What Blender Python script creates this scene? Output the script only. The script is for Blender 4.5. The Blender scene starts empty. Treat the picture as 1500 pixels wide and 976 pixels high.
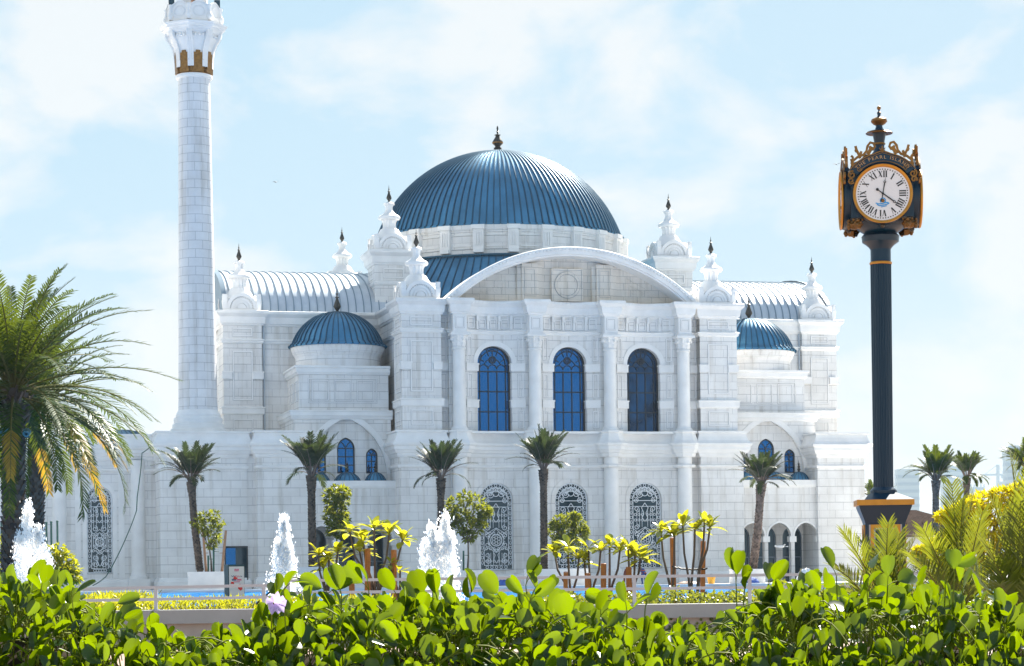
import bpy, math, random
from math import sin, cos, pi, sqrt, radians, atan2
from mathutils import Vector, Matrix

# ------------------------------------------------------------------ camera, sky, sun, exposure
scene = bpy.context.scene
col = scene.collection
EYE, FPX, ROLL, HOR = 1.6, 3333.0, 0.012, 838.0
ROT = radians(14)                      # the mosque is turned 14 degrees to the view
cam_d = bpy.data.cameras.new('camera')
cam_d.sensor_width = 36.0
cam_d.lens = FPX / 1500 * 36.0
cam_d.shift_y = (HOR - 488.0) / 1500.0
cam_d.clip_start, cam_d.clip_end = 0.5, 12000
cam = bpy.data.objects.new('camera', cam_d)
cam.location = (0, 0, EYE)
cam.rotation_euler = (pi / 2, ROLL, 0)
col.objects.link(cam)
scene.camera = cam

SUN_EL, SUN_AZ = radians(43), radians(25)      # behind the mosque, to the right
sun_d = bpy.data.lights.new('sun', 'SUN')
sun_d.energy, sun_d.angle, sun_d.color = 5.0, radians(0.53), (1.0, 0.95, 0.86)
sun = bpy.data.objects.new('sun', sun_d)
sdir = Vector((sin(SUN_AZ) * cos(SUN_EL), cos(SUN_AZ) * cos(SUN_EL), sin(SUN_EL)))
sun.rotation_euler = (-sdir).to_track_quat('-Z', 'Y').to_euler()
sun.location = (0, 0, 60)
col.objects.link(sun)

world = bpy.data.worlds.new('World')
scene.world = world
world.use_nodes = True
wn, wl = world.node_tree.nodes, world.node_tree.links
wn.clear()
w_out = wn.new('ShaderNodeOutputWorld')
w_bg = wn.new('ShaderNodeBackground')
w_sky = wn.new('ShaderNodeTexSky')
w_sky.sky_type = 'NISHITA'
w_sky.sun_disc = False
w_sky.sun_elevation = SUN_EL
w_sky.sun_rotation = SUN_AZ
w_sky.air_density, w_sky.dust_density, w_sky.ozone_density = 1.0, 0.6, 2.0
w_bg.inputs['Strength'].default_value = 0.10
w_tc = wn.new('ShaderNodeTexCoord')
w_map = wn.new('ShaderNodeMapping'); w_map.inputs['Scale'].default_value = (9, 9, 15)
w_map.inputs['Location'].default_value = (40.02, 9.67, 15.49)
w_noise = wn.new('ShaderNodeTexNoise')
w_noise.inputs['Scale'].default_value = 1.0; w_noise.inputs['Detail'].default_value = 9
w_noise.inputs['Roughness'].default_value = 0.55; w_noise.inputs['Distortion'].default_value = 0.25
w_ramp = wn.new('ShaderNodeValToRGB')
w_ramp.color_ramp.elements[0].position, w_ramp.color_ramp.elements[1].position = 0.46, 0.585
w_ramp.color_ramp.elements[0].color = (0, 0, 0, 1); w_ramp.color_ramp.elements[1].color = (1, 1, 1, 1)
w_scl = wn.new('ShaderNodeMath'); w_scl.operation = 'MULTIPLY'; w_scl.inputs[1].default_value = 0.85
# the glare round the sun is held down so that the sky keeps some blue, as in the photograph
w_tint = wn.new('ShaderNodeVectorMath'); w_tint.operation = 'MULTIPLY'; w_tint.inputs[1].default_value = (0.72, 0.98, 1.18)
w_div = wn.new('ShaderNodeVectorMath'); w_div.operation = 'DIVIDE'; w_div.inputs[1].default_value = (2.12, 2.62, 2.98)
w_sq = wn.new('ShaderNodeVectorMath'); w_sq.operation = 'MULTIPLY'
w_add = wn.new('ShaderNodeVectorMath'); w_add.operation = 'ADD'; w_add.inputs[1].default_value = (1, 1, 1)
w_pow = wn.new('ShaderNodeVectorMath'); w_pow.operation = 'POWER'; w_pow.inputs[1].default_value = (0.5, 0.5, 0.5)
w_soft = wn.new('ShaderNodeVectorMath'); w_soft.operation = 'DIVIDE'
wl.new(w_sky.outputs['Color'], w_tint.inputs[0]); wl.new(w_tint.outputs[0], w_div.inputs[0])
wl.new(w_div.outputs[0], w_sq.inputs[0]); wl.new(w_div.outputs[0], w_sq.inputs[1])
wl.new(w_sq.outputs[0], w_add.inputs[0]); wl.new(w_add.outputs[0], w_pow.inputs[0])
wl.new(w_tint.outputs[0], w_soft.inputs[0]); wl.new(w_pow.outputs[0], w_soft.inputs[1])
w_mix = wn.new('ShaderNodeMix'); w_mix.data_type = 'RGBA'
w_mix.inputs[7].default_value = (2.76, 2.84, 2.88, 1)          # cloud, in the sky's own units
wl.new(w_tc.outputs['Generated'], w_map.inputs['Vector'])
wl.new(w_map.outputs['Vector'], w_noise.inputs['Vector'])
wl.new(w_noise.outputs['Fac'], w_ramp.inputs['Fac'])
wl.new(w_ramp.outputs['Color'], w_scl.inputs[0])
wl.new(w_scl.outputs[0], w_mix.inputs[0])
wl.new(w_soft.outputs[0], w_mix.inputs[6])
w_sep = wn.new('ShaderNodeSeparateXYZ'); w_hz = wn.new('ShaderNodeMapRange')      # milky air low over the horizon
w_hz.inputs[1].default_value, w_hz.inputs[2].default_value, w_hz.inputs[3].default_value, w_hz.inputs[4].default_value = 0.0, 0.13, 0.95, 0.0
w_mix2 = wn.new('ShaderNodeMix'); w_mix2.data_type = 'RGBA'; w_mix2.inputs[7].default_value = (2.66, 2.8, 2.88, 1)
wl.new(w_tc.outputs['Generated'], w_sep.inputs[0]); wl.new(w_sep.outputs['Z'], w_hz.inputs[0]); wl.new(w_hz.outputs[0], w_mix2.inputs[0])
wl.new(w_mix.outputs[2], w_mix2.inputs[6]); wl.new(w_mix2.outputs[2], w_bg.inputs['Color'])
wl.new(w_bg.outputs['Background'], w_out.inputs['Surface'])

scene.render.engine = 'CYCLES'
scene.view_settings.view_transform = 'Standard'
scene.view_settings.look = 'None'
scene.view_settings.exposure = 1.74
scene.view_settings.gamma = 1
scene.view_settings.use_curve_mapping = False
scene.cycles.use_denoising = True
scene.cycles.max_bounces = 8
scene.cycles.transparent_max_bounces = 12
scene.cycles.sample_clamp_indirect = 6

# ------------------------------------------------------------------ helpers
def P(px, py, d):
    """point of the place seen at pixel (px, py) of the 1500 x 976 photograph, d metres ahead"""
    dx, dy = px - 750, py - HOR
    x, y = dx * cos(ROLL) - dy * sin(ROLL), dy * cos(ROLL) + dx * sin(ROLL)
    return Vector((x / FPX * d, d, EYE - y / FPX * d))

class MB:
    """collects faces and links them as one mesh object"""
    def __init__(self):
        self.v, self.f, self.uv, self.mi = [], [], [], []
    def face(self, pts, uv=None, m=0):
        n = len(self.v)
        self.v.extend(tuple(p) for p in pts)
        self.f.append(list(range(n, n + len(pts))))
        self.mi.append(m)
        self.uv.append(uv or self.auto_uv(pts))
    def auto_uv(self, pts):
        a, b, c = Vector(pts[0]), Vector(pts[1]), Vector(pts[2])
        n = (b - a).cross(c - a)
        if n.length < 1e-12 and len(pts) > 3:
            n = (c - a).cross(Vector(pts[3]) - a)
        if n.length < 1e-12 or abs(n.z) > 0.8 * n.length:
            return [(p[0], p[1]) for p in pts]
        t = Vector((-n.y, n.x, 0)).normalized()
        return [(p[0] * t.x + p[1] * t.y, p[2]) for p in pts]
    def grid(self, rows, m=0, closed=False, uvs=None, mfun=None):
        """rows: lists of points of equal length, shared vertices"""
        n0, w = len(self.v), len(rows[0])
        for r in rows:
            self.v.extend(tuple(p) for p in r)
        for i in range(len(rows) - 1):
            for j in range(w if closed else w - 1):
                k = (j + 1) % w
                q = [n0 + i * w + j, n0 + i * w + k, n0 + (i + 1) * w + k, n0 + (i + 1) * w + j]
                self.f.append(q)
                self.mi.append(mfun(i, j) if mfun else m)
                if uvs:
                    jj = j + 1
                    self.uv.append([uvs(i, j), uvs(i, jj), uvs(i + 1, jj), uvs(i + 1, j)])
                else:
                    self.uv.append(self.auto_uv([self.v[a] for a in q]))
    def box(self, x0, x1, y0, y1, z0, z1, m=0, bottom=True):
        p = [(x0, y0), (x1, y0), (x1, y1), (x0, y1)]
        self.prism(p, z0, z1, m, bottom)
    def prism(self, poly, z0, z1, m=0, bottom=True, top=True):
        n = len(poly)
        for i in range(n):
            a, b = poly[i], poly[(i + 1) % n]
            self.face([(a[0], a[1], z0), (b[0], b[1], z0), (b[0], b[1], z1), (a[0], a[1], z1)], m=m)
        if top: self.face([(p[0], p[1], z1) for p in poly], m=m)
        if bottom: self.face([(p[0], p[1], z0) for p in reversed(poly)], m=m)
    def obox(self, c, ax, ay, az, m=0):
        """box from centre and three half-axis vectors"""
        c, ax, ay, az = Vector(c), Vector(ax), Vector(ay), Vector(az)
        g = lambda i, j, k: c + ax * i + ay * j + az * k
        for q in (((-1,-1,-1),(1,-1,-1),(1,-1,1),(-1,-1,1)), ((1,-1,-1),(1,1,-1),(1,1,1),(1,-1,1)),
                  ((1,1,-1),(-1,1,-1),(-1,1,1),(1,1,1)), ((-1,1,-1),(-1,-1,-1),(-1,-1,1),(-1,1,1)),
                  ((-1,-1,1),(1,-1,1),(1,1,1),(-1,1,1)), ((-1,1,-1),(1,1,-1),(1,-1,-1),(-1,-1,-1))):
            self.face([g(*t) for t in q], m=m)
    def lathe(self, cx, cy, prof, n=24, m=0, a0=0.0, a1=2 * pi, flute=0, famp=0.0, z=0.0, mfun=None, sx=1, sy=1):
        full = abs(a1 - a0 - 2 * pi) < 1e-6
        cnt = n if full else n + 1
        rows = []
        for r, h in prof:
            row = []
            for j in range(cnt):
                a = a0 + (a1 - a0) * j / n
                rr = r * (1 - famp * (0.5 + 0.5 * cos(flute * a))) if flute else r
                row.append((cx + rr * cos(a) * sx, cy + rr * sin(a) * sy, h + z))
            rows.append(row)
        rm = max(r for r, _ in prof)
        self.grid(rows, m, closed=full, uvs=lambda i, j: ((a1 - a0) * j / n * rm, prof[i][1] + z), mfun=mfun)
    def sweep(self, path, prof, m=0, closed=False, caps=True):
        """moulding: prof (out, z) swept along a plan path; 'out' points to the right of the direction"""
        n = len(path)
        miters = []
        for i in range(n):
            p = Vector(path[i][:2])
            a = Vector(path[(i - 1) % n][:2]) if (i > 0 or closed) else None
            b = Vector(path[(i + 1) % n][:2]) if (i < n - 1 or closed) else None
            d1 = (p - a).normalized() if a is not None else None
            d2 = (b - p).normalized() if b is not None else None
            if d1 is None: d1 = d2
            if d2 is None: d2 = d1
            n1, n2 = Vector((d1.y, -d1.x)), Vector((d2.y, -d2.x))
            t = n1 + n2
            if t.length < 1e-6: t = n1
            t.normalize()
            miters.append(t / max(0.35, t.dot(n1)))
        cum = [0.0]
        for i in range(1, n):
            cum.append(cum[-1] + (Vector(path[i][:2]) - Vector(path[i - 1][:2])).length)
        rng = range(n) if closed else range(n - 1)
        for i in rng:
            k = (i + 1) % n
            u0, u1 = cum[i], cum[i] + (Vector(path[k][:2]) - Vector(path[i][:2])).length
            for j in range(len(prof) - 1):
                (o0, z0), (o1, z1) = prof[j], prof[j + 1]
                q = []
                for idx, o, z in ((i, o0, z0), (k, o0, z0), (k, o1, z1), (i, o1, z1)):
                    q.append((path[idx][0] + miters[idx].x * o, path[idx][1] + miters[idx].y * o, z))
                self.face(q, uv=[(u0, z0 + o0), (u1, z0 + o0), (u1, z1 + o1), (u0, z1 + o1)], m=m)
        if caps and not closed:
            for idx in (0, n - 1):
                self.face([(path[idx][0] + miters[idx].x * o, path[idx][1] + miters[idx].y * o, z) for o, z in prof], m=m)
    def tube(self, pts, rad, n=6, m=0, cap=False):
        pts = [Vector(p) for p in pts]
        if not isinstance(rad, (list, tuple)): rad = [rad] * len(pts)
        rows = []
        ref = Vector((0.13, 0.31, 0.94))
        for i, p in enumerate(pts):
            t = (pts[min(i + 1, len(pts) - 1)] - pts[max(i - 1, 0)])
            if t.length < 1e-9: t = Vector((0, 0, 1))
            t.normalize()
            s = t.cross(ref)
            if s.length < 0.05: s = t.cross(Vector((1, 0, 0)))
            s.normalize(); q = t.cross(s)
            rows.append([p + (s * cos(2 * pi * k / n) + q * sin(2 * pi * k / n)) * rad[i] for k in range(n)])
        self.grid(rows, m, closed=True)
        if cap:
            self.face(rows[-1], m=m); self.face(list(reversed(rows[0])), m=m)
    def ball(self, c, r, n=8, m=0, sx=1, sy=1, sz=1):
        rows = []
        for i in range(n + 1):
            th = pi * i / n
            rr = max(1e-4, sin(th))
            rows.append([(c[0] + r * sx * rr * cos(2 * pi * k / (2 * n)), c[1] + r * sy * rr * sin(2 * pi * k / (2 * n)),
                          c[2] - r * sz * cos(th)) for k in range(2 * n)])
        self.grid(rows, m, closed=True)
    def build(self, name, mats, parent=None, smooth=None, loc=None, rot=None):
        me = bpy.data.meshes.new(name)
        me.from_pydata(self.v, [], self.f)
        if not isinstance(mats, (list, tuple)): mats = [mats]
        if len(mats) == 1 and max(self.mi, default=0) == 1: mats = [mats[0], M['shadow_joint']]
        for mt in mats: me.materials.append(mt)
        me.polygons.foreach_set('material_index', self.mi)
        ul = me.uv_layers.new(name='uv')
        flat = []
        for u in self.uv:
            for a in u: flat.extend(a)
        ul.data.foreach_set('uv', flat)
        if smooth is not None:
            me.polygons.foreach_set('use_smooth', [True] * len(self.f))
            me.set_sharp_from_angle(angle=radians(smooth))
        me.update()
        o = bpy.data.objects.new(name, me)
        col.objects.link(o)
        if parent is not None: o.parent = parent
        if loc is not None: o.location = loc
        if rot is not None: o.rotation_euler = rot
        return o

def empty(name, loc=(0, 0, 0), rz=0.0):
    o = bpy.data.objects.new(name, None)
    o.location = loc; o.rotation_euler = (0, 0, rz)
    o.empty_display_size = 0.3
    col.objects.link(o)
    return o
def tag(o, label, cat, group=None):
    o['label'] = label; o['category'] = cat
    if group: o['group'] = group
    return o
def struct(o, kind='structure'):
    o['kind'] = kind
    return o
def copy_tree(o, parent=None, loc=None, rz=None):
    c = o.copy(); col.objects.link(c)
    if parent is not None: c.parent = parent
    if loc is not None: c.location = loc
    if rz is not None: c.rotation_euler = (c.rotation_euler[0], c.rotation_euler[1], rz)
    for ch in list(o.children): copy_tree(ch, c)
    return c

# ------------------------------------------------------------------ materials
def new_mat(name):
    m = bpy.data.materials.new(name); m.use_nodes = True
    nt = m.node_tree
    return m, nt, nt.nodes['Principled BSDF']
def plain(name, c, rough=0.6, metal=0.0, spec=0.5, var=0.0, vscale=3.0, bump=0.0, bscale=20.0, coat=0.0):
    m, nt, b = new_mat(name)
    b.inputs['Base Color'].default_value = (*c, 1)
    b.inputs['Roughness'].default_value = rough
    b.inputs['Metallic'].default_value = metal
    b.inputs['Specular IOR Level'].default_value = spec
    if coat: b.inputs['Coat Weight'].default_value = coat
    tc = nt.nodes.new('ShaderNodeTexCoord')
    if var:
        n = nt.nodes.new('ShaderNodeTexNoise'); n.inputs['Scale'].default_value = vscale; n.inputs['Detail'].default_value = 6
        r = nt.nodes.new('ShaderNodeValToRGB')
        r.color_ramp.elements[0].position, r.color_ramp.elements[1].position = 0.3, 0.7
        r.color_ramp.elements[0].color = (*[x * (1 - var) for x in c], 1)
        r.color_ramp.elements[1].color = (*[min(1, x * (1 + var)) for x in c], 1)
        nt.links.new(tc.outputs['Object'], n.inputs['Vector'])
        nt.links.new(n.outputs['Fac'], r.inputs['Fac'])
        nt.links.new(r.outputs['Color'], b.inputs['Base Color'])
    if bump:
        n2 = nt.nodes.new('ShaderNodeTexNoise'); n2.inputs['Scale'].default_value = bscale; n2.inputs['Detail'].default_value = 4
        bp = nt.nodes.new('ShaderNodeBump'); bp.inputs['Strength'].default_value = bump; bp.inputs['Distance'].default_value = 0.02
        nt.links.new(tc.outputs['Object'], n2.inputs['Vector'])
        nt.links.new(n2.outputs['Fac'], bp.inputs['Height'])
        nt.links.new(bp.outputs['Normal'], b.inputs['Normal'])
    return m
def ashlar(name, c1, c2, mortar, bw=1.3, bh=0.6, warp=0.09, msize=0.016):
    m, nt, b = new_mat(name)
    N, L = nt.nodes.new, nt.links.new
    uv = N('ShaderNodeUVMap'); sep = N('ShaderNodeSeparateXYZ'); L(uv.outputs['UV'], sep.inputs[0])
    w1 = N('ShaderNodeMath'); w1.operation = 'MULTIPLY'; w1.inputs[1].default_value = pi / bh
    w2 = N('ShaderNodeMath'); w2.operation = 'SINE'
    w3 = N('ShaderNodeMath'); w3.operation = 'MULTIPLY_ADD'; w3.inputs[1].default_value = warp
    L(sep.outputs['Y'], w1.inputs[0]); L(w1.outputs[0], w2.inputs[0]); L(w2.outputs[0], w3.inputs[0]); L(sep.outputs['Y'], w3.inputs[2])
    cmb = N('ShaderNodeCombineXYZ'); L(sep.outputs['X'], cmb.inputs['X']); L(w3.outputs[0], cmb.inputs['Y'])
    br = N('ShaderNodeTexBrick')
    br.inputs['Scale'].default_value = 1.0; br.inputs['Brick Width'].default_value = bw; br.inputs['Row Height'].default_value = bh
    br.inputs['Mortar Size'].default_value = msize; br.inputs['Mortar Smooth'].default_value = 0.1
    br.inputs['Color1'].default_value = (*c1, 1); br.inputs['Color2'].default_value = (*c2, 1); br.inputs['Mortar'].default_value = (*mortar, 1)
    br.offset = 0.5
    L(cmb.outputs[0], br.inputs['Vector'])
    tc = N('ShaderNodeTexCoord')
    n = N('ShaderNodeTexNoise'); n.inputs['Scale'].default_value = 0.45; n.inputs['Detail'].default_value = 8; n.inputs['Roughness'].default_value = 0.65
    L(tc.outputs['Object'], n.inputs['Vector'])
    r = N('ShaderNodeValToRGB'); r.color_ramp.elements[0].position, r.color_ramp.elements[1].position = 0.32, 0.62
    r.color_ramp.elements[0].color = (0.86, 0.85, 0.84, 1); r.color_ramp.elements[1].color = (1, 1, 1, 1)
    L(n.outputs['Fac'], r.inputs['Fac'])
    mx = N('ShaderNodeMix'); mx.data_type = 'RGBA'; mx.blend_type = 'MULTIPLY'; mx.inputs[0].default_value = 1.0
    L(br.outputs['Color'], mx.inputs[6]); L(r.outputs['Color'], mx.inputs[7])
    mpn = N('ShaderNodeMapping'); mpn.inputs['Scale'].default_value = (2.2, 2.2, 0.16); L(tc.outputs['Object'], mpn.inputs['Vector'])
    n3 = N('ShaderNodeTexNoise'); n3.inputs['Scale'].default_value = 1.0; n3.inputs['Detail'].default_value = 7; L(mpn.outputs[0], n3.inputs['Vector'])
    r3 = N('ShaderNodeValToRGB'); r3.color_ramp.elements[0].position, r3.color_ramp.elements[1].position = 0.30, 0.48
    r3.color_ramp.elements[0].color = (0.83, 0.81, 0.78, 1); r3.color_ramp.elements[1].color = (1, 1, 1, 1)
    L(n3.outputs['Fac'], r3.inputs['Fac'])
    mx2 = N('ShaderNodeMix'); mx2.data_type = 'RGBA'; mx2.blend_type = 'MULTIPLY'; mx2.inputs[0].default_value = 1.0
    L(mx.outputs[2], mx2.inputs[6]); L(r3.outputs['Color'], mx2.inputs[7]); L(mx2.outputs[2], b.inputs['Base Color'])
    bp = N('ShaderNodeBump'); bp.inputs['Strength'].default_value = 0.6; bp.inputs['Distance'].default_value = 0.02; bp.invert = True
    L(br.outputs['Fac'], bp.inputs['Height']); L(bp.outputs['Normal'], b.inputs['Normal'])
    b.inputs['Roughness'].default_value = 0.7
    b.inputs['Specular IOR Level'].default_value = 0.3
    return m
def leaf(name, ca, cb, trans, tfac=0.45, rough=0.4, spec=0.5):
    """leaf: green blade that lets the sun through; every leaf a little different"""
    m, nt, b = new_mat(name)
    N, L = nt.nodes.new, nt.links.new
    g = N('ShaderNodeNewGeometry')
    r = N('ShaderNodeValToRGB')
    r.color_ramp.elements[0].color = (*ca, 1); r.color_ramp.elements[1].color = (*cb, 1)
    L(g.outputs['Random Per Island'], r.inputs['Fac'])
    L(r.outputs['Color'], b.inputs['Base Color'])
    b.inputs['Roughness'].default_value = rough
    b.inputs['Specular IOR Level'].default_value = spec
    t = N('ShaderNodeBsdfTranslucent')
    tr = N('ShaderNodeValToRGB')
    tr.color_ramp.elements[0].color = (*[x * 0.7 for x in trans], 1); tr.color_ramp.elements[1].color = (*trans, 1)
    L(g.outputs['Random Per Island'], tr.inputs['Fac'])
    L(tr.outputs['Color'], t.inputs['Color'])
    mx = N('ShaderNodeMixShader'); mx.inputs[0].default_value = tfac
    L(b.outputs[0], mx.inputs[1]); L(t.outputs[0], mx.inputs[2])
    L(mx.outputs[0], nt.nodes['Material Output'].inputs['Surface'])
    return m

def bark(name, ca, cb):
    m, nt, b = new_mat(name)
    g = nt.nodes.new('ShaderNodeNewGeometry'); r = nt.nodes.new('ShaderNodeValToRGB')
    r.color_ramp.elements[0].color = (*ca, 1); r.color_ramp.elements[1].color = (*cb, 1)
    nt.links.new(g.outputs['Random Per Island'], r.inputs['Fac']); nt.links.new(r.outputs['Color'], b.inputs['Base Color'])
    b.inputs['Roughness'].default_value = 0.85
    return m
M = {}
M['ashlar'] = ashlar('white_ashlar', (0.85, 0.835, 0.815), (0.80, 0.785, 0.765), (0.56, 0.55, 0.55), msize=0.013)
M['stone'] = plain('white_stone', (0.83, 0.815, 0.795), 0.5, var=0.07, vscale=0.9, bump=0.15, bscale=9)
M['shadow_joint'] = plain('stone_shadow_line', (0.40, 0.40, 0.41), 0.8, spec=0.2)  # dark lines drawn as joints, relief shade put into the colour
M['warm_bounce'] = ashlar('warm_bounce_ashlar', (0.84, 0.77, 0.68), (0.79, 0.72, 0.63), (0.50, 0.46, 0.41), bw=1.1, bh=0.5, warp=0.0)  # gable stone with warm bounced light put into its colour
M['shaft'] = ashlar('minaret_ashlar', (0.78, 0.785, 0.795), (0.73, 0.735, 0.75), (0.44, 0.45, 0.47), bw=1.18, bh=0.63, warp=0.0)
M['zinc'] = plain('blue_zinc', (0.058, 0.213, 0.355), 0.42, metal=0.6, var=0.22, vscale=0.6)
M['seam'] = plain('zinc_seam', (0.02, 0.09, 0.15), 0.45, metal=0.5)
M['seam_grey'] = plain('grey_seam', (0.20, 0.27, 0.33), 0.45, metal=0.3)
M['zinc_grey'] = plain('grey_zinc', (0.50, 0.545, 0.59), 0.42, metal=0.35, var=0.1, vscale=0.8)
M['glass'] = plain('blue_glass', (0.004, 0.115, 0.34), 0.06, metal=0.75, spec=0.6, bump=0.35, bscale=0.7)
M['glass_reflect_dark'] = plain('dark_reflection_glass', (0.003, 0.045, 0.12), 0.05, metal=0.6, spec=0.6, var=0.6, vscale=0.9, bump=0.5, bscale=0.9)  # dark tint paints in a building's reflection on the right upper window
M['dark_glass'] = plain('dark_glass', (0.015, 0.05, 0.075), 0.05, metal=0.3, spec=0.6)
M['frame'] = plain('black_frame', (0.012, 0.018, 0.025), 0.4)
M['grille'] = plain('pale_grille_paint', (0.76, 0.79, 0.82), 0.45)
M['bronze'] = plain('dark_bronze', (0.055, 0.05, 0.042), 0.4, metal=0.6)
M['gold'] = plain('aged_gold', (0.27, 0.13, 0.03), 0.4, metal=0.6, var=0.3, vscale=7)
M['old_gold'] = plain('tarnished_gold', (0.16, 0.085, 0.022), 0.45, metal=0.5, var=0.3, vscale=9)
M['gold_paint'] = plain('gold_paint', (0.52, 0.24, 0.025), 0.35, metal=0.35, var=0.12, vscale=8)
M['navy'] = plain('navy_enamel', (0.003, 0.026, 0.055), 0.32, spec=0.35, coat=0.12)
M['dial'] = plain('white_dial', (0.74, 0.77, 0.80), 0.3)
M['black'] = plain('black_paint', (0.008, 0.009, 0.012), 0.4)
M['rail'] = plain('grey_rail_paint', (0.46, 0.47, 0.50), 0.4, metal=0.2)
M['cap'] = plain('grey_concrete', (0.33, 0.345, 0.34), 0.6, var=0.1, vscale=1.5)
M['wall_beige'] = plain('beige_wall', (0.46, 0.40, 0.34), 0.7, var=0.12, vscale=2)
M['white_paint'] = plain('white_planter', (0.76, 0.75, 0.74), 0.6, var=0.04)
M['soil'] = plain('soil', (0.03, 0.022, 0.014), 0.95, spec=0.05, var=0.3, vscale=8, bump=0.4)
M['bark'] = bark('palm_bark', (0.035, 0.024, 0.018), (0.17, 0.12, 0.085))
M['bark_light'] = bark('palm_bark_dry', (0.08, 0.05, 0.035), (0.30, 0.21, 0.16))
M['twig'] = plain('twig', (0.13, 0.095, 0.07), 0.8, var=0.2)
M['stake'] = plain('orange_wood', (0.50, 0.17, 0.03), 0.65, var=0.2, vscale=12)
M['stake_pale'] = plain('pale_wood', (0.42, 0.22, 0.12), 0.7, var=0.15, vscale=9)
M['green_pole'] = plain('green_pole', (0.02, 0.09, 0.06), 0.5)
M['rope'] = plain('black_strap', (0.01, 0.01, 0.014), 0.6)
M['palm_leaf'] = leaf('palm_leaf', (0.008, 0.036, 0.006), (0.05, 0.08, 0.012), (0.17, 0.22, 0.01), 0.28, 0.45, 0.25)
M['palm_old'] = leaf('palm_leaf_yellow', (0.25, 0.13, 0.010), (0.40, 0.24, 0.02), (0.55, 0.32, 0.02), 0.4, 0.45)
M['palm_young'] = leaf('palm_leaf_slim', (0.012, 0.03, 0.018), (0.06, 0.075, 0.03), (0.09, 0.13, 0.03), 0.25, 0.5, 0.25)
M['fan_leaf'] = leaf('young_palm_leaf', (0.02, 0.06, 0.008), (0.09, 0.13, 0.012), (0.30, 0.33, 0.015), 0.38, 0.28)
M['rachis'] = plain('leaf_stalk', (0.12, 0.11, 0.03), 0.7, spec=0.15)
M['hedge_leaf'] = leaf('creeper_leaf', (0.010, 0.042, 0.004), (0.030, 0.085, 0.006), (0.27, 0.38, 0.001), 0.40, 0.26, 0.5)
M['hedge_stem'] = plain('creeper_stem', (0.16, 0.19, 0.015), 0.7, spec=0.15)
M['lime_leaf'] = leaf('lime_leaf', (0.16, 0.20, 0.012), (0.30, 0.30, 0.02), (0.60, 0.58, 0.02), 0.45, 0.4)
M['tree_leaf'] = leaf('tree_leaf', (0.035, 0.085, 0.012), (0.10, 0.14, 0.015), (0.42, 0.44, 0.02), 0.42, 0.4)
M['yellow_leaf'] = leaf('yellow_blossom', (0.40, 0.36, 0.008), (0.58, 0.50, 0.012), (0.85, 0.74, 0.01), 0.45, 0.5)
M['plumeria_leaf'] = leaf('frangipani_leaf', (0.10, 0.17, 0.015), (0.24, 0.26, 0.02), (0.68, 0.64, 0.02), 0.48, 0.22, 0.7)
M['ivy_leaf'] = leaf('ivy_leaf', (0.025, 0.07, 0.012), (0.12, 0.16, 0.02), (0.42, 0.44, 0.03), 0.35, 0.3, 0.6)
M['petal'] = leaf('lilac_petal', (0.50, 0.38, 0.70), (0.58, 0.46, 0.78), (0.70, 0.55, 0.88), 0.4, 0.5)
M['white'] = plain('white_plastic', (0.8, 0.8, 0.8), 0.5)
M['skin'] = plain('skin', (0.16, 0.085, 0.055), 0.55)
M['cloth_blue'] = plain('blue_cloth', (0.02, 0.07, 0.30), 0.8)
M['cloth_red'] = plain('rust_red_cloth', (0.22, 0.055, 0.035), 0.8)
M['hivis'] = plain('orange_cloth', (0.65, 0.10, 0.02), 0.8)
M['yellow_plastic'] = plain('yellow_plastic', (0.75, 0.36, 0.015), 0.4)
M['roof_tile'] = ashlar('brown_tile', (0.070, 0.050, 0.043), (0.052, 0.038, 0.033), (0.03, 0.024, 0.02), bw=0.35, bh=0.3, warp=0)
M['tower'] = plain('haze_tinted_tower', (0.40, 0.52, 0.62), 0.5)  # air haze mixed into the colour of the far towers and crane
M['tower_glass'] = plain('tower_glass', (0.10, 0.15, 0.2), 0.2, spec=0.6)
M['hazed_glass'] = plain('haze_tinted_glass', (0.30, 0.42, 0.54), 0.3)  # window bands paled with painted haze
_b = M['roof_tile'].node_tree.nodes['Principled BSDF']; _b.inputs['Roughness'].default_value = 1.0; _b.inputs['Specular IOR Level'].default_value = 0.0

# ------------------------------------------------------------------ ground, terrace, pool
def sheet(name, x0, x1, y0, y1, z, mat, kind='structure'):
    b = MB(); b.face([(x0, y0, z), (x1, y0, z), (x1, y1, z), (x0, y1, z)])
    return struct(b.build(name, mat), kind)
m_sand = plain('sandy_ground', (0.42, 0.37, 0.30), 0.9, var=0.15, vscale=0.3)
m_path = ashlar('brown_paving', (0.34, 0.22, 0.17), (0.28, 0.18, 0.14), (0.20, 0.15, 0.12), bw=0.6, bh=0.3, warp=0, msize=0.012)
m_pave = ashlar('pale_paving', (0.72, 0.70, 0.67), (0.66, 0.64, 0.61), (0.38, 0.37, 0.36), bw=1.2, bh=0.6, warp=0, msize=0.012)
sheet('ground', -2500, 2500, -30, 6000, -0.02, m_sand)
sheet('footpath', -60, 60, 2, 50.0, 0.0, m_path)
b = MB(); b.box(-120, 120, 143.2, 240, -0.5, 0.62, bottom=False)
struct(b.build('terrace', m_pave))
b = MB(); b.box(-120, 120, 142.4, 143.2, -0.5, 0.70, bottom=False); b.box(-120, 120, 59.2, 60.0, -0.5, 0.64, bottom=False)
struct(b.build('pool_edge', M['stone']))
m_water, nt, bs = new_mat('pool_water')
bs.inputs['Base Color'].default_value = (0.006, 0.16, 0.50, 1)
bs.inputs['Roughness'].default_value = 0.3
bs.inputs['Specular IOR Level'].default_value = 0.02
tc = nt.nodes.new('ShaderNodeTexCoord'); mp_ = nt.nodes.new('ShaderNodeMapping'); mp_.inputs['Scale'].default_value = (0.7, 0.12, 1)
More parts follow.
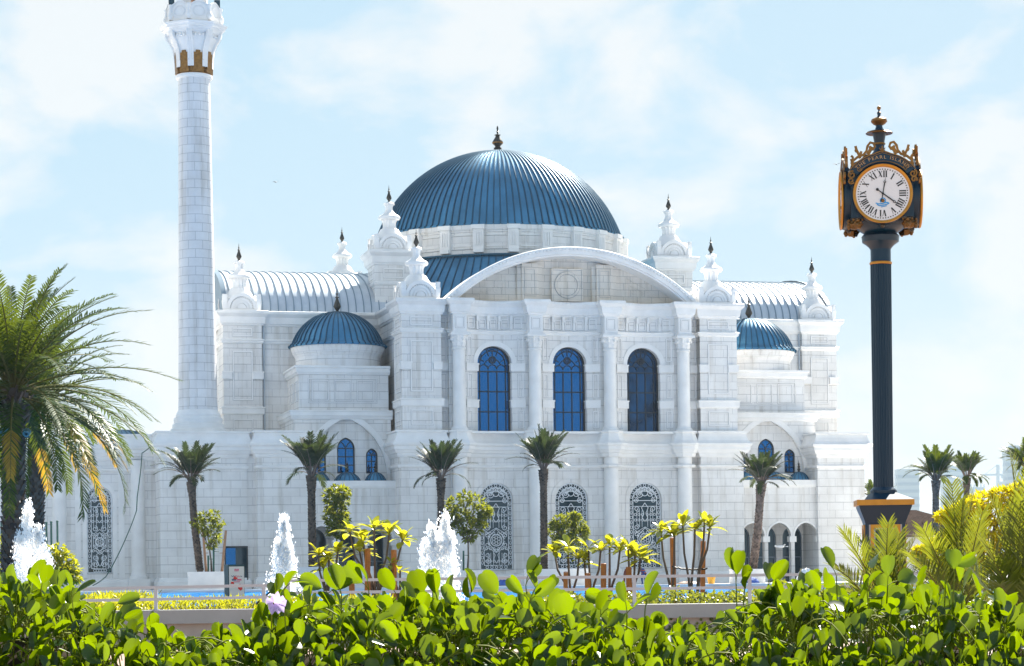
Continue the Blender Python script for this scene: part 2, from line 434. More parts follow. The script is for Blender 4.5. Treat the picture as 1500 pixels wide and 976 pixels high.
nz = nt.nodes.new('ShaderNodeTexNoise'); nz.inputs['Scale'].default_value = 2.0; nz.inputs['Detail'].default_value = 6
bp = nt.nodes.new('ShaderNodeBump'); bp.inputs['Strength'].default_value = 0.5; bp.inputs['Distance'].default_value = 0.3
rr = nt.nodes.new('ShaderNodeValToRGB'); rr.color_ramp.elements[0].position = 0.38; rr.color_ramp.elements[1].position = 0.66
rr.color_ramp.elements[0].color = (0.002, 0.045, 0.22, 1); rr.color_ramp.elements[1].color = (0.012, 0.22, 0.46, 1)
nt.links.new(tc.outputs['Object'], mp_.inputs[0]); nt.links.new(mp_.outputs[0], nz.inputs['Vector'])
nt.links.new(nz.outputs['Fac'], bp.inputs['Height']); nt.links.new(bp.outputs[0], bs.inputs['Normal'])
nt.links.new(nz.outputs['Fac'], rr.inputs['Fac']); nt.links.new(rr.outputs['Color'], bs.inputs['Base Color'])
sheet('pool_water', -120, 120, 60.0, 142.4, 0.56, m_water)

# ------------------------------------------------------------------ the mosque (u along the front, v into it, z up)
mosque = empty('mosque', (4.63, 167.0, 0.0), ROT)
tag(mosque, 'white stone mosque with a large blue ribbed dome, seen across the pool', 'mosque')

def plane_front(c): return lambda s, d: (s, c + d)
def plane_left(c): return lambda s, d: (c + d, s)          # faces -u
def plane_right(c): return lambda s, d: (c - d, s)         # faces +u
def bay(uc, v0, deep=0.6, h=2.2):
    return lambda s, d: (uc + s, v0 + deep * (1 - min(1, (s / h) ** 2)) + d)
def mbox(b, mp, s0, s1, z0, z1, t0, t1, m=0, n=1):
    """box on a mapped wall: from t0 (inside, +) to t1 (outside, -)"""
    for i in range(n):
        a, c = s0 + (s1 - s0) * i / n, s0 + (s1 - s0) * (i + 1) / n
        A, B, C_, D = mp(a, t1), mp(c, t1), mp(c, t0), mp(a, t0)
        b.prism([A, B, C_, D], z0, z1, m)
def frame_panel(b, mp, s0, s1, z0, z1, w=0.09, t=0.05, n=1):
    mbox(b, mp, s0, s1, z0, z0 + w, 0.02, -t, n=n); mbox(b, mp, s0, s1, z1 - w, z1, 0.02, -t, n=n)
    mbox(b, mp, s0, s0 + w, z0 + w, z1 - w, 0.02, -t); mbox(b, mp, s1 - w, s1, z0 + w, z1 - w, 0.02, -t)
    g = 0.022  # dark strips along the frame edges paint in the shade of the relief
    for a, c, e, f in ((s0 + w, s1 - w, z1 - w - g, z1 - w), (s0 + w, s1 - w, z0 + w, z0 + w + g * 0.6), (s0 + w, s0 + w + g, z0 + w, z1 - w), (s1 - w - g, s1 - w, z0 + w, z1 - w), (s0 - g, s1 + g, z0 - g, z0), (s0 - g, s0, z0, z1), (s1, s1 + g, z0, z1)):
        b.face([(*mp(a, -0.004), e), (*mp(c, -0.004), e), (*mp(c, -0.004), f), (*mp(a, -0.004), f)], m=1)
def arch_top(o, s):
    x = abs(s - o['c'])
    if x >= o['r']: return o['spring']
    k = o.get('k', 1.0); R = k * o['r']
    return o['spring'] + sqrt(max(0.0, R * R - (x + R - o['r']) ** 2))
def arch_line(o, n=20, grow=0.0):
    """(s, z) points of an arch from left spring to right spring"""
    k = o.get('k', 1.0); r = o['r'] + grow; R = k * o['r'] + grow
    pts = []
    for i in range(n + 1):
        if k == 1.0:
            a = pi - pi * i / n
            pts.append((o['c'] + r * cos(a), o['spring'] + r * sin(a)))
        else:
            off = k * o['r'] - o['r']                 # arc centre lies this far past the middle
            amax = math.acos(max(-1, min(1, off / R)))
            if i <= n // 2:
                a = amax * i / (n // 2)
                pts.append((o['c'] + off - R * cos(a), o['spring'] + R * sin(a)))
            else:
                a = amax * (n - i) / (n - n // 2)
                pts.append((o['c'] - off + R * cos(a), o['spring'] + R * sin(a)))
    return pts
def arch_wall(b, mp, s0, s1, z0, z1, ops=(), depth=0.45, m=0, step=1.0, top=None):
    ss = {s0, s1}
    n = max(1, int((s1 - s0) / step))
    for i in range(n + 1): ss.add(s0 + (s1 - s0) * i / n)
    for o in ops:
        for i in range(17): ss.add(o['c'] - o['r'] * cos(pi * i / 16))
    ss = sorted(x for x in ss if s0 - 1e-6 <= x <= s1 + 1e-6)
    q = [ss[0]]
    for x in ss[1:]:
        if x - q[-1] > 1e-4: q.append(x)
    zt = top or (lambda s: z1)
    def P3(s, z, d=0.0):
        a = mp(s, d); return (a[0], a[1], z)
    for a, c in zip(q[:-1], q[1:]):
        mid = (a + c) / 2
        op = next((o for o in ops if abs(mid - o['c']) < o['r']), None)
        if op is None:
            b.face([P3(a, z0), P3(c, z0), P3(c, zt(c)), P3(a, zt(a))], uv=[(a, z0), (c, z0), (c, zt(c)), (a, zt(a))], m=m)
        else:
            ta, tc_ = arch_top(op, a), arch_top(op, c)
            if op['sill'] > z0 + 1e-3:
                b.face([P3(a, z0), P3(c, z0), P3(c, op['sill']), P3(a, op['sill'])], uv=[(a, z0), (c, z0), (c, op['sill']), (a, op['sill'])], m=m)
            b.face([P3(a, ta), P3(c, tc_), P3(c, zt(c)), P3(a, zt(a))], uv=[(a, ta), (c, tc_), (c, zt(c)), (a, zt(a))], m=m)
    for o in ops:
        l, r = o['c'] - o['r'], o['c'] + o['r']
        line = [(l, o['sill'])] + arch_line(o, 20) + [(r, o['sill'])]
        for (sa, za), (sb, zb) in zip(line[:-1], line[1:]):
            if abs(sa - sb) + abs(za - zb) < 1e-6: continue
            b.face([P3(sa, za), P3(sb, zb), P3(sb, zb, depth), P3(sa, za, depth)], uv=[(0.2, za), (0.2, zb), (0.6, zb), (0.6, za)], m=m)
        b.face([P3(l, o['sill']), P3(r, o['sill']), P3(r, o['sill'], depth), P3(l, o['sill'], depth)], m=m)
def arch_band(b, mp, o, w=0.32, t=0.06, foot=None, m=0, n=20):
    inner = arch_line(o, n); outer = arch_line(o, n, w)
    if foot is not None:
        inner = [(inner[0][0], foot)] + inner + [(inner[-1][0], foot)]
        outer = [(outer[0][0], foot)] + outer + [(outer[-1][0], foot)]
    def P3(p, d): a = mp(p[0], d); return (a[0], a[1], p[1])
    for i in range(len(inner) - 1):
        a, c, d, e = inner[i], inner[i + 1], outer[i + 1], outer[i]
        b.face([P3(a, -t), P3(c, -t), P3(d, -t), P3(e, -t)], m=m)
        b.face([P3(e, -t), P3(d, -t), P3(d, 0.02), P3(e, 0.02)], m=m)
        b.face([P3(a, -t), P3(c, -t), P3(c, 0.02), P3(a, 0.02)], m=m)
def arch_pane(b, mp, o, d, m=0):
    pts = [(o['c'] - o['r'], o['sill'])] + arch_line(o, 20) + [(o['c'] + o['r'], o['sill'])]
    out = []
    for p in pts:
        a = mp(p[0], d); out.append((a[0], a[1], p[1]))
    q = [out[0]]
    for p in out[1:]:
        if (Vector(p) - Vector(q[-1])).length > 1e-4: q.append(p)
    b.face(q, m=m)
def ribbon(b, mp, pts, w, d, t=0.04, m=0):
    """flat strip along (s, z) points, front at depth d, thickness t"""
    n = len(pts)
    L_, R_ = [], []
    for i in range(n):
        a, c = pts[max(i - 1, 0)], pts[min(i + 1, n - 1)]
        dx, dz = c[0] - a[0], c[1] - a[1]
        l = sqrt(dx * dx + dz * dz) or 1
        L_.append((pts[i][0] - dz / l * w / 2, pts[i][1] + dx / l * w / 2))
        R_.append((pts[i][0] + dz / l * w / 2, pts[i][1] - dx / l * w / 2))
    g = lambda p, dd: (*mp(p[0], dd), p[1])
    for i in range(n - 1):
        b.face([g(R_[i], d), g(R_[i + 1], d), g(L_[i + 1], d), g(L_[i], d)], m=m)
        b.face([g(L_[i], d), g(L_[i + 1], d), g(L_[i + 1], d + t), g(L_[i], d + t)], m=m)
        b.face([g(R_[i], d), g(R_[i + 1], d), g(R_[i + 1], d + t), g(R_[i], d + t)], m=m)
def circ(cx, cz, r, n=14, a0=0.0, a1=2 * pi):
    return [(cx + r * cos(a0 + (a1 - a0) * i / n), cz + r * sin(a0 + (a1 - a0) * i / n)) for i in range(n + 1)]
def spiral(cx, cz, r0, r1, a0, turns, n=18):
    return [(cx + (r0 + (r1 - r0) * i / n) * cos(a0 + turns * 2 * pi * i / n), cz + (r0 + (r1 - r0) * i / n) * sin(a0 + turns * 2 * pi * i / n)) for i in range(n + 1)]
def mirror(path): return [(-u, v) for u, v in reversed(path)]

# --- moulding profiles (out, z)
PR_CORN = [(0.0, 20.28), (0.10, 20.32), (0.14, 20.44), (0.20, 20.46), (0.24, 20.62), (0.28, 20.95), (0.34, 21.0), (0.46, 21.14), (0.5, 21.2), (0.5, 21.38), (0.42, 21.42), (-0.5, 21.43)]
PR_STR = [(0, 18.95), (0.08, 18.98), (0.13, 19.06), (0.13, 19.16), (0.2, 19.2), (0.2, 19.27), (0.0, 19.33)]
PR_BELT = [(0, 13.62), (0.1, 13.66), (0.14, 13.74), (0.14, 14.08), (0.2, 14.12), (0.2, 14.2), (0, 14.24)]
PR_BASE = [(0, 9.95), (0.10, 10.0), (0.16, 10.13), (0.16, 10.24), (0.27, 10.28), (0.36, 10.48), (0.42, 10.52), (0.42, 10.74), (0.54, 10.84), (0.56, 10.98), (0.48, 11.02), (0.32, 11.2), (0.2, 11.5), (0.15, 11.74), (0.26, 11.78), (0.26, 11.9), (-0.7, 11.92)]
PR_BSTR = [(0, 9.18), (0.09, 9.22), (0.13, 9.3), (0.13, 9.38), (0.0, 9.44)]
PR_PLINTH = [(0.22, 0.5), (0.22, 1.2), (0.14, 1.26), (0.12, 1.38), (0.0, 1.46)]
def dz(prof, d): return [(o, z + d) for o, z in prof]

def arc_pts(uc, v0, deep=0.6, h=2.2, n=12):
    return [(uc - h + 2 * h * i / n, v0 + deep * (1 - ((-h + 2 * h * i / n) / h) ** 2)) for i in range(n + 1)]
COLS = (-8.55, -2.85, 2.85, 8.55)
BAYS = (-5.7, 0.0, 5.7)
def beads(b, path, out, z0, z1, w=0.2, gap=0.16, m=0):
    """egg-and-dart row: little blocks under a cornice"""
    for (x0, y0), (x1, y1) in zip(path[:-1], path[1:]):
        d = Vector((x1 - x0, y1 - y0)); L_ = d.length
        if L_ < 0.3: continue
        d /= L_; nrm = Vector((d.y, -d.x))
        k = max(1, int(L_ / (w + gap)))
        for i in range(k):
            c = Vector((x0, y0)) + d * (L_ * (i + 0.5) / k) + nrm * (out - 0.03)
            b.obox((c.x, c.y, (z0 + z1) / 2), (d.x * w / 2, d.y * w / 2, 0), (nrm.x * 0.06, nrm.y * 0.06, 0), (0, 0, (z1 - z0) / 2), m)

# --- central front, ground storey
b = MB()
V0 = 0.3
mpf = plane_front
lo_ops = lambda: dict(c=0.0, r=1.25, sill=1.75, spring=6.87)
arch_wall(b, plane_front(-0.2), -13.1, -9.75, 0.5, 10.0)
arch_wall(b, plane_front(-0.2), 9.75, 13.1, 0.5, 10.0)
arch_wall(b, plane_left(-13.1), -0.2, 4.0, 0.5, 10.0); arch_wall(b, plane_right(13.1), -0.2, 4.0, 0.5, 10.0)
for s in (-1, 1):
    arch_wall(b, (plane_right if s < 0 else plane_left)(9.75 * s), -0.2, 0.55, 0.5, 10.0)
    a, c = sorted((9.75 * s, 9.2 * s)); arch_wall(b, plane_front(0.55), a, c, 0.5, 10.0)
    arch_wall(b, (plane_left if s < 0 else plane_right)(9.2 * s), V0, 0.55, 0.5, 10.0)
for c in COLS: arch_wall(b, plane_front(V0), c - 0.65, c + 0.65, 0.5, 10.0)
for uc in BAYS:
    o = lo_ops(); mp = bay(uc, V0)
    arch_wall(b, mp, -2.2, 2.2, 0.5, 10.0, [o], 0.5, step=0.4)
    arch_band(b, mp, o, 0.36, 0.05, foot=1.5)
b.build('ground_storey_wall', M['ashlar'], mosque)
path_lo = [(-13.1, 4.0), (-13.1, -0.2), (-9.75, -0.2), (-9.75, 0.55), (-9.35, 0.55)]
for i, c in enumerate(COLS):
    path_lo += [(c - 0.72, V0), (c - 0.62, -0.25), (c - 0.3, -0.55), (c + 0.3, -0.55), (c + 0.62, -0.25), (c + 0.72, V0)]
    if i < 3: path_lo += arc_pts(BAYS[i], V0)[1:-1]
path_lo += mirror(path_lo[:5])
for nm, pr in (('base_cornice', PR_BASE), ('string_course', PR_BSTR), ('plinth', PR_PLINTH)):
    b = MB(); b.sweep(path_lo, pr); b.build(nm, M['stone'], mosque, 35)
b = MB(); b.prism([(-13.0, -0.1), (13.0, -0.1), (13.0, 3.2), (-13.0, 3.2)], 11.7, 11.86); b.build('terrace_roof', M['stone'], mosque)
for c in COLS:
    b = MB()
    b.lathe(c, -0.02, [(0.72, 1.4), (0.72, 1.6), (0.66, 1.66), (0.66, 1.74), (0.58, 1.82), (0.55, 1.9), (0.53, 9.2), (0.53, 10.0)], 28)
    b.box(c - 0.8, c + 0.8, -0.82, 0.3, 0.5, 1.4)
    b.build('column', M['stone'], mosque, 40)

# --- central front, upper storey
b = MB()
VU = 0.45
up_ops = lambda: dict(c=0.0, r=1.28, sill=11.9, spring=16.88)
for c in COLS: arch_wall(b, plane_front(VU), c - 0.65, c + 0.65, 11.8, 21.2)
for s in (-1, 1):
    arch_wall(b, (plane_right if s < 0 else plane_left)(9.85 * s), 0.0, 0.8, 11.8, 21.2)
    a, c = sorted((9.85 * s, 9.2 * s)); arch_wall(b, plane_front(0.8), a, c, 11.8, 21.2)
    arch_wall(b, (plane_left if s < 0 else plane_right)(9.2 * s), VU, 0.8, 11.8, 21.2)
for uc in BAYS:
    o = up_ops(); mp = bay(uc, VU)
    arch_wall(b, mp, -2.2, 2.2, 11.8, 21.2, [o], 0.5, step=0.4)
b.build('upper_wall', M['ashlar'], mosque)
b = MB()
for uc in BAYS:
    o = up_ops(); mp = bay(uc, VU)
    arch_band(b, mp, o, 0.34, 0.06)
    for s in (-1, 1):
        for z0, z1 in ((16.3, 16.86), (13.62, 14.2)):
            a, c = sorted((s * 1.2, s * 2.2)); mbox(b, mp, a, c, z0, z1, 0.3, -0.13, n=3)
            a, c = sorted((s * 1.16, s * 2.2)); mbox(b, mp, a, c, z1 - 0.1, z1 + 0.003, 0.3, -0.17, n=3)
        for z0, z1 in ((12.15, 13.4), (14.4, 16.1), (17.1, 18.8)):
            a, c = sorted((s * 1.72, s * 2.12)); frame_panel(b, mp, a, c, z0, z1, 0.06, 0.045)
    for x in (-1.26, -0.42, 0.42, 1.26):                      # frieze brackets
        mbox(b, mp, x - 0.09, x + 0.09, 19.95, 20.35, 0.02, -0.26); mbox(b, mp, x - 0.08, x + 0.08, 19.35, 19.95, 0.02, -0.12)
    for x in (-0.84, 0.0, 0.84): frame_panel(b, mp, x - 0.27, x + 0.27, 19.42, 20.12, 0.07, 0.05)
    for x in (-1.75, 1.75): frame_panel(b, mp, x - 0.28, x + 0.28, 19.42, 20.2, 0.08, 0.05)
for s in (-1, 1):
    mp = plane_front(0.8)
    for z0, z1 in ((12.15, 13.4), (14.4, 16.1), (17.1, 18.8), (19.42, 20.2)):
        a, c = sorted((s * 9.75, s * 9.3)); frame_panel(b, mp, a, c, z0, z1, 0.06, 0.045)
    for z0, z1 in ((16.3, 16.86), (13.62, 14.2)):
        a, c = sorted((s * 9.85, s * 9.2)); mbox(b, mp, a, c, z0, z1, 0.02, -0.14)
b.build('wall_trim', M['stone'], mosque)
for c in COLS:
    b = MB()
    b.lathe(c, 0.02, [(0.62, 11.9), (0.62, 12.05), (0.56, 12.12), (0.5, 12.2), (0.48, 12.3), (0.45, 17.75), (0.52, 17.8), (0.52, 17.9), (0.46, 17.95)], 28)
    colm = b.build('column', M['stone'], mosque, 40)
    b = MB()
    b.lathe(c, 0.02, [(0.45, 17.95), (0.5, 18.1), (0.54, 18.25), (0.5, 18.3), (0.56, 18.5), (0.64, 18.66), (0.6, 18.7), (0.68, 18.78)], 32, flute=8, famp=0.14)
    b.lathe(c, 0.02, [(0.43, 17.95), (0.5, 18.4), (0.58, 18.78)], 24)
    for k in range(8):
        a = 2 * pi * k / 8 + pi / 8
        b.ball((c + 0.58 * cos(a), 0.02 + 0.58 * sin(a), 18.5), 0.1, 5)
    b.box(c - 0.7, c + 0.7, -0.68, 0.5, 18.78, 18.92); b.box(c - 0.62, c + 0.62, -0.6, 0.5, 18.92, 19.02)
    b.build('capital', M['stone'], colm, 30)
    b = MB(); b.box(c - 0.5, c + 0.5, -0.48, 0.46, 19.02, 20.4); frame_panel(b, plane_front(-0.48), c - 0.34, c + 0.34, 19.3, 20.15, 0.07, 0.04)
    b.build('entablature_block', M['stone'], colm)
path_up = [(-9.85, 0.8), (-9.05, 0.8)]
for i, c in enumerate(COLS):
    path_up += [(c - 0.5, VU), (c - 0.5, -0.48), (c + 0.5, -0.48), (c + 0.5, VU)] if i else [(c - 0.5, -0.48), (c + 0.5, -0.48), (c + 0.5, VU)]
    if i < 3: path_up += arc_pts(BAYS[i], VU)[1:-1]
path_up = path_up[:-1] + mirror(path_up[:2])
b = MB(); b.sweep(path_up, dz(PR_CORN, 0.012)); beads(b, path_up, 0.5, 21.2, 21.37, 0.2, 0.12); beads(b, path_up, 0.2, 20.48, 20.6, 0.16, 0.14)
b.build('main_cornice', M['stone'], mosque)
b = MB(); b.sweep([(-9.85, 0.8), (-9.2, 0.8), (-9.2, VU), (-7.9, VU)] + arc_pts(-5.7, VU)[1:-1] + [(-3.5, VU), (-2.2, VU)] + arc_pts(0, VU)[1:-1]
    + [(2.2, VU), (3.5, VU)] + arc_pts(5.7, VU)[1:-1] + [(7.9, VU), (9.2, VU), (9.2, 0.8), (9.85, 0.8)], PR_STR)
b.build('string_course', M['stone'], mosque)

# --- corner towers, wings, and the cornice that runs round them
PATH_W = [(-24.5, 35.2), (-24.5, 9.3), (-21.6, 9.3), (-21.6, 9.7), (-12.45, 9.7), (-12.45, 3.0), (-12.75, 3.0), (-12.75, 0.0), (-9.85, 0.0), (-9.85, 1.2)]
for s in (-1, 1):
    mm = (lambda p: p) if s < 0 else mirror
    b = MB()
    b.prism([(-12.75, 0.0), (-9.85, 0.0), (-9.85, 3.0), (-12.75, 3.0)] if s < 0 else [(9.85, 0.0), (12.75, 0.0), (12.75, 3.0), (9.85, 3.0)], 11.8, 21.2)
    tw = b.build('corner_tower', M['ashlar'], mosque)
    b = MB()
    def both(z0, z1, w0, w1, wf=0.09):
        c = 11.3 * s
        frame_panel(b, plane_front(0.0), c - w0, c + w0, z0, z1, wf)
        frame_panel(b, (plane_left if s < 0 else plane_right)(12.75 * s), 0.55, 2.45, z0, z1, wf)
    both(19.5, 20.12, 0.82, 0.8); both(14.7, 18.4, 0.82, 0.8); both(12.3, 13.4, 0.82, 0.8)
    for x0, x1 in ((9.8, 10.45), (12.05, 12.84)):
        a, c = sorted((x0 * s, x1 * s)); mbox(b, plane_front(0.0), a, c, 16.3, 16.76, 0.1, -0.14); mbox(b, plane_front(0.0), a - 0.04, c + 0.04, 16.76, 16.86, 0.1, -0.18)
    mbox(b, (plane_left if s < 0 else plane_right)(12.75 * s), 0.06, 0.7, 16.3, 16.76, 0.1, -0.14)
    p = [(-12.75, 3.0), (-12.75, 0.0), (-9.85, 0.0), (-9.85, 1.0)]
    b.sweep(mm(p), PR_BELT)
    b.build('tower_trim', M['stone'], tw)
    # wing
    b = MB()
    arch_wall(b, plane_front(9.7), *sorted((21.6 * s, 12.4 * s)), 8.0, 20.9)
    b.prism([(-24.5, 9.3), (-21.6, 9.3), (-21.6, 12.2), (-24.5, 12.2)] if s < 0 else [(21.6, 9.3), (24.5, 9.3), (24.5, 12.2), (21.6, 12.2)], 0.6, 20.9)
    arch_wall(b, (plane_left if s < 0 else plane_right)(24.3 * s), 12.2, 35.0, 0.6, 20.9)
    arch_wall(b, (plane_left if s < 0 else plane_right)(12.45 * s), 3.0, 9.7, 8.0, 20.9)
    arch_wall(b, plane_front(35.0), *sorted((24.3 * s, 12.4 * s)), 0.6, 20.9)
    wg = b.build('wing_wall', M['ashlar'], mosque)
    b = MB()
    mp = plane_front(9.3)
    for z0, z1 in ((19.5, 20.12), (14.7, 18.4), (12.3, 13.3)): frame_panel(b, mp, 23.05 * s - 0.75, 23.05 * s + 0.75, z0, z1)
    for x0, x1 in ((21.5, 22.3), (23.85, 24.6)):
        a, c = sorted((x0 * s, x1 * s)); mbox(b, mp, a, c, 16.3, 16.76, 0.1, -0.16); mbox(b, mp, a - 0.04, c + 0.04, 16.76, 16.86, 0.1, -0.2)
    b.sweep(mm([(-24.5, 12.2), (-24.5, 9.3), (-21.6, 9.3), (-21.6, 9.72)]), PR_BELT)
    b.build('wing_trim', M['stone'], wg)
    b = MB(); b.sweep(mm(PATH_W), PR_CORN); beads(b, mm(PATH_W), 0.5, 21.2, 21.37, 0.2, 0.12); beads(b, mm(PATH_W), 0.2, 20.48, 20.6, 0.16, 0.14)
    b.build('main_cornice', M['stone'], mosque)
    b = MB(); b.sweep(mm(PATH_W), PR_STR); b.build('string_course', M['stone'], mosque)
    b = MB()
    b.face([(s * 9.6, 0.5, 21.39), (s * 12.5, 0.5, 21.39), (s * 12.5, 10.0, 21.39), (s * 9.6, 10.0, 21.39)])
    b.face([(s * 12.0, 9.6, 21.385), (s * 24.5, 9.6, 21.385), (s * 24.5, 35.2, 21.385), (s * 12.0, 35.2, 21.385)])
    b.build('gutter', M['seam'], mosque)
    b = MB(); b.tube([(21.42 * s, 9.55, 12), (21.42 * s, 9.55, 20.3)], 0.07, 8); b.build('downpipe', M['zinc_grey'], mosque, 40)

# --- roofs: barrel vaults, skirt, drum, dome
def seam_lathe(b, cx, cy, prof, n, w=0.09, h=0.10, lip=None, mseam=1):
    rows = []
    for r, z in prof:
        row = []
        for k in range(n):
            a = 2 * pi * k / n
            dl = min(w / 2 / max(r, 1e-3), 0.3 * 2 * pi / n)
            hh = min(h, r * 0.1)
            for da, dr in ((-dl * 1.05, 0), (-dl * 0.8, hh), (dl * 0.8, hh), (dl * 1.05, 0)):
                row.append((cx + (r + dr) * cos(a + da), cy + (r + dr) * sin(a + da), z + dr * 0.4))
        rows.append(row)
    b.grid(rows, closed=True, mfun=lambda i, j: mseam if j % 4 != 3 else 0)
def ellipse_vault(b, s, u0, u1, vc, hw, z0, rise, nseam, w=0.09, h=0.11):
    """barrel roof along u; standing seams are arcs in the v-z plane"""
    n = 28
    du = (u1 - u0) / nseam
    cols = []
    for k in range(nseam + 1):
        x = u0 + du * k
        for dx, dr in ((-w / 2 * 1.05, 0), (-w / 2 * 0.8, h), (w / 2 * 0.8, h), (w / 2 * 1.05, 0)):
            cols.append((x + dx, dr))
    rows = []
    for i in range(n + 1):
        th = pi * i / n
        rows.append([(x, vc - (hw + dr) * cos(th), z0 + (rise + dr) * sin(th)) for x, dr in cols])
    b.grid(rows, mfun=lambda i, j: 1 if j % 4 != 3 else 0)
for s in (-1, 1):
    b = MB()
    u0, u1 = (-24.4, -9.5) if s < 0 else (9.5, 24.4)
    ellipse_vault(b, s, u0, u1, 22.3, 12.45, 21.4, 4.35, 25, 0.06, 0.09)
    e = 24.45 * s                                             # end gable
    pts = [(e, 22.3 - 12.55 * cos(pi * i / 28), 21.4 + 4.5 * sin(pi * i / 28)) for i in range(29)]
    b.face(pts, m=1)
    ins = [(e - 0.35 * s, 22.3 - 12.6 * cos(pi * i / 28), 21.4 + 4.55 * sin(pi * i / 28)) for i in range(29)]
    b.grid([pts, ins], m=1)
    b.build('wing_roof', [M['zinc_grey'], M['seam_grey']], mosque, 40)
b = MB()
R0, ZC = 13.35, 11.71
a0 = math.asin((21.3 - ZC) / R0)
cs = []
for k in range(22):
    v = 2.1 + k * 0.5
    for dv, dr in ((-0.045, 0), (-0.035, 0.09), (0.035, 0.09), (0.045, 0)): cs.append((v + dv, dr))
rows = []
for i in range(25):
    a = a0 + (pi - 2 * a0) * i / 24
    rows.append([((R0 + dr) * cos(a), v, ZC + (R0 + dr) * sin(a)) for v, dr in cs])
b.grid(rows, mfun=lambda i, j: 1 if j % 4 != 3 else 0)
b.build('front_vault', [M['zinc'], M['seam']], mosque, 40)
CV = 22.3
b = MB(); seam_lathe(b, 0, CV, [(15.6, 20.9), (14.2, 22.6), (12.9, 24.1), (11.6, 25.4), (10.5, 26.5)], 120)
b.build('skirt_roof', [M['zinc'], M['seam']], mosque, 40)
b = MB(); b.lathe(0, CV, [(10.75, 26.42), (10.75, 26.55), (10.3, 26.6)], 96); b.build('drum_flashing', M['seam'], mosque, 40)
b = MB()
b.lathe(0, CV, [(10.25, 26.4), (10.25, 26.95), (10.32, 27.0), (10.32, 27.08), (10.25, 27.12), (10.25, 28.5), (10.33, 28.55), (10.33, 28.66), (10.4, 28.72), (10.4, 29.15), (9.9, 29.3)], 96)
dr = b.build('drum', M['ashlar'], mosque, 30)
b = MB()
for k in range(24):
    a = 2 * pi * (k + 0.5) / 24
    rad, tan = Vector((cos(a), sin(a), 0)), Vector((-sin(a), cos(a), 0))
    c0 = Vector((0, CV, 0))
    b.obox(c0 + rad * 10.4 + Vector((0, 0, 27.75)), tan * 0.42, rad * 0.22, (0, 0, 1.05))
    b.obox(c0 + rad * 10.45 + Vector((0, 0, 28.95)), tan * 0.52, rad * 0.32, (0, 0, 0.19))
    b.obox(c0 + rad * 10.45 + Vector((0, 0, 26.82)), tan * 0.36, rad * 0.30, (0, 0, 0.16))
    for q in (-0.2, 0, 0.2): b.obox(c0 + rad * 10.65 + tan * q + Vector((0, 0, 27.9)), tan * 0.05, rad * 0.05, (0, 0, 0.6))
    a2 = 2 * pi * k / 24; rad, tan = Vector((cos(a2), sin(a2), 0)), Vector((-sin(a2), cos(a2), 0))
    for zz in (27.3, 28.3): b.obox(c0 + rad * 10.27 + Vector((0, 0, zz)), tan * 0.75, rad * 0.04, (0, 0, 0.05))
b.build('drum_pilasters', M['stone'], dr)
dr.scale = (1, 1, 0.88); dr.location = (0, 0, 26.6 * 0.12)
b = MB()
RB, RISE = 10.12, 7.35
RS = (RB * RB + RISE * RISE) / (2 * RISE)
th0 = math.asin(RB / RS)
prof = [(10.3, 28.88), (10.3, 29.0), (RB, 29.04)]
for i in range(1, 33):
    th = th0 * (1 - i / 32)
    prof.append((max(0.12, RS * sin(th)), 29.04 + RISE - RS + RS * cos(th)))
seam_lathe(b, 0, CV, prof, 112, 0.10, 0.10)
dome = b.build('dome', [M['zinc'], M['seam']], mosque, 50)
def finial(parent, cx, cy, z, k=1.0, mats=('bronze', 'gold')):
    b = MB()
    pr = [(0.16, 0), (0.13, 0.1), (0.10, 0.16), (0.2, 0.3), (0.27, 0.42), (0.24, 0.55), (0.13, 0.85), (0.08, 1.02), (0.15, 1.06), (0.15, 1.1), (0.05, 1.16), (0.05, 1.28), (0.09, 1.33), (0.03, 1.4), (0.02, 1.62), (0.005, 1.7)]
    b.lathe(cx, cy, [(r * k, z + h * k) for r, h in pr], 14)
    return b.build('finial', [M[mats[0]], M[mats[1]]], parent, 45)
b = MB()
pr = [(1.15, 36.5), (1.1, 36.7), (0.75, 36.85), (0.45, 36.95), (0.36, 37.15), (0.42, 37.2), (0.25, 37.3), (0.28, 37.45), (0.52, 37.7), (0.55, 37.85), (0.42, 38.1), (0.24, 38.45), (0.18, 38.6), (0.3, 38.66), (0.3, 38.72), (0.08, 38.8), (0.08, 39.0), (0.14, 39.06), (0.06, 39.15), (0.1, 39.5), (0.03, 39.75)]
b.lathe(0, CV, [(r * 0.85, 36.25 + (z - 36.5) * 0.72) for r, z in pr], 20, mfun=lambda i, j: 1 if i == 8 else 0)
b.build('finial', [M['bronze'], M['gold']], dome, 45)

# --- turrets at the corners of the dome square
for sx in (-1, 1):
    for vc in (11.6, 33.0):
        c = 11.3 * sx
        b = MB(); b.box(c - 1.45, c + 1.45, vc - 1.45, vc + 1.45, 20.5, 26.0)
        t = b.build('turret', M['ashlar'], mosque)
        sq = [(c - 1.45, vc - 1.45), (c + 1.45, vc - 1.45), (c + 1.45, vc + 1.45), (c - 1.45, vc + 1.45)]
        b = MB()
        b.sweep(sq, dz(PR_CORN, 4.9), closed=True); beads(b, sq + sq[:1], 0.5, 26.1, 26.27, 0.2, 0.12)
        b.sweep(sq, [(0, 23.6), (0.12, 23.7), (0.16, 23.85), (0, 23.95)], closed=True)
        frame_panel(b, plane_front(vc - 1.45), c - 0.8, c + 0.8, 24.2, 24.95)
        frame_panel(b, plane_left(c - 1.45), vc - 0.8, vc + 0.8, 24.2, 24.95)
        b.face([(x, y, 26.3) for x, y in sq])
        b.build('turret_trim', M['stone'], t)

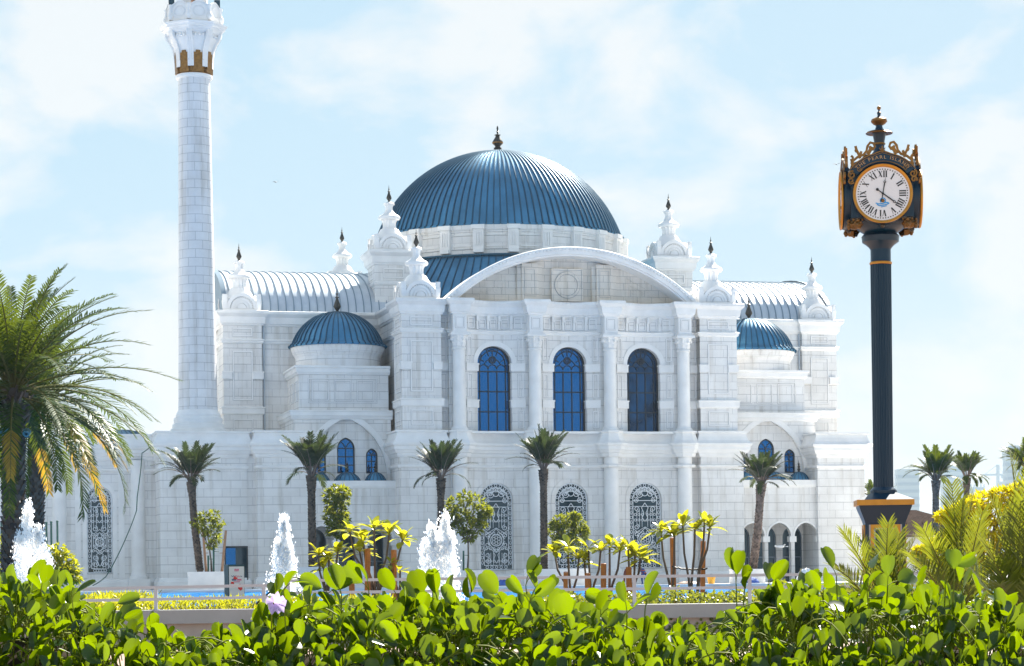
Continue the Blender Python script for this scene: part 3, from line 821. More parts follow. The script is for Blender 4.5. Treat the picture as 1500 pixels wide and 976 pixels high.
# --- pinnacles
def pinnacle_mesh(parent, cx, cy, z):
    b = MB()
    g = lambda x, y, h: (x, y, h)
    b.box(-1.4, 1.4, -1.4, 1.4, 0.0, 0.14)
    b.box(-1.12, 1.12, -1.12, 1.12, 0.14, 0.8)
    for q in range(4):
        ca, sa = cos(q * pi / 2), sin(q * pi / 2)
        def mp(s, d, ca=ca, sa=sa): x, y = s, -1.34 + d; return (x * ca - y * sa, x * sa + y * ca)
        for r0, r1, t in ((0.0, 0.34, -0.04), (0.40, 0.52, 0.0), (0.62, 0.80, 0.03), (0.90, 1.14, -0.05)):
            n = 18
            pi_, po = circ(0, 0.16, r0, n, 0, pi), circ(0, 0.16, r1, n, 0, pi)
            for i in range(n):
                A = [(*mp(p[0], t), p[1]) for p in (pi_[i], po[i], po[i + 1], pi_[i + 1])]
                b.face(A if r0 else [A[1], A[2], A[0]])
                b.face([(*mp(po[i][0], t), po[i][1]), (*mp(po[i + 1][0], t), po[i + 1][1]), (*mp(po[i + 1][0], 0.5), po[i + 1][1]), (*mp(po[i][0], 0.5), po[i][1])])
                if r0: b.face([(*mp(pi_[i][0], t), pi_[i][1]), (*mp(pi_[i + 1][0], t), pi_[i + 1][1]), (*mp(pi_[i + 1][0], 0.2), pi_[i + 1][1]), (*mp(pi_[i][0], 0.2), pi_[i][1])])
        b.face([(*mp(p[0], 0.08), p[1]) for p in circ(0, 0.16, 1.12, 18, 0, pi)])
        for k in range(15):                                   # egg row on the arch
            a = pi * (k + 0.5) / 15
            c = mp(0.85 * cos(a), 0.0); b.ball((c[0], c[1], 0.16 + 0.85 * sin(a)), 0.055, 4)
        # corner leaf, tilted outwards
        for e in (-1, 1):
            w = [(e * 0.98, 0.14), (e * 1.42, 0.14), (e * 1.48, 0.7), (e * 1.36, 1.22), (e * 1.18, 1.02)]
            f = [(*mp(s, -0.06 if h < 1 else -0.12), h) for s, h in w]
            k = [(*mp(s, 0.25), h) for s, h in w]
            b.face(f)
            for i in range(5): b.face([f[i], f[(i + 1) % 5], k[(i + 1) % 5], k[i]])
    b.lathe(0, 0, [(1.3, 1.0), (1.22, 0.8), (1.0, 1.32), (0.86, 1.5), (0.76, 1.68), (0.7, 1.78)], 28)
    b.lathe(0, 0, [(0.7, 1.78), (0.56, 1.84), (0.5, 2.0), (0.52, 2.3), (0.62, 2.5)], 48, flute=12, famp=0.12)
    b.lathe(0, 0, [(0.62, 2.5), (0.8, 2.55), (0.86, 2.65), (0.84, 2.76), (0.74, 2.84), (0.58, 2.92), (0.42, 3.05), (0.34, 3.18)], 28)
    b.lathe(0, 0, [(0.34, 3.18), (0.29, 3.3), (0.28, 3.5), (0.36, 3.66)], 32, flute=8, famp=0.12)
    b.lathe(0, 0, [(0.36, 3.66), (0.42, 3.7), (0.43, 3.78), (0.34, 3.84), (0.2, 3.9), (0.1, 3.92)], 24)
    o = b.build('pinnacle', M['stone'], parent, 35, loc=(cx, cy, z))
    f = finial(o, 0, 0, 3.88, 0.78)
    return o
pin = pinnacle_mesh(mosque, -11.3, 1.45, 21.44)
for x, y, z in ((11.3, 1.45, 21.44), (-23.05, 10.75, 21.44), (23.05, 10.75, 21.44), (-11.3, 11.6, 26.33), (11.3, 11.6, 26.33), (-11.3, 33.0, 26.33), (11.3, 33.0, 26.33), (-23.05, 33.8, 21.44), (23.05, 33.8, 21.44)):
    copy_tree(pin, mosque, (x, y, z))

# --- arched gable over the front
b = MB()
Ro, Ri, v0, v1 = 13.64, 13.0, -0.48, 2.05
ao = math.asin((21.44 - ZC) / Ro)
n = 60
def ring(R, v): return [(R * cos(ao + (pi - 2 * ao) * i / n), v, ZC + R * sin(ao + (pi - 2 * ao) * i / n)) for i in range(n + 1)]
prof = [(Ri, v1), (Ri, v0 + 0.25), (Ri + 0.08, v0 + 0.22), (Ri + 0.12, v0 + 0.06), (Ri + 0.4, v0 + 0.04), (Ri + 0.46, v0 - 0.06), (Ro - 0.04, v0 - 0.1), (Ro, v0), (Ro, v1)]
b.grid([ring(R, v) for R, v in prof])
for k in range(72):
    a = ao + (pi - 2 * ao) * (k + 0.5) / 72
    rad, tan = Vector((cos(a), 0, sin(a))), Vector((-sin(a), 0, cos(a)))
    b.obox(Vector((0, v0 - 0.07, ZC)) + rad * 13.44, tan * 0.09, (0, 0.05, 0), rad * 0.06)
b.build('gable_arch', M['stone'], mosque, 25)
b = MB()
tz = lambda s: ZC + sqrt(max(0.01, 13.02 ** 2 - s * s))
arch_wall(b, plane_front(1.5), -9.0, 9.0, 21.40, 25, (), m=0, step=0.4, top=tz)
b.face([(-9.9, 0.4, 21.405), (9.9, 0.4, 21.405), (9.9, 2.1, 21.405), (-9.9, 2.1, 21.405)])
for c in (-2.85, 2.85):
    mbox(b, plane_front(1.5), c - 0.95, c + 0.95, 21.4, tz(3.9) + 0.05, 0.1, -0.22)
    mbox(b, plane_front(1.5), c - 0.62, c + 0.62, 21.4, tz(3.55) + 0.05, 0.1, -0.42)
tymp = b.build('gable_wall', M['warm_bounce'], mosque)
b = MB()
mp = plane_front(1.5)
mbox(b, mp, -1.2, 1.2, 21.55, 23.95, 0.02, -0.3); frame_panel(b, plane_front(1.2), -1.2, 1.2, 21.55, 23.95, 0.1, 0.05)
ribbon(b, plane_front(1.2), circ(0, 22.75, 0.88, 40), 0.16, -0.09, 0.09)
ribbon(b, plane_front(1.2), circ(0, 22.75, 0.98, 40), 0.035, -0.005, 0.002, m=1); ribbon(b, plane_front(1.2), circ(0, 22.75, 0.785, 40), 0.035, -0.005, 0.002, m=1)
for s in (-1, 1):
    frame_panel(b, plane_front(1.08), 2.85 * s - 0.42, 2.85 * s + 0.42, 21.9, 23.9, 0.08, 0.05)
    tri = [(4.6 * s, 21.7), (8.3 * s, 21.7)] + [(x * s, tz(x) - 0.55) for x in (7.9, 7.2, 6.5, 5.8, 5.2, 4.6)] + [(4.6 * s, 21.7)]
    tri[1] = (8.0 * s, 21.7)
    ribbon(b, mp, tri, 0.09, -0.05, 0.07)
    tri2 = [(4.85 * s, 21.9), (7.2 * s, 21.9)] + [(x * s, tz(x) - 0.95) for x in (6.6, 6.0, 5.4, 4.85)] + [(4.85 * s, 21.9)]
    ribbon(b, mp, tri2, 0.06, -0.04, 0.06)
    for cx, cz, r in ((5.3, 22.4, 0.34), (6.0, 22.25, 0.26), (6.55, 22.12, 0.18)):
        ribbon(b, mp, spiral(cx * s, cz, r, 0.05, 0.5, 1.6 * s, 24), 0.06, -0.04, 0.06)
b.build('gable_relief', M['warm_bounce'], mosque)

# --- windows of the front
def upper_window(uc):
    mp = bay(uc, VU); flat = plane_front(VU + 1.02)
    mpw = lambda s, d: (uc + s, VU + 1.0 + d)
    o = dict(c=0.0, r=1.31, sill=11.88, spring=16.88)
    fr = MB()
    line = [(-1.25, 11.9)] + arch_line(dict(c=0, r=1.24, spring=16.88), 24) + [(1.25, 11.9)]
    ribbon(fr, mpw, line, 0.13, 0.0, 0.1)
    for x in (-0.98, -0.33, 0.33, 0.98):
        ribbon(fr, mpw, [(x, 11.9), (x, 16.4)], 0.075, 0.0, 0.1)
    for z in (11.94, 13.37, 14.85, 16.32): ribbon(fr, mpw, [(-1.25, z), (1.25, z)], 0.085, -0.003, 0.1)
    for x in (-0.655, 0, 0.655): ribbon(fr, mpw, circ(x, 16.5, 0.325, 10, 0, pi), 0.06, -0.004, 0.1)
    for x in (-0.98, 0.98): ribbon(fr, mpw, [(x, 16.4), (x * 0.99, 16.95)], 0.07, -0.002, 0.1)
    ribbon(fr, mpw, circ(0, 16.88, 0.96, 20, 0.02, pi - 0.02), 0.065, 0.002, 0.1)
    ribbon(fr, mpw, circ(0, 16.6, 0.66, 16, 0.35, pi - 0.35), 0.055, 0.003, 0.1)
    for k in range(1, 8):
        if k % 2 or k == 4:
            a = pi * k / 8; ribbon(fr, mpw, [(0.7 * cos(a), 16.8 + 0.7 * sin(a)), (1.22 * cos(a), 16.88 + 1.22 * sin(a))], 0.055, 0.004, 0.1)
    for k in (1, 3, 5, 7):
        a = pi * (k + (0.5 if k < 4 else -0.5)) / 8
        ribbon(fr, mpw, circ(1.1 * cos(a), 16.88 + 1.1 * sin(a), 0.1, 8), 0.045, 0.006, 0.08)
    ribbon(fr, mpw, circ(0, 17.18, 0.25, 14), 0.07, -0.006, 0.1)
    for k in range(6):
        a = pi * k / 3; ribbon(fr, mpw, circ(0.14 * cos(a), 17.18 + 0.14 * sin(a), 0.07, 6), 0.035, -0.007, 0.08)
    w = fr.build('upper_window', M['frame'], mosque)
    pb = MB(); arch_pane(pb, mpw, o, 0.07); pb.build('pane', M['glass_reflect_dark' if uc > 1 else 'glass'], w)
def scroll_grille(gr, mp, W, z0, zs, R, d=0.0):
    """white wrought-metal screen: borders, rosettes and mirrored scrolls"""
    wb = 0.05
    out = [(-W, z0), (-W, zs)] + arch_line(dict(c=0, r=R, spring=zs), 20)[1:-1] + [(W, zs), (W, z0), (-W, z0)]
    ribbon(gr, mp, out, 0.08, d, 0.05)
    inn = [(-W + 0.28, z0 + 0.3), (-W + 0.28, zs)] + arch_line(dict(c=0, r=R - 0.28, spring=zs), 20)[1:-1] + [(W - 0.28, zs), (W - 0.28, z0 + 0.3), (-W + 0.28, z0 + 0.3)]
    ribbon(gr, mp, inn, wb, d - 0.004, 0.05)
    H = zs - z0
    for sx in (-1, 1):
        k = 0
        z = z0 + 0.5
        while z < zs:
            x = sx * (W - 0.14)
            if k % 2: ribbon(gr, mp, circ(x, z, 0.1, 8), 0.04, d - 0.008, 0.04)
            else: ribbon(gr, mp, [(x, z - 0.16), (x + 0.08, z), (x, z + 0.16), (x - 0.08, z), (x, z - 0.16)], 0.04, d - 0.008, 0.04)
            z += 0.36; k += 1
    for k in range(9):
        a = pi * (k + 0.5) / 9
        ribbon(gr, mp, circ((R - 0.14) * cos(a), zs + (R - 0.14) * sin(a), 0.1, 8), 0.04, d - 0.008, 0.04)
    for k in range(5):
        x = -W + 0.5 + (2 * W - 1.0) * k / 4
        ribbon(gr, mp, circ(x, z0 + 0.16, 0.1, 8), 0.04, d - 0.008, 0.04)
    zc = z0 + H * 0.42                                         # central rosette
    ri = min(0.42, W * 0.36)
    ribbon(gr, mp, circ(0, zc, ri, 20), 0.06, d - 0.012, 0.05)
    for k in range(6):
        a = pi * k / 3 + pi / 6
        ribbon(gr, mp, circ(ri * 0.52 * cos(a), zc + ri * 0.52 * sin(a), ri * 0.27, 8), 0.04, d - 0.014, 0.04)
    q = ri + 0.14
    ribbon(gr, mp, [(0, zc - q * 1.5), (q, zc - 0.25), (q, zc + 0.25), (0, zc + q * 1.5), (-q, zc + 0.25), (-q, zc - 0.25), (0, zc - q * 1.5)], 0.05, d - 0.01, 0.05)
    for sx in (-1, 1):
        for zz, r, up in ((z0 + 0.62, 0.24, 1), (z0 + H * 0.20, 0.2, -1), (zc - 0.32, 0.22, 1), (zc + 0.34, 0.22, -1), (z0 + H * 0.6, 0.22, 1), (z0 + H * 0.86, 0.24, -1), (zs - 0.05, 0.2, 1)):
            x = sx * (W - 0.28 - r - 0.04)
            ribbon(gr, mp, spiral(x, zz, r, 0.05, pi / 2 * up, 1.4 * sx * up, 18), 0.045, d - 0.016, 0.04)
        for x in (0.22, 0.42, 0.62):
            if x < W - 0.3:
                ribbon(gr, mp, [(sx * x, z0 + 0.3), (sx * x, z0 + H * 0.24)], 0.03, d + 0.01, 0.03)
                ribbon(gr, mp, [(sx * x, z0 + H * 0.6), (sx * x, z0 + H * 0.84)], 0.03, d + 0.01, 0.03)
        ribbon(gr, mp, [(0, z0 + 0.45), (sx * 0.2, z0 + 0.75), (sx * 0.1, z0 + 1.05), (sx * 0.25, z0 + 1.3), (0, z0 + 1.5)], 0.045, d - 0.018, 0.04)
        ribbon(gr, mp, [(0, z0 + H * 0.68), (sx * 0.22, z0 + H * 0.73), (sx * 0.08, z0 + H * 0.8), (sx * 0.26, z0 + H * 0.88), (0, z0 + H * 0.95)], 0.045, d - 0.018, 0.04)
        ribbon(gr, mp, spiral(sx * R * 0.36, zs + R * 0.34, R * 0.24, 0.05, 0, 1.5 * sx, 18), 0.045, d - 0.018, 0.04)
    ribbon(gr, mp, [(-W + 0.28, z0 + H * 0.985), (W - 0.28, z0 + H * 0.985)], 0.05, d - 0.006, 0.05)
    ribbon(gr, mp, [(-W + 0.28, z0 + H * 0.9), (W - 0.28, z0 + H * 0.9)], 0.04, d - 0.006, 0.05)
    for sx in (-1, 1):
        for f in (0.12, 0.30, 0.52, 0.70, 0.78):
            zz = z0 + H * f
            for x in (0.18, 0.46, 0.74):
                if x < W - 0.34: ribbon(gr, mp, circ(sx * x, zz, 0.09, 8), 0.035, d - 0.003, 0.03)
        ribbon(gr, mp, [(sx * (W - 0.3), zc - 0.75), (sx * (W * 0.5), zc - 0.55), (0, zc - 0.9)], 0.04, d - 0.005, 0.03)
        ribbon(gr, mp, [(sx * (W - 0.3), zc + 0.75), (sx * (W * 0.5), zc + 0.55), (0, zc + 0.9)], 0.04, d - 0.005, 0.03)
        for k in range(4):
            a = pi / 2 - sx * (k + 0.5) * pi / 9
            ribbon(gr, mp, circ(R * 0.62 * cos(a), zs + R * 0.62 * sin(a), R * 0.11, 8), 0.035, d - 0.004, 0.03)
    ribbon(gr, mp, circ(0, zs + R * 0.42, R * 0.2, 12), 0.05, d - 0.02, 0.04)
    for k in range(5):
        a = pi * (k + 0.5) / 5; ribbon(gr, mp, circ(R * 0.4 * cos(a), zs + R * 0.42 + R * 0.2 * sin(a), R * 0.13, 8), 0.04, d - 0.022, 0.04)
def grille_window(mp, o, parent):
    pb = MB(); arch_pane(pb, mp, o, 0.12)
    w = pb.build('grille_window', M['dark_glass'], parent)
    gr = MB(); scroll_grille(gr, lambda s, d: mp(o['c'] + s, d), o['r'] - 0.05, o['sill'] + 0.05, o['spring'], o['r'] - 0.05)
    gr.build('grille', M['grille'], w)
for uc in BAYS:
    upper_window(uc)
    grille_window(lambda s, d, uc=uc: (uc + s, V0 + 0.62 + d), dict(c=0.0, r=1.25, sill=1.75, spring=6.87), mosque)

# --- corner blocks with small domes, pointed recesses and loggias
for s in (-1, 1):
    mm = (lambda p: p) if s < 0 else mirror
    side = plane_left if s < 0 else plane_right
    C0 = 16.3 * s
    lo, hi = sorted((13.0 * s, 20.2 * s))
    gothic = dict(c=C0, r=2.95, sill=8.28, spring=8.9, k=1.465)
    b = MB()
    arch_wall(b, plane_front(3.2), lo, hi, 8.28, 13.35, [gothic], 0.35)
    arch_wall(b, side(20.2 * s), 3.2, 9.7, 8.0, 13.35)
    wins = [dict(c=C0 - 1.92, r=0.44, sill=8.95, spring=10.25, k=1.25), dict(c=C0, r=0.66, sill=8.95, spring=10.75, k=1.3), dict(c=C0 + 1.92, r=0.44, sill=8.95, spring=10.25, k=1.25)]
    arch_wall(b, plane_front(3.55), C0 - 3.2, C0 + 3.2, 8.28, 13.2, wins, 0.3)
    blk = b.build('corner_block', M['ashlar'], mosque)
    b = MB(); arch_band(b, plane_front(3.2), gothic, 0.4, 0.07)
    b.sweep(mm([(-20.2, 9.7), (-20.2, 3.2), (-12.9, 3.2)]), [(0, 12.85), (0.1, 12.9), (0.16, 13.02), (0.16, 13.1), (0.24, 13.14), (0.24, 13.42), (0.3, 13.46), (0.3, 13.54), (-0.9, 13.56)])
    b.build('block_trim', M['stone'], blk)
    for o in wins:
        fr = MB(); mpw = plane_front(3.68)
        line = [(o['c'] - o['r'] + 0.05, o['sill'] + 0.04)] + arch_line(dict(c=o['c'], r=o['r'] - 0.05, spring=o['spring'], k=o['k']), 16) + [(o['c'] + o['r'] - 0.05, o['sill'] + 0.04), (o['c'] - o['r'] + 0.05, o['sill'] + 0.04)]
        ribbon(fr, mpw, line, 0.11, 0.0, 0.08)
        ribbon(fr, mpw, [(o['c'], o['sill']), (o['c'], o['spring'] + 0.1)], 0.07, 0.002, 0.08)
        n_ = 3 if o['r'] > 0.5 else 3
        for k in range(1, n_ + 1):
            z = o['sill'] + (o['spring'] + 0.05 - o['sill']) * k / n_
            ribbon(fr, mpw, [(o['c'] - o['r'], z), (o['c'] + o['r'], z)], 0.07, 0.004, 0.08)
        for e in (-1, 1):
            ribbon(fr, mpw, [(o['c'], o['spring'] + 0.08), (o['c'] + e * o['r'] * 0.3, o['spring'] + o['r'] * 0.6), (o['c'] + e * o['r'] * 0.62, o['spring'] + o['r'] * 0.85)], 0.06, 0.005, 0.08)
        w = fr.build('pointed_window', M['frame'], mosque)
        pb = MB(); arch_pane(pb, mpw, o, 0.06); pb.build('pane', M['glass'], w)
    b = MB(); x0, x1 = sorted((13.0 * s, 19.65 * s)); b.box(x0, x1, 4.0, 9.75, 13.3, 16.8)
    up = b.build('upper_block', M['ashlar'], mosque)
    b = MB()
    b.sweep(mm([(-19.65, 9.7), (-19.65, 4.0), (-12.9, 4.0)]), [(0, 16.2), (0.1, 16.24), (0.15, 16.34), (0.22, 16.38), (0.22, 16.66), (0.34, 16.72), (0.34, 16.86), (-1.2, 16.88)])
    c = 16.4 * s
    frame_panel(b, plane_front(4.0), c - 2.55, c + 2.55, 14.15, 15.95, 0.06, 0.05)
    for x in (-1.68, 0, 1.68): frame_panel(b, plane_front(4.0), c + x - 0.62, c + x + 0.62, 14.3, 15.8, 0.06, 0.05)
    for vv in (5.4, 7.4): frame_panel(b, side(19.65 * s), vv - 0.7, vv + 0.7, 14.3, 15.8, 0.06, 0.05)
    b.face([(x0, 4.0, 16.85), (x1, 4.0, 16.85), (x1, 9.7, 16.85), (x0, 9.7, 16.85)])
    b.build('block_trim', M['stone'], up)
    b = MB(); cx, cv = 16.25 * s, 6.9
    b.lathe(cx, cv, [(3.15, 16.8), (3.15, 17.65), (3.2, 17.7), (3.26, 17.85), (3.34, 17.9), (3.4, 18.1), (3.5, 18.3), (3.52, 18.42), (3.2, 18.5)], 64)
    d0 = b.build('small_drum', M['ashlar'], mosque, 30)
    b = MB(); rb, ri = 3.35, 2.42; rs = (rb * rb + ri * ri) / (2 * ri); t0 = math.asin(min(1, rb / rs))
    pf = [(3.6, 18.42), (3.62, 18.55), (3.5, 18.58), (3.45, 18.7), (rb, 18.74)] + [(max(0.06, rs * sin(t0 * (1 - i / 18))), 18.74 + ri - rs + rs * cos(t0 * (1 - i / 18))) for i in range(1, 19)]
    seam_lathe(b, cx, cv, pf, 44, 0.07, 0.08)
    d1 = b.build('small_dome', [M['zinc'], M['seam']], mosque, 50)
    finial(d1, cx, cv, 21.1, 1.05)
    # loggia
    pitch, cc = 2.13, 16.42 * s
    ops = [dict(c=cc + pitch * k, r=0.92, sill=0.6, spring=4.05, k=1.12) for k in (-1, 0, 1)]
    x0, x1 = sorted((13.05 * s, 19.45 * s))
    b = MB()
    arch_wall(b, plane_front(1.2), x0, x1, 0.6, 8.0, ops, 0.45)
    b.face([(x0, 1.2, 8.3), (x1, 1.2, 8.3), (x1, 3.6, 8.3), (x0, 3.6, 8.3)])
    b.face([(x0, 1.65, 5.6), (x1, 1.65, 5.6), (x1, 4.2, 5.6), (x0, 4.2, 5.6)])
    b.face([(x0, 1.65, 0.6), (x0, 1.65, 5.6), (x0, 4.2, 5.6), (x0, 4.2, 0.6)]); b.face([(x1, 1.65, 0.6), (x1, 1.65, 5.6), (x1, 4.2, 5.6), (x1, 4.2, 0.6)])
    dops = [dict(c=cc + pitch * k, r=0.8, sill=0.62, spring=4.0, k=1.2) for k in (-1, 0, 1)]
    arch_wall(b, plane_front(4.1), x0, x1, 0.6, 5.6, dops, 0.25)
    lg = b.build('loggia', M['ashlar'], mosque)
    b = MB()
    b.sweep([(x0, 1.2), (x1, 1.2)], [(0, 7.75), (0.06, 7.8), (0.1, 7.95), (0.1, 8.32), (-0.3, 8.33)])
    for o in ops: arch_band(b, plane_front(1.2), o, 0.13, 0.05)
    for k in (-1.5, -0.5, 0.5, 1.5): mbox(b, plane_front(1.2), cc + pitch * k - 0.27, cc + pitch * k + 0.27, 3.62, 4.05, 0.5, -0.07)
    b.build('loggia_trim', M['stone'], lg)
    for o in dops:
        pb = MB(); arch_pane(pb, plane_front(4.1), o, 0.2); dd = pb.build('glazed_door', M['dark_glass'], mosque)
        fr = MB(); mpw = plane_front(4.1)
        ribbon(fr, mpw, [(o['c'] - 0.76, 0.65)] + arch_line(dict(c=o['c'], r=0.76, spring=4.0, k=1.2), 14) + [(o['c'] + 0.76, 0.65)], 0.09, 0.1, 0.08)
        for x in (-0.72, 0.0, 0.72): ribbon(fr, mpw, [(o['c'] + x, 0.65), (o['c'] + x, 2.5)], 0.09, 0.09, 0.08)
        ribbon(fr, mpw, [(o['c'] - 0.76, 2.5), (o['c'] + 0.76, 2.5)], 0.09, 0.085, 0.08)
        fr.build('door_frame', M['tower_glass'], dd)
    for k, r in ((-1, 0.74), (0, 0.92), (1, 0.74)):
        b = MB(); cx, cv = cc + 2.08 * k, 2.4
        seam_lathe(b, cx, cv, [(r, 8.32), (r * 1.02, 8.4), (r * 0.95, 8.5), (r * 0.8, 8.68), (r * 0.55, 8.86), (r * 0.25, 8.97), (0.05, 9.0)], 16, 0.04, 0.04)
        q = b.build('little_dome', [M['zinc'], M['seam']], mosque, 50)
        b = MB(); b.lathe(cx, cv, [(0.12, 8.95), (0.07, 9.05), (0.14, 9.15), (0.07, 9.28), (0.11, 9.38), (0.05, 9.5), (0.08, 9.58), (0.02, 9.7), (0.01, 9.9)], 10)
        b.build('finial', M['bronze'], q, 45)
    # base block
    b = MB()
    x0, x1 = sorted((19.4 * s, 23.2 * s))
    arch_wall(b, plane_front(0.8), x0, x1, 0.5, 10.0); arch_wall(b, side(23.2 * s), 0.8, 9.7, 0.5, 10.0)
    arch_wall(b, (plane_right if s < 0 else plane_left)(19.4 * s), 0.8, 4.2, 0.5, 10.0)
    bb = b.build('base_block', M['ashlar'], mosque)
    pth = mm([(-23.2, 9.7), (-23.2, 0.8), (-19.4, 0.8), (-19.4, 3.3)])
    b = MB(); b.sweep(pth, PR_BASE); b.sweep(pth, PR_BSTR); b.face([(x0, 0.9, 11.88), (x1, 0.9, 11.88), (x1, 9.7, 11.88), (x0, 9.7, 11.88)])
    b.sweep(mm([(-23.2, 9.7), (-23.2, 0.8), (-19.45, 0.8)]), PR_PLINTH)
    b.build('base_trim', M['stone'], bb)

# --- gallery wall running off to the left
b = MB()
GV = 5.5
gops = [dict(c=-34.0 - 5.6 * k, r=0.92, sill=1.85, spring=7.2) for k in range(5)]
arch_wall(b, plane_front(GV), -62, -29.0, 0.5, 10.0, gops, 0.4)
b.build('gallery_wall', M['ashlar'], mosque)
b = MB()
gp = [(-62, GV), (-29.0, GV)]
b.sweep(gp, PR_BASE); b.sweep(gp, PR_BSTR); b.sweep(gp, PR_PLINTH)
for k in range(5):
    c = -34.0 - 5.6 * k
    arch_band(b, plane_front(GV), gops[k], 0.3, 0.05, foot=1.5)
    mbox(b, plane_front(GV), c - 1.75, c - 1.35, 1.45, 9.2, 0.02, -0.06); mbox(b, plane_front(GV), c + 1.35, c + 1.75, 1.45, 9.2, 0.02, -0.06)
b.build('gallery_trim', M['stone'], mosque)
for k in range(6):
    c = -31.25 - 5.6 * k
    b = MB(); b.lathe(c, GV + 0.05, [(0.68, 1.4), (0.68, 1.58), (0.6, 1.66), (0.55, 1.85), (0.52, 2.0), (0.5, 9.2), (0.5, 10.0)], 24)
    b.box(c - 0.78, c + 0.78, GV - 0.72, GV, 0.5, 1.4); b.build('column', M['stone'], mosque, 40)
for o in gops: grille_window(plane_front(GV + 0.25), o, mosque)
b = MB(); seam_lathe(b, -31.8, 14.5, [(3.3, 11.4), (3.35, 11.7), (3.1, 11.85), (2.4, 12.25), (1.5, 12.6), (0.6, 12.75), (0.05, 12.78)], 32, 0.06, 0.06)
b.build('low_dome', [M['zinc'], M['seam']], mosque, 50)
b = MB(); b.box(-45, -27, 11, 18, 0.6, 11.45); b.build('rear_hall', M['ashlar'], mosque)

b = MB(); arch_wall(b, plane_front(1.86), -24.2, -22.9, 0.5, 11.8); b.build('joining_wall', M['ashlar'], mosque)
# ------------------------------------------------------------------ minaret
MU, MV = -26.9, 4.9
minaret = empty('minaret', tuple(mosque.location + Vector((MU * cos(ROT) - MV * sin(ROT), MU * sin(ROT) + MV * cos(ROT), 0.6))), ROT)
tag(minaret, 'tall round white minaret with gilded collar and balcony, left of the dome', 'minaret')
b = MB(); H = 3.1
b.box(-H, H, -H, H, -0.1, 9.45)
base = b.build('base_block', M['ashlar'], minaret)
sq = [(-H, -H), (H, -H), (H, H), (-H, H)]
b = MB(); b.sweep(sq, dz(PR_BASE, -0.6), closed=True); b.sweep(sq, dz(PR_BSTR, -0.6), closed=True); b.sweep(sq, dz(PR_PLINTH, -0.6), closed=True)
b.face([(x, y, 11.28) for x, y in sq]); b.build('base_trim', M['stone'], base)
b = MB()
b.lathe(0, 0, [(2.0, 11.25), (2.0, 11.6), (1.86, 11.7), (1.86, 11.95), (1.72, 12.05), (1.76, 12.2), (1.76, 12.4), (1.6, 12.5), (1.62, 12.65), (1.5, 12.85), (1.43, 13.0)], 48)
b.build('foot_moulding', M['stone'], minaret, 30)
b = MB()
b.lathe(0, 0, [(1.42 - 0.29 * (i / 24) ** 0.9, 12.95 + (37.2 - 12.95) * i / 24) for i in range(25)], 64)
b.build('shaft', M['shaft'], minaret, 40)
b = MB()
b.lathe(0, 0, [(1.13, 37.0), (1.3, 37.05), (1.33, 37.15), (1.3, 37.28), (1.18, 37.32)], 48); b.build('neck_ring', M['stone'], minaret, 30)
b = MB()
b.lathe(0, 0, [(1.2, 37.3), (1.22, 37.9), (1.28, 38.6)], 48)
for k in range(8):
    a = 2 * pi * k / 8 + 0.12
    rad, tan = Vector((cos(a), sin(a), 0)), Vector((-sin(a), cos(a), 0))
    for w, z0, z1, o in ((0.40, 37.36, 37.6, 1.24), (0.34, 37.6, 38.2, 1.26), (0.40, 38.2, 38.5, 1.28), (0.30, 38.5, 38.75, 1.30), (0.16, 38.75, 38.9, 1.31)):
        b.obox(rad * o + Vector((0, 0, (z0 + z1) / 2)), tan * w, rad * 0.07, (0, 0, (z1 - z0) / 2))
b.build('gilded_collar', M['gold'], minaret)
b = MB()
b.lathe(0, 0, [(1.26, 38.5), (1.3, 38.8), (1.42, 39.2), (1.62, 39.6), (1.72, 39.8), (1.72, 40.1), (1.9, 40.2), (1.95, 40.3)], 48)
for k in range(8):
    a = 2 * pi * (k + 0.5) / 8 + 0.12
    rad, tan = Vector((cos(a), sin(a), 0)), Vector((-sin(a), cos(a), 0))
    pts = [(1.37, 37.75), (1.41, 38.5), (1.50, 39.0), (1.7, 39.5), (1.98, 39.9), (2.05, 40.15), (2.05, 40.35)]
    for (r0, z0), (r1, z1) in zip(pts[:-1], pts[1:]):
        for off in (-0.15, 0, 0.15):
            p = [rad * r0 + tan * (off - 0.07) + Vector((0, 0, z0)), rad * r0 + tan * (off + 0.07) + Vector((0, 0, z0)), rad * r1 + tan * (off + 0.07) + Vector((0, 0, z1)), rad * r1 + tan * (off - 0.07) + Vector((0, 0, z1))]
            b.face(p)
            for e in (-0.07, 0.07):
                A = rad * r0 + tan * (off + e) + Vector((0, 0, z0)); B = rad * r1 + tan * (off + e) + Vector((0, 0, z1))
                b.face([A, B, B - rad * 0.25, A - rad * 0.25])
    am = a + pi / 8
    for e in (-0.16, 0, 0.16):
        q = Vector((cos(am + e), sin(am + e), 0)); b.ball(q * 1.74 + Vector((0, 0, 39.95)), 0.11, 5)
b.build('corbel', M['stone'], minaret, 30)
def octo(r): return [(r * cos(2 * pi * (k + 0.5) / 8 + 0.12), r * sin(2 * pi * (k + 0.5) / 8 + 0.12)) for k in range(8)]
b = MB(); b.sweep(octo(1.95), [(0.0, 40.2), (0.12, 40.3), (0.2, 40.45), (0.34, 40.5), (0.36, 40.62), (0.46, 40.7), (0.5, 40.82), (0.2, 40.9), (0.02, 41.0), (0.02, 41.05), (-1.2, 41.06)], closed=True)
b.build('balcony_cornice', M['stone'], minaret, 30)
b = MB()
oc = octo(1.98)
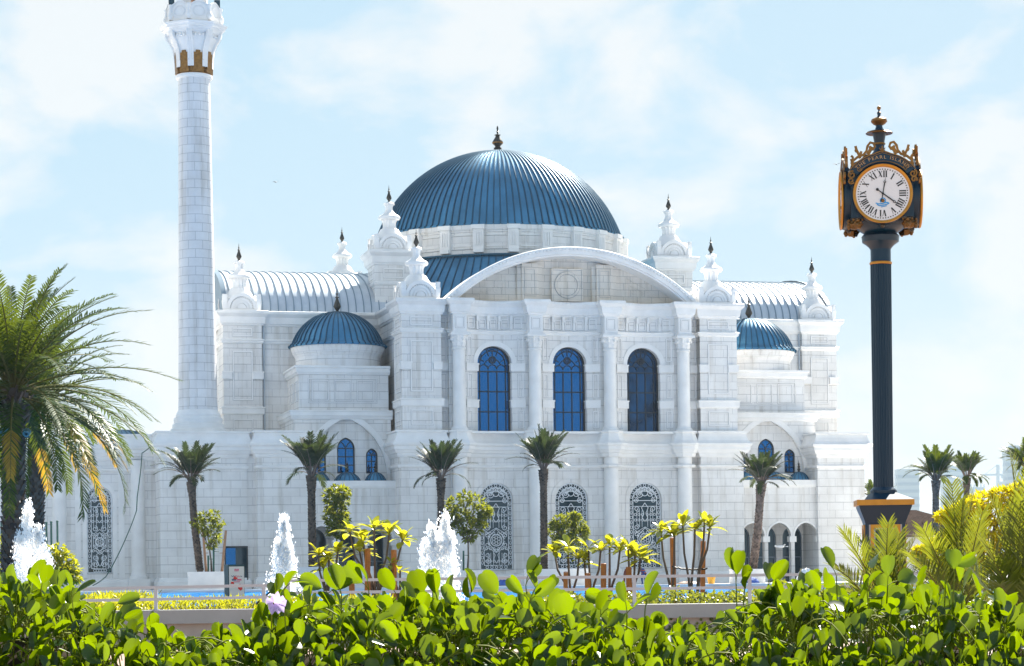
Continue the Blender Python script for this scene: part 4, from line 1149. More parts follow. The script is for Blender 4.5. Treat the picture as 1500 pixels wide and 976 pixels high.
for k in range(8):
    A, B = Vector(oc[k]), Vector(oc[(k + 1) % 8])
    d = (B - A); L_ = d.length; d /= L_; nn = Vector((d.y, -d.x))
    top = lambda t: 42.1 + 0.32 * sin(pi * t) ** 2
    n_ = 14
    for i in range(n_):
        t0, t1 = i / n_, (i + 1) / n_
        p0, p1 = A + d * (L_ * t0), A + d * (L_ * t1)
        b.face([(*p0, 41.0), (*p1, 41.0), (*p1, top(t1)), (*p0, top(t0))])
        q0, q1 = p0 - nn * 0.18, p1 - nn * 0.18
        b.face([(*q0, 41.0), (*q1, 41.0), (*q1, top(t1)), (*q0, top(t0))])
        r0, r1 = p0 + nn * 0.05, p1 + nn * 0.05
        b.face([(*r0, top(t0)), (*r1, top(t1)), (*q1, top(t1)), (*q0, top(t0))]); b.face([(*r0, top(t0)), (*r1, top(t1)), (*r1, top(t1) - 0.1), (*r0, top(t0) - 0.1)])
    mid = (A + B) / 2 + nn * 0.01
    cen = [(mid + d * (0.48 * cos(2 * pi * i / 20))).to_tuple() + (41.62 + 0.4 * sin(2 * pi * i / 20),) for i in range(21)]
    cen2 = [(mid + nn * 0.04 + d * (0.42 * cos(2 * pi * i / 20))).to_tuple() + (41.62 + 0.34 * sin(2 * pi * i / 20),) for i in range(21)]
    b.grid([cen, cen2])
    b.lathe(A.x, A.y, [(0.16, 41.0), (0.2, 41.1), (0.24, 41.25), (0.22, 41.4), (0.14, 41.52), (0.1, 41.65), (0.12, 41.9), (0.17, 42.0), (0.17, 42.12)], 10)
b.build('balcony_parapet', M['stone'], minaret, 35)
b = MB(); b.lathe(0, 0, [(1.05, 41.0), (1.05, 52.0)], 48); b.build('upper_shaft', M['shaft'], minaret, 40)
b = MB(); b.lathe(0, 0, [(1.35, 51.8), (1.4, 52.1), (1.1, 52.3), (0.9, 53.5), (0.5, 55.5), (0.06, 57.5)], 40); b.build('spire', M['zinc'], minaret, 40)
b = MB(); c0 = Vector((0.08, -1.0, 0)); b.obox((0.1, -1.02, 42.5), (0.34, 0, 0), (0, 0.06, 0), (0, 0, 1.4)); dq = b.build('balcony_door', M['stake_pale'], minaret)
b = MB(); b.obox((0.1, -1.09, 42.9), (0.24, 0, 0), (0, 0.02, 0), (0, 0, 0.4)); b.build('door_panel', M['bark'], dq)
b = MB(); b.box(2.0, 3.02, -3.16, -3.1, 0.02, 2.95); dq = b.build('door', M['dark_glass'], minaret)
b = MB()
for x in (1.46, 3.04): b.box(x - 0.04, x + 0.04, -3.24, -3.1, 0.0, 3.0)
b.box(1.42, 3.08, -3.25, -3.1, 2.95, 3.08); b.build('door_frame', M['frame'], dq)
b = MB(); b.box(1.5, 2.2, -3.19, -3.165, 0.04, 2.95); b.build('door_leaf', M['glass'], dq)
for k, a in enumerate((0.5, 2.6)):
    b = MB()
    x, y = 1.9 * cos(-a), 1.9 * sin(-a) * 0.6
    b.obox((x, y, 42.45), (0.2, 0, 0), (0, 0.12, 0), (0, 0, 0.28)); b.obox((x, y - 0.13, 42.45), (0.16, 0, 0), (0, 0.02, 0), (0, 0, 0.22), m=1)
    b.tube([(x, y, 42.0), (x, y, 42.3)], 0.04, 6)
    b.build('floodlight', [M['frame'], M['dark_glass']], minaret)

# ------------------------------------------------------------------ the street clock
CK = P(1295.5, 831, 32.0); CX, CY = CK.x, CK.y
PXM = 32.0 / FPX
def cz(py): return EYE + (831.5 - py) * PXM
clock = empty('street_clock', (CX, CY, 0), radians(-5.0))
tag(clock, 'dark blue four-faced street clock with gilded scrolls on a fluted post', 'street clock')
b = MB(); hb = 0.275
b.prism([(-hb - .03, -hb - .03), (hb + .03, -hb - .03), (hb + .03, hb + .03), (-hb - .03, hb + .03)], 0, 0.3)
b.prism([(-hb, -hb), (hb, -hb), (hb, hb), (-hb, hb)], 0.3, cz(768))
sq = lambda r, z: [(-r, -r, z), (r, -r, z), (r, r, z), (-r, r, z)]
b.grid([sq(hb, cz(768)), sq(hb + .01, cz(764)), sq(0.36, cz(744)), sq(0.365, cz(741))], closed=True)
b.grid([sq(0.392, cz(733)), sq(0.30, cz(728.5)), sq(0.155, cz(722)), sq(0.155, cz(718))], closed=True)
ped = b.build('pedestal', M['navy'], clock)
b = MB(); b.box(-0.395, 0.395, -0.395, 0.395, cz(741), cz(733)); b.build('gilded_edge', M['gold_paint'], ped)
for q in range(4):
    ca, sa = cos(q * pi / 2), sin(q * pi / 2)
    mp = lambda s, d, ca=ca, sa=sa: (s * ca - (-hb + d) * sa, s * sa + (-hb + d) * ca)
    b = MB(); frame_panel(b, mp, -0.205, 0.205, 0.75, cz(767) - 0.02, 0.045, 0.018); b.build('gilded_frame', M['gold_paint'], ped)
b = MB()
prof = [(0.17, cz(722)), (0.17, cz(718)), (0.142, cz(714)), (0.139, cz(700)), (0.146, cz(392)), (0.146, cz(387))]
b.lathe(0, 0, prof, 120, flute=20, famp=0.0)
rows = []
for r, z in prof[2:]:
    rows.append([((r * (1.0 if (k % 6) in (0, 5) else 0.93)) * cos(2 * pi * k / 120), (r * (1.0 if (k % 6) in (0, 5) else 0.93)) * sin(2 * pi * k / 120), z) for k in range(120)])
b = MB(); b.grid(rows, closed=True); b.lathe(0, 0, [(0.19, cz(723)), (0.19, cz(719)), (0.145, cz(714))], 40)
b.lathe(0, 0, [(0.146, cz(387)), (0.142, cz(384)), (0.142, cz(366)), (0.16, cz(363)), (0.2, cz(359)), (0.255, cz(355)), (0.26, cz(350)), (0.265, cz(347)), (0.24, cz(344)), (0.2, cz(341))], 48)
post = b.build('post', M['navy'], clock, 30)
b = MB(); b.lathe(0, 0, [(0.148, cz(388)), (0.158, cz(387)), (0.158, cz(385)), (0.148, cz(384))], 40); b.build('gilded_ring', M['gold_paint'], post, 40)

ZC_ = EYE + (831.5 - 284) * 31.48 / FPX                                            # centre of the dials
b = MB()
b.lathe(0, 0, [(0.22, cz(343)), (0.30, cz(338)), (0.40, cz(330)), (0.455, cz(318)), (0.47, cz(306))], 64)
b.box(-0.43, 0.43, -0.43, 0.43, cz(325), cz(250))
b.grid([sq(0.43, cz(250)), sq(0.40, cz(245)), sq(0.2, cz(235)), sq(0.13, cz(229))], closed=True)
def ydrum(b, r, y0, y1, n=56, m=0):
    rows = [[(r * cos(2 * pi * k / n), y, ZC_ + r * sin(2 * pi * k / n)) for k in range(n)] for y in (y0, y1)]
    b.grid(rows, closed=True, m=m)
def xdrum(b, r, x0, x1, n=56, m=0):
    rows = [[(x, r * cos(2 * pi * k / n), ZC_ + r * sin(2 * pi * k / n)) for k in range(n)] for x in (x0, x1)]
    b.grid(rows, closed=True, m=m)
ydrum(b, 0.408, -0.52, 0.52); xdrum(b, 0.408, -0.52, 0.52)
head = b.build('clock_head', M['navy'], clock, 35)
b = MB()                                                 # crown
b.lathe(0, 0, [(0.20, cz(236)), (0.19, cz(231)), (0.13, cz(228)), (0.085, cz(222)), (0.068, cz(217)), (0.072, cz(213))], 32)
b.lathe(0, 0, [(0.07, cz(211)), (0.075, cz(207)), (0.095, cz(196)), (0.1, cz(194)), (0.17, cz(193.5)), (0.11, cz(191.5)), (0.06, cz(190)), (0.046, cz(186)), (0.05, cz(183))], 32)
b.lathe(0, 0, [(0.045, cz(173)), (0.02, cz(170)), (0.028, cz(166)), (0.02, cz(164))], 20)
b.lathe(0, 0, [(0.012, cz(165)), (0.012, cz(161))], 10)
cr = b.build('crown_finial', M['navy'], clock, 35)
b = MB()
b.lathe(0, 0, [(0.07, cz(213)), (0.085, cz(212)), (0.085, cz(210.5)), (0.07, cz(209.5))], 32)
b.lathe(0, 0, [(0.1, cz(195.5)), (0.185, cz(196.3)), (0.19, cz(195.3)), (0.17, cz(194))], 40)
b.lathe(0, 0, [(0.05, cz(184)), (0.085, cz(182)), (0.115, cz(178.5)), (0.105, cz(175)), (0.06, cz(172.5)), (0.03, cz(172))], 32)
b.lathe(0, 0, [(0.01, cz(166)), (0.028, cz(165)), (0.012, cz(163.5))], 16); b.ball((0, 0, cz(158.5)), 0.029, 8)
b.build('gilding', M['gold'], cr, 45)

_tc = {}
def glyphs(ch, size):
    """outline faces of one letter of Blender's own font"""
    if ch not in _tc:
        cu = bpy.data.curves.new('t', 'FONT'); cu.body = ch; cu.size = 1.0; cu.resolution_u = 3
        ob = bpy.data.objects.new('t', cu); col.objects.link(ob)
        bpy.context.view_layer.update()
        me = bpy.data.meshes.new_from_object(ob.evaluated_get(bpy.context.evaluated_depsgraph_get()))
        vs = [tuple(v.co[:2]) for v in me.vertices]; fs = [tuple(p.vertices) for p in me.polygons]
        bpy.data.objects.remove(ob); bpy.data.curves.remove(cu); bpy.data.meshes.remove(me)
        w = (max([v[0] for v in vs]) if vs else 0.3)
        _tc[ch] = (vs, fs, w)
    vs, fs, w = _tc[ch]
    return [(x * size, y * size) for x, y in vs], fs, w * size
def text_flat(b, mp, s, cx, cy, size, d, gap=0.12, m=0, sx=1.0):
    gl = [glyphs(c, size) if c != ' ' else ([], [], 0.3 * size) for c in s]
    tot = sum(g[2] * sx + gap * size for g in gl) - gap * size
    x = cx - tot / 2
    for vs, fs, w in gl:
        for f in fs:
            b.face([(*mp(x + vs[i][0] * sx, d), cy + vs[i][1]) for i in f], m=m)
        x += w * sx + gap * size
ROMAN = ['XII', 'I', 'II', 'III', 'IIII', 'V', 'VI', 'VII', 'VIII', 'IX', 'X', 'XI']
def roman(b, place, s, h, wd):
    """numeral drawn with strokes; place(x, y) -> point, y points away from the dial's centre"""
    W_ = {'I': 0.36, 'V': 0.78, 'X': 0.78}
    tot = sum(W_[c] for c in s); k = wd / tot if tot * h > wd else h
    k = min(h, wd / tot)
    x = -tot * k / 2
    def st(x0, y0, x1, y1, t):
        L_ = sqrt((x1 - x0) ** 2 + (y1 - y0) ** 2); nx = t / 2
        b.face([place(x0 - nx, y0), place(x0 + nx, y0), place(x1 + nx, y1), place(x1 - nx, y1)])
    for c in s:
        w = W_[c] * k
        if c == 'I':
            st(x + w / 2, -h / 2, x + w / 2, h / 2, 0.20 * h)
            for yy in (-h / 2, h / 2): b.face([place(x + w * .05, yy - .02 * h), place(x + w * .95, yy - .02 * h), place(x + w * .95, yy + .02 * h), place(x + w * .05, yy + .02 * h)])
        elif c == 'V':
            st(x + w * 0.2, h / 2, x + w * 0.5, -h / 2, 0.20 * h); st(x + w * 0.82, h / 2, x + w * 0.52, -h / 2, 0.07 * h)
        else:
            st(x + w * 0.2, h / 2, x + w * 0.8, -h / 2, 0.20 * h); st(x + w * 0.82, h / 2, x + w * 0.18, -h / 2, 0.07 * h)
        x += w
def clock_face(q):
    ca, sa = cos(q * pi / 2), sin(q * pi / 2)
    def mp(s, d): x, y = s, -0.52 + d; return (x * ca - y * sa, x * sa + y * ca)
    G = lambda s, z, d: (*mp(s, d), ZC_ + z)
    n = 64
    b = MB()
    b.face([G(0.372 * cos(2 * pi * k / n), 0.372 * sin(2 * pi * k / n), -0.012) for k in range(n)])
    dial = b.build('dial', M['dial'], clock)
    b = MB()
    prof = [(0.409, -0.015), (0.411, -0.03), (0.405, -0.042), (0.385, -0.036), (0.370, -0.02), (0.368, -0.008)]
    b.grid([[G(r * cos(2 * pi * k / n), r * sin(2 * pi * k / n), d) for k in range(n)] for r, d in prof], closed=True)
    b.build('bezel', M['gold_paint'], dial, 40)
    b = MB()
    for k in range(60):
        a = 2 * pi * k / 60; r = 0.338
        c, t = (r * sin(a), r * cos(a)), (cos(a) * 0.0075, -sin(a) * 0.0075); rd = (sin(a) * 0.0075, cos(a) * 0.0075)
        b.face([G(c[0] + t[0] * i + rd[0] * j, c[1] + t[1] * i + rd[1] * j, -0.015) for i, j in ((-1, -1), (1, -1), (1, 1), (-1, 1))])
    for k in range(12):
        a = 2 * pi * k / 12
        R_ = 0.272
        place = lambda x, y, a=a: G((R_ + y) * sin(a) + x * cos(a), (R_ + y) * cos(a) - x * sin(a), -0.0155)
        roman(b, place, ROMAN[k], 0.088, 0.135)
    b.build('numerals', M['black'], dial)
    b = MB()                                              # swirl emblem: blue waves round a golden pearl
    mz = lambda s, d: mp(s, d)
    zz = lambda pts: [(x, ZC_ + y) for x, y in pts]
    ribbon(b, mz, zz(circ(0.0, -0.098, 0.036, 18, -0.5 * pi, 1.25 * pi)), 0.014, -0.0175, 0.003)
    ribbon(b, mz, zz([(-0.1, -0.128), (-0.06, -0.142), (-0.01, -0.138), (0.03, -0.128), (0.075, -0.125)]), 0.014, -0.018, 0.003)
    ribbon(b, mz, zz([(-0.085, -0.15), (-0.045, -0.168), (0.0, -0.16), (0.05, -0.152), (0.085, -0.135)]), 0.014, -0.0182, 0.003)
    ribbon(b, mz, zz([(-0.03, -0.185), (0.01, -0.178), (0.05, -0.17)]), 0.01, -0.0184, 0.003)
    b.build('emblem', plain_cache('emblem_blue', (0.03, 0.32, 0.72)), dial)
    b = MB(); b.ball((*mp(0.0, -0.014), ZC_ - 0.098), 0.024, 8); b.build('emblem_pearl', M['gold'], dial, 60)
    def hand(name, ang, L_, w, ring_r, d):
        b = MB()
        a = radians(ang); u = (sin(a), cos(a)); v = (cos(a), -sin(a))
        H_ = lambda x, y: G(u[0] * y + v[0] * x, u[1] * y + v[1] * x, d)
        b.face([H_(-w * 0.7, -0.09), H_(w * 0.7, -0.09), H_(w, L_ * 0.62), H_(-w, L_ * 0.62)])
        pts = [(u[0] * L_ * 0.72 + 0.014 * cos(t), u[1] * L_ * 0.72 + 0.014 * sin(t)) for t in [2 * pi * k / 12 for k in range(13)]]
        ribbon(b, mz, zz(pts), 0.008, d, 0.006)
        b.face([H_(-w, L_ * 0.62), H_(w, L_ * 0.62), H_(w * 0.6, L_ * 0.69), H_(-w * 0.6, L_ * 0.69)])
        b.face([H_(-w * 0.7, L_ * 0.77), H_(w * 0.7, L_ * 0.77), H_(0.0008, L_), H_(-0.0008, L_)])
        b.face([(H_(0.02 * cos(2 * pi * k / 14), -0.095 + 0.02 * sin(2 * pi * k / 14))) for k in range(14)])
        b.face([(H_(0.017 * cos(2 * pi * k / 14), 0.017 * sin(2 * pi * k / 14))) for k in range(14)])
        b.build(name, M['black'], dial)
    hand('hour_hand', 10, 0.225, 0.0075, 0.015, -0.026); hand('minute_hand', 127, 0.27, 0.0095, 0.015, -0.032)
    # name board over the dial
    b = MB()
    def arcp(r, a): return (r * cos(radians(a)), r * sin(radians(a)))
    outer = [arcp(0.565 + 0.03 * max(0, 1 - abs(a - 90) / 12.0), a) for a in range(38, 143, 4)]
    inner = [arcp(0.436, a) for a in range(38, 143, 4)]
    d0 = -0.0
    for i in range(len(outer) - 1):
        b.face([G(*inner[i], d0), G(*inner[i + 1], d0), G(*outer[i + 1], d0), G(*outer[i], d0)])
        b.face([G(*outer[i], d0), G(*outer[i + 1], d0), G(*outer[i + 1], d0 + 0.06), G(*outer[i], d0 + 0.06)])
        b.face([G(*inner[i], d0 + .06), G(*inner[i + 1], d0 + .06), G(*outer[i + 1], d0 + 0.06), G(*outer[i], d0 + 0.06)])
    for e in (0, -1): b.face([G(*inner[e], d0), G(*outer[e], d0), G(*outer[e], d0 + .06), G(*inner[e], d0 + .06)])
    nb = b.build('name_board', M['navy'], clock)
    b = MB()
    A = lambda pts: [(x, ZC_ + y) for x, y in pts]
    ribbon(b, mp, A(outer), 0.014, d0 - 0.012, 0.02)
    ribbon(b, mp, A([(x * 0.955, y * 0.955) for x, y in outer[1:-1]]), 0.006, d0 - 0.008, 0.008)
    ribbon(b, mp, A([arcp(0.452, a) for a in range(44, 137, 4)]), 0.007, d0 - 0.008, 0.008)
    for e in (-1, 1):
        cx, cy = arcp(0.475, 90 + e * 42)
        ribbon(b, mp, A(spiral(cx, cy, 0.04, 0.008, 0.3, 1.3 * -e, 16)), 0.008, d0 - 0.01, 0.01)
        cx, cy = arcp(0.50, 90 + e * 57)
        ribbon(b, mp, A(spiral(cx, cy, 0.055, 0.012, 1.2, 1.4 * e, 18)), 0.02, d0 - 0.012, 0.03)
        cx, cy = arcp(0.47, 90 + e * 66)
        ribbon(b, mp, A(spiral(cx, cy, 0.045, 0.01, -0.6, 1.3 * -e, 16)), 0.018, d0 - 0.013, 0.03)
        # big scroll and leaf tips standing on the board
        ribbon(b, mp, A([(e * 0.42, 0.40), (e * 0.40, 0.47), (e * 0.34, 0.52), (e * 0.26, 0.55), (e * 0.215, 0.60), (e * 0.2, 0.67), (e * 0.16, 0.72), (e * 0.115, 0.705), (e * 0.1, 0.66), (e * 0.125, 0.62), (e * 0.165, 0.625), (e * 0.17, 0.655), (e * 0.15, 0.66)]), 0.032, d0 + 0.015, 0.03)
        ribbon(b, mp, A([(e * 0.2, 0.55), (e * 0.17, 0.60), (e * 0.14, 0.66)]), 0.05, d0 + 0.018, 0.03)
        ribbon(b, mp, A([(e * 0.30, 0.50), (e * 0.325, 0.57), (e * 0.35, 0.62), (e * 0.365, 0.675)]), 0.034, d0 + 0.02, 0.03)
        ribbon(b, mp, A([(e * 0.31, 0.54), (e * 0.29, 0.58), (e * 0.285, 0.60)]), 0.035, d0 + 0.021, 0.03)
        ribbon(b, mp, A([(e * 0.335, 0.59), (e * 0.36, 0.60), (e * 0.37, 0.625)]), 0.022, d0 + 0.022, 0.03)
        ribbon(b, mp, A([(e * 0.40, 0.42), (e * 0.41, 0.47), (e * 0.40, 0.52), (e * 0.425, 0.545)]), 0.03, d0 + 0.023, 0.03)
        ribbon(b, mp, A([(0, 0.60), (e * 0.025, 0.615), (e * 0.04, 0.635)]), 0.012, d0 - 0.014, 0.02)
    ribbon(b, mp, A([(0, 0.575), (0, 0.66)]), 0.018, d0 - 0.014, 0.02)
    b.build('gilded_scrollwork', M['gold'], nb)
    b = MB()
    s = 'THE PEARL ISLAND'; size = 0.088; r = 0.485
    gl = [glyphs(c, size) if c != ' ' else ([], [], 0.028) for c in s]
    gap = 0.0165
    sc_ = 0.80 / (sum(g[2] for g in gl) + gap * (len(gl) - 1)); gap *= sc_; gl = [(v_, f_, w_ * sc_) for v_, f_, w_ in gl]; tot = 0.80
    pos = -tot / 2
    for vs, fs, w in gl:
        for f in fs:
            pts = []
            for i in f:
                x, y = vs[i]
                a = pi / 2 - (pos + x * sc_) / (r + 0.02)
                pts.append(G((r + y * 0.75) * cos(a), (r + y * 0.75) * sin(a), d0 - 0.006))
            b.face(pts)
        pos += w + gap
    b.build('lettering', plain_cache('letter_gold', (0.50, 0.30, 0.12)), nb)
def plain_cache(name, c):
    if name not in M: M[name] = plain(name, c, 0.5)
    return M[name]
for q in range(4): clock_face(q)
for q in range(4):                                       # gilded lion masks on the lower corners
    for e in (-1, 1):
        ca, sa = cos(q * pi / 2), sin(q * pi / 2)
        def T(p): x, y, z = p; return (x * ca - y * sa, x * sa + y * ca, z)
        b = MB()
        cx, cy, c_z = e * 0.34, -0.415, cz(334)
        n = 18
        rows = []
        for rr, dd in ((1.0, 0.06), (0.92, 0.0), (0.6, -0.035), (0.05, -0.05)):
            rows.append([T((cx + rr * (0.070 + 0.010 * cos(6 * t)) * cos(t), cy + dd, c_z + rr * (0.066 + 0.009 * cos(6 * t)) * sin(t))) for t in [2 * pi * k / n for k in range(n)]])
        b.grid(rows, closed=True)
        for ox, oz, r in ((0, -0.015, 0.036), (0, -0.045, 0.024), (-0.032, 0.018, 0.02), (0.032, 0.018, 0.02), (-0.06, 0.055, 0.018), (0.06, 0.055, 0.018), (0, 0.045, 0.03), (-0.022, -0.02, 0.02), (0.022, -0.02, 0.02)):
            c = T((cx + ox, cy - 0.045, c_z + oz)); b.ball(c, r, 6)
        b.build('lion_mask', M['old_gold'], head, 50)
    b = MB(); c0 = T((0, -0.44, cz(337))); b.ball(c0, 0.035, 7); b.build('boss', M['bronze'], head, 50)

# ------------------------------------------------------------------ plants: shared builders
def raw(b, vs, fs, m=0):
    n = len(b.v)
    b.v.extend(tuple(v) for v in vs)
    for f in fs:
        b.f.append([n + i for i in f]); b.mi.append(m); b.uv.append([(0, 0)] * len(f))
def rnd(a, c): return random.uniform(a, c)
def rdir():
    while True:
        v = Vector((rnd(-1, 1), rnd(-1, 1), rnd(-1, 1)))
        if 0.05 < v.length < 1: return v.normalized()
def blade(b, p, d, nrm, L, W, fold=0.25, m=0, droop=0.0):
    """pointed leaf: base, two shoulders, tip, folded on the midrib"""
    p, d = Vector(p), Vector(d).normalized()
    s = d.cross(nrm)
    if s.length < 1e-3: s = d.cross(Vector((1, 0, 0.3)))
    s.normalize(); u = s.cross(d)
    mid = p + d * L * 0.5 - u * W * fold
    tip = p + d * L + Vector((0, 0, -droop * L))
    q = p + d * L * 0.45
    raw(b, [p, q + s * W / 2 + u * W * fold * 0.6, tip, q - s * W / 2 + u * W * fold * 0.6, mid], [(0, 4, 1), (1, 4, 2), (2, 4, 3), (3, 4, 0)], m)
def frond(b, p0, az, elev, L, droop, nl, ll, lw, bare=0.12, mr=0, ml=1, r0=0.035, sweep_=0.55, hang=0.0, mfun=None):
    """feather palm leaf: curved midrib with two ranks of narrow leaflets"""
    n = 14
    pts, tans = [Vector(p0)], []
    for i in range(n):
        t = (i + 0.5) / n
        e = elev - droop * t ** 1.25
        d = Vector((cos(az) * cos(e), sin(az) * cos(e), sin(e)))
        tans.append(d); pts.append(pts[-1] + d * (L / n))
    tans.append(tans[-1])
    b.tube(pts, [r0 * (1 - 0.85 * i / n) for i in range(n + 1)], 4, m=mr)
    side0 = Vector((-sin(az), cos(az), 0))
    for k in range(nl):
        t = bare + (1 - bare) * (k + 0.5) / nl
        f = t * n; i = min(n - 1, int(f)); p = pts[i].lerp(pts[i + 1], f - i); d = tans[i]
        up = side0.cross(d)
        if up.z < 0: up = -up
        env = min(1, (t - bare) * 7 + 0.35) * (1 - 0.62 * max(0, (t - 0.45) / 0.55) ** 1.5)
        for sd in (-1, 1):
            dirn = d * (sweep_ + 0.35 * t + rnd(-.08, .08)) + side0 * sd * (0.75 + rnd(-.1, .1)) + up * (0.28 + rnd(-.15, .15)) + Vector((0, 0, -hang))
            dirn.normalize()
            l = ll * env * rnd(0.85, 1.1)
            s = dirn.cross(up)
            if s.length < 1e-3: continue
            s.normalize()
            w = lw * 0.5
            a = p; m1 = p + dirn * l * 0.55 + Vector((0, 0, -0.03 * l)); tip = p + dirn * l + Vector((0, 0, -0.14 * l))
            raw(b, [a - s * w * 0.7, a + s * w * 0.7, m1 + s * w, m1 - s * w, tip], [(0, 1, 2, 3), (3, 2, 4)], (mfun(t) if mfun else ml))
def palm_trunk(b, pts, r0, r1, boots=True, m=0, rows=None, swell=0.0):
    """trunk with overlapping cut leaf bases in a spiral"""
    n = 24
    P_ = [Vector(p) for p in pts]
    cum = [0]
    for a, c in zip(P_[:-1], P_[1:]): cum.append(cum[-1] + (c - a).length)
    H_ = cum[-1]
    def at(h):
        h = max(0, min(H_, h))
        for i in range(len(P_) - 1):
            if h <= cum[i + 1] + 1e-9:
                return P_[i].lerp(P_[i + 1], (h - cum[i]) / max(1e-9, cum[i + 1] - cum[i]))
        return P_[-1]
    def rad(h):
        t = h / H_
        return r0 + (r1 - r0) * t + swell * max(0, (t - 0.82) / 0.18)
    b.tube([at(H_ * i / n) for i in range(n + 1)], [rad(H_ * i / n) * 0.9 for i in range(n + 1)], 14, m=m)
    if not boots: return
    per = 9
    dh = (r0 + r1) * 0.23
    k = 0; h = 0.05
    while h < H_:
        a = k * 2 * pi / per + (k // per) * 0.35
        r = rad(h); c = at(h)
        o = Vector((cos(a), sin(a), 0)); t = Vector((-sin(a), cos(a), 0))
        w = r * 0.36 * rnd(0.8, 1.15); z1 = dh * 1.5 * rnd(0.85, 1.15)
        A = c + o * r * 0.82
        B = c + o * (r * 1.12 * rnd(0.95, 1.08)) + Vector((0, 0, z1))
        raw(b, [A - t * w, A + t * w, B + t * w * 0.72, B - t * w * 0.72, c + o * r * 0.7 + Vector((0, 0, z1 * 0.9))], [(0, 1, 2, 3), (3, 2, 4), (0, 3, 4), (1, 4, 2)], m)
        k += 1; h += dh / per
def tag_tree(t, label, cat, group=None): return tag(t, label, cat, group)

# --- the two big date palms at the left
random.seed(11)
def big_palm(name, label, px, pyb, pyc, d, r0, r1, nf, L, seed, ndead, lean=0.0):
    random.seed(seed)
    base = P(px, pyb, d); top = P(px + lean, pyc, d)
    t = empty(name, base)
    tag(t, label, 'palm tree', 'big date palms by the fountain')
    rel = lambda v: v - base
    b = MB(); palm_trunk(b, [rel(base), rel(base.lerp(top, 0.5)), rel(top)], r0, r1, swell=0.16)
    b.build('trunk', M['bark'], t)
    c = rel(top)
    b = MB(); dead = MB()
    for k in range(nf):
        u = (k + 0.5) / nf
        az = k * 2.39996 + rnd(-.2, .2)
        elev = radians(88 - 108 * u + rnd(-8, 8))
        l = L * rnd(0.86, 1.08) * (0.78 + 0.22 * min(1, u * 3))
        frond(b, c + Vector((cos(az), sin(az), 0)) * r1 * 0.5 + Vector((0, 0, 0.35 * (1 - u))), az, elev, l, radians(42 + 32 * u + rnd(-10, 14)), 42, l * 0.13, 0.062, 0.12, r0=0.045, sweep_=0.5, hang=0.1)
    b.build('crown', [M['rachis'], M['palm_leaf']], t)
    for k in range(ndead):
        az = k * 2 * pi / ndead + rnd(-.3, .3)
        frond(dead, c + Vector((cos(az), sin(az), -0.5)) * r1 * 0.6, az, radians(rnd(-25, -2)), L * rnd(0.8, 1.0), radians(rnd(50, 65)), 46, L * 0.12, 0.05, 0.15, r0=0.045, hang=0.3, ml=1, mfun=lambda t_: 2 if t_ > 0.6 and random.random() < 0.85 else 1)
    if ndead: dead.build('old_fronds', [M['rachis'], M['palm_leaf'], M['palm_old']], t)
    b = MB()
    for k in range(46):                                  # dry stalk stubs under the crown
        az = k * 2.39996; e = radians(rnd(20, 65))
        p = c + Vector((cos(az), sin(az), 0)) * (r1 + 0.08) + Vector((0, 0, -0.9 + 0.02 * k))
        b.tube([p, p + Vector((cos(az) * cos(e), sin(az) * cos(e), sin(e))) * rnd(0.3, 0.6)], [0.06, 0.025], 4)
    b.build('leaf_stubs', M['bark_light'], t)
    return t
big_palm('date_palm', 'large date palm with thick trunk at the left edge of the photo', 20, 872, 580, 78, 0.40, 0.36, 84, 5.5, 5, 8)
big_palm('date_palm', 'large date palm behind the leftmost one, its lowest fronds yellow', 52, 872, 596, 90, 0.33, 0.30, 60, 4.5, 9, 9, 2)
for px, py, d, lab in ((6, 632, 76.8, 'teal floodlight strapped at left side of the leftmost palm trunk'), (39, 634, 77.2, 'teal floodlight strapped at right side of the leftmost palm trunk'), (60, 674, 89.2, 'teal floodlight strapped to the second palm trunk from the left')):
    p = P(px, py, d)
    t = empty('floodlight', p); tag(t, lab, 'floodlight', 'floodlights on the palm trunks')
    b = MB(); b.lathe(0, 0, [(0.05, -0.11), (0.12, -0.1), (0.14, 0.08), (0.05, 0.1)], 16); b.build('lamp_body', plain_cache('teal_paint', (0.12, 0.28, 0.32)), t, 40, rot=(radians(-60), 0, 0))
    b = MB(); b.box(-0.1, 0.1, 0.0, 0.24, -0.16, -0.12); b.build('bracket', M['black'], t)

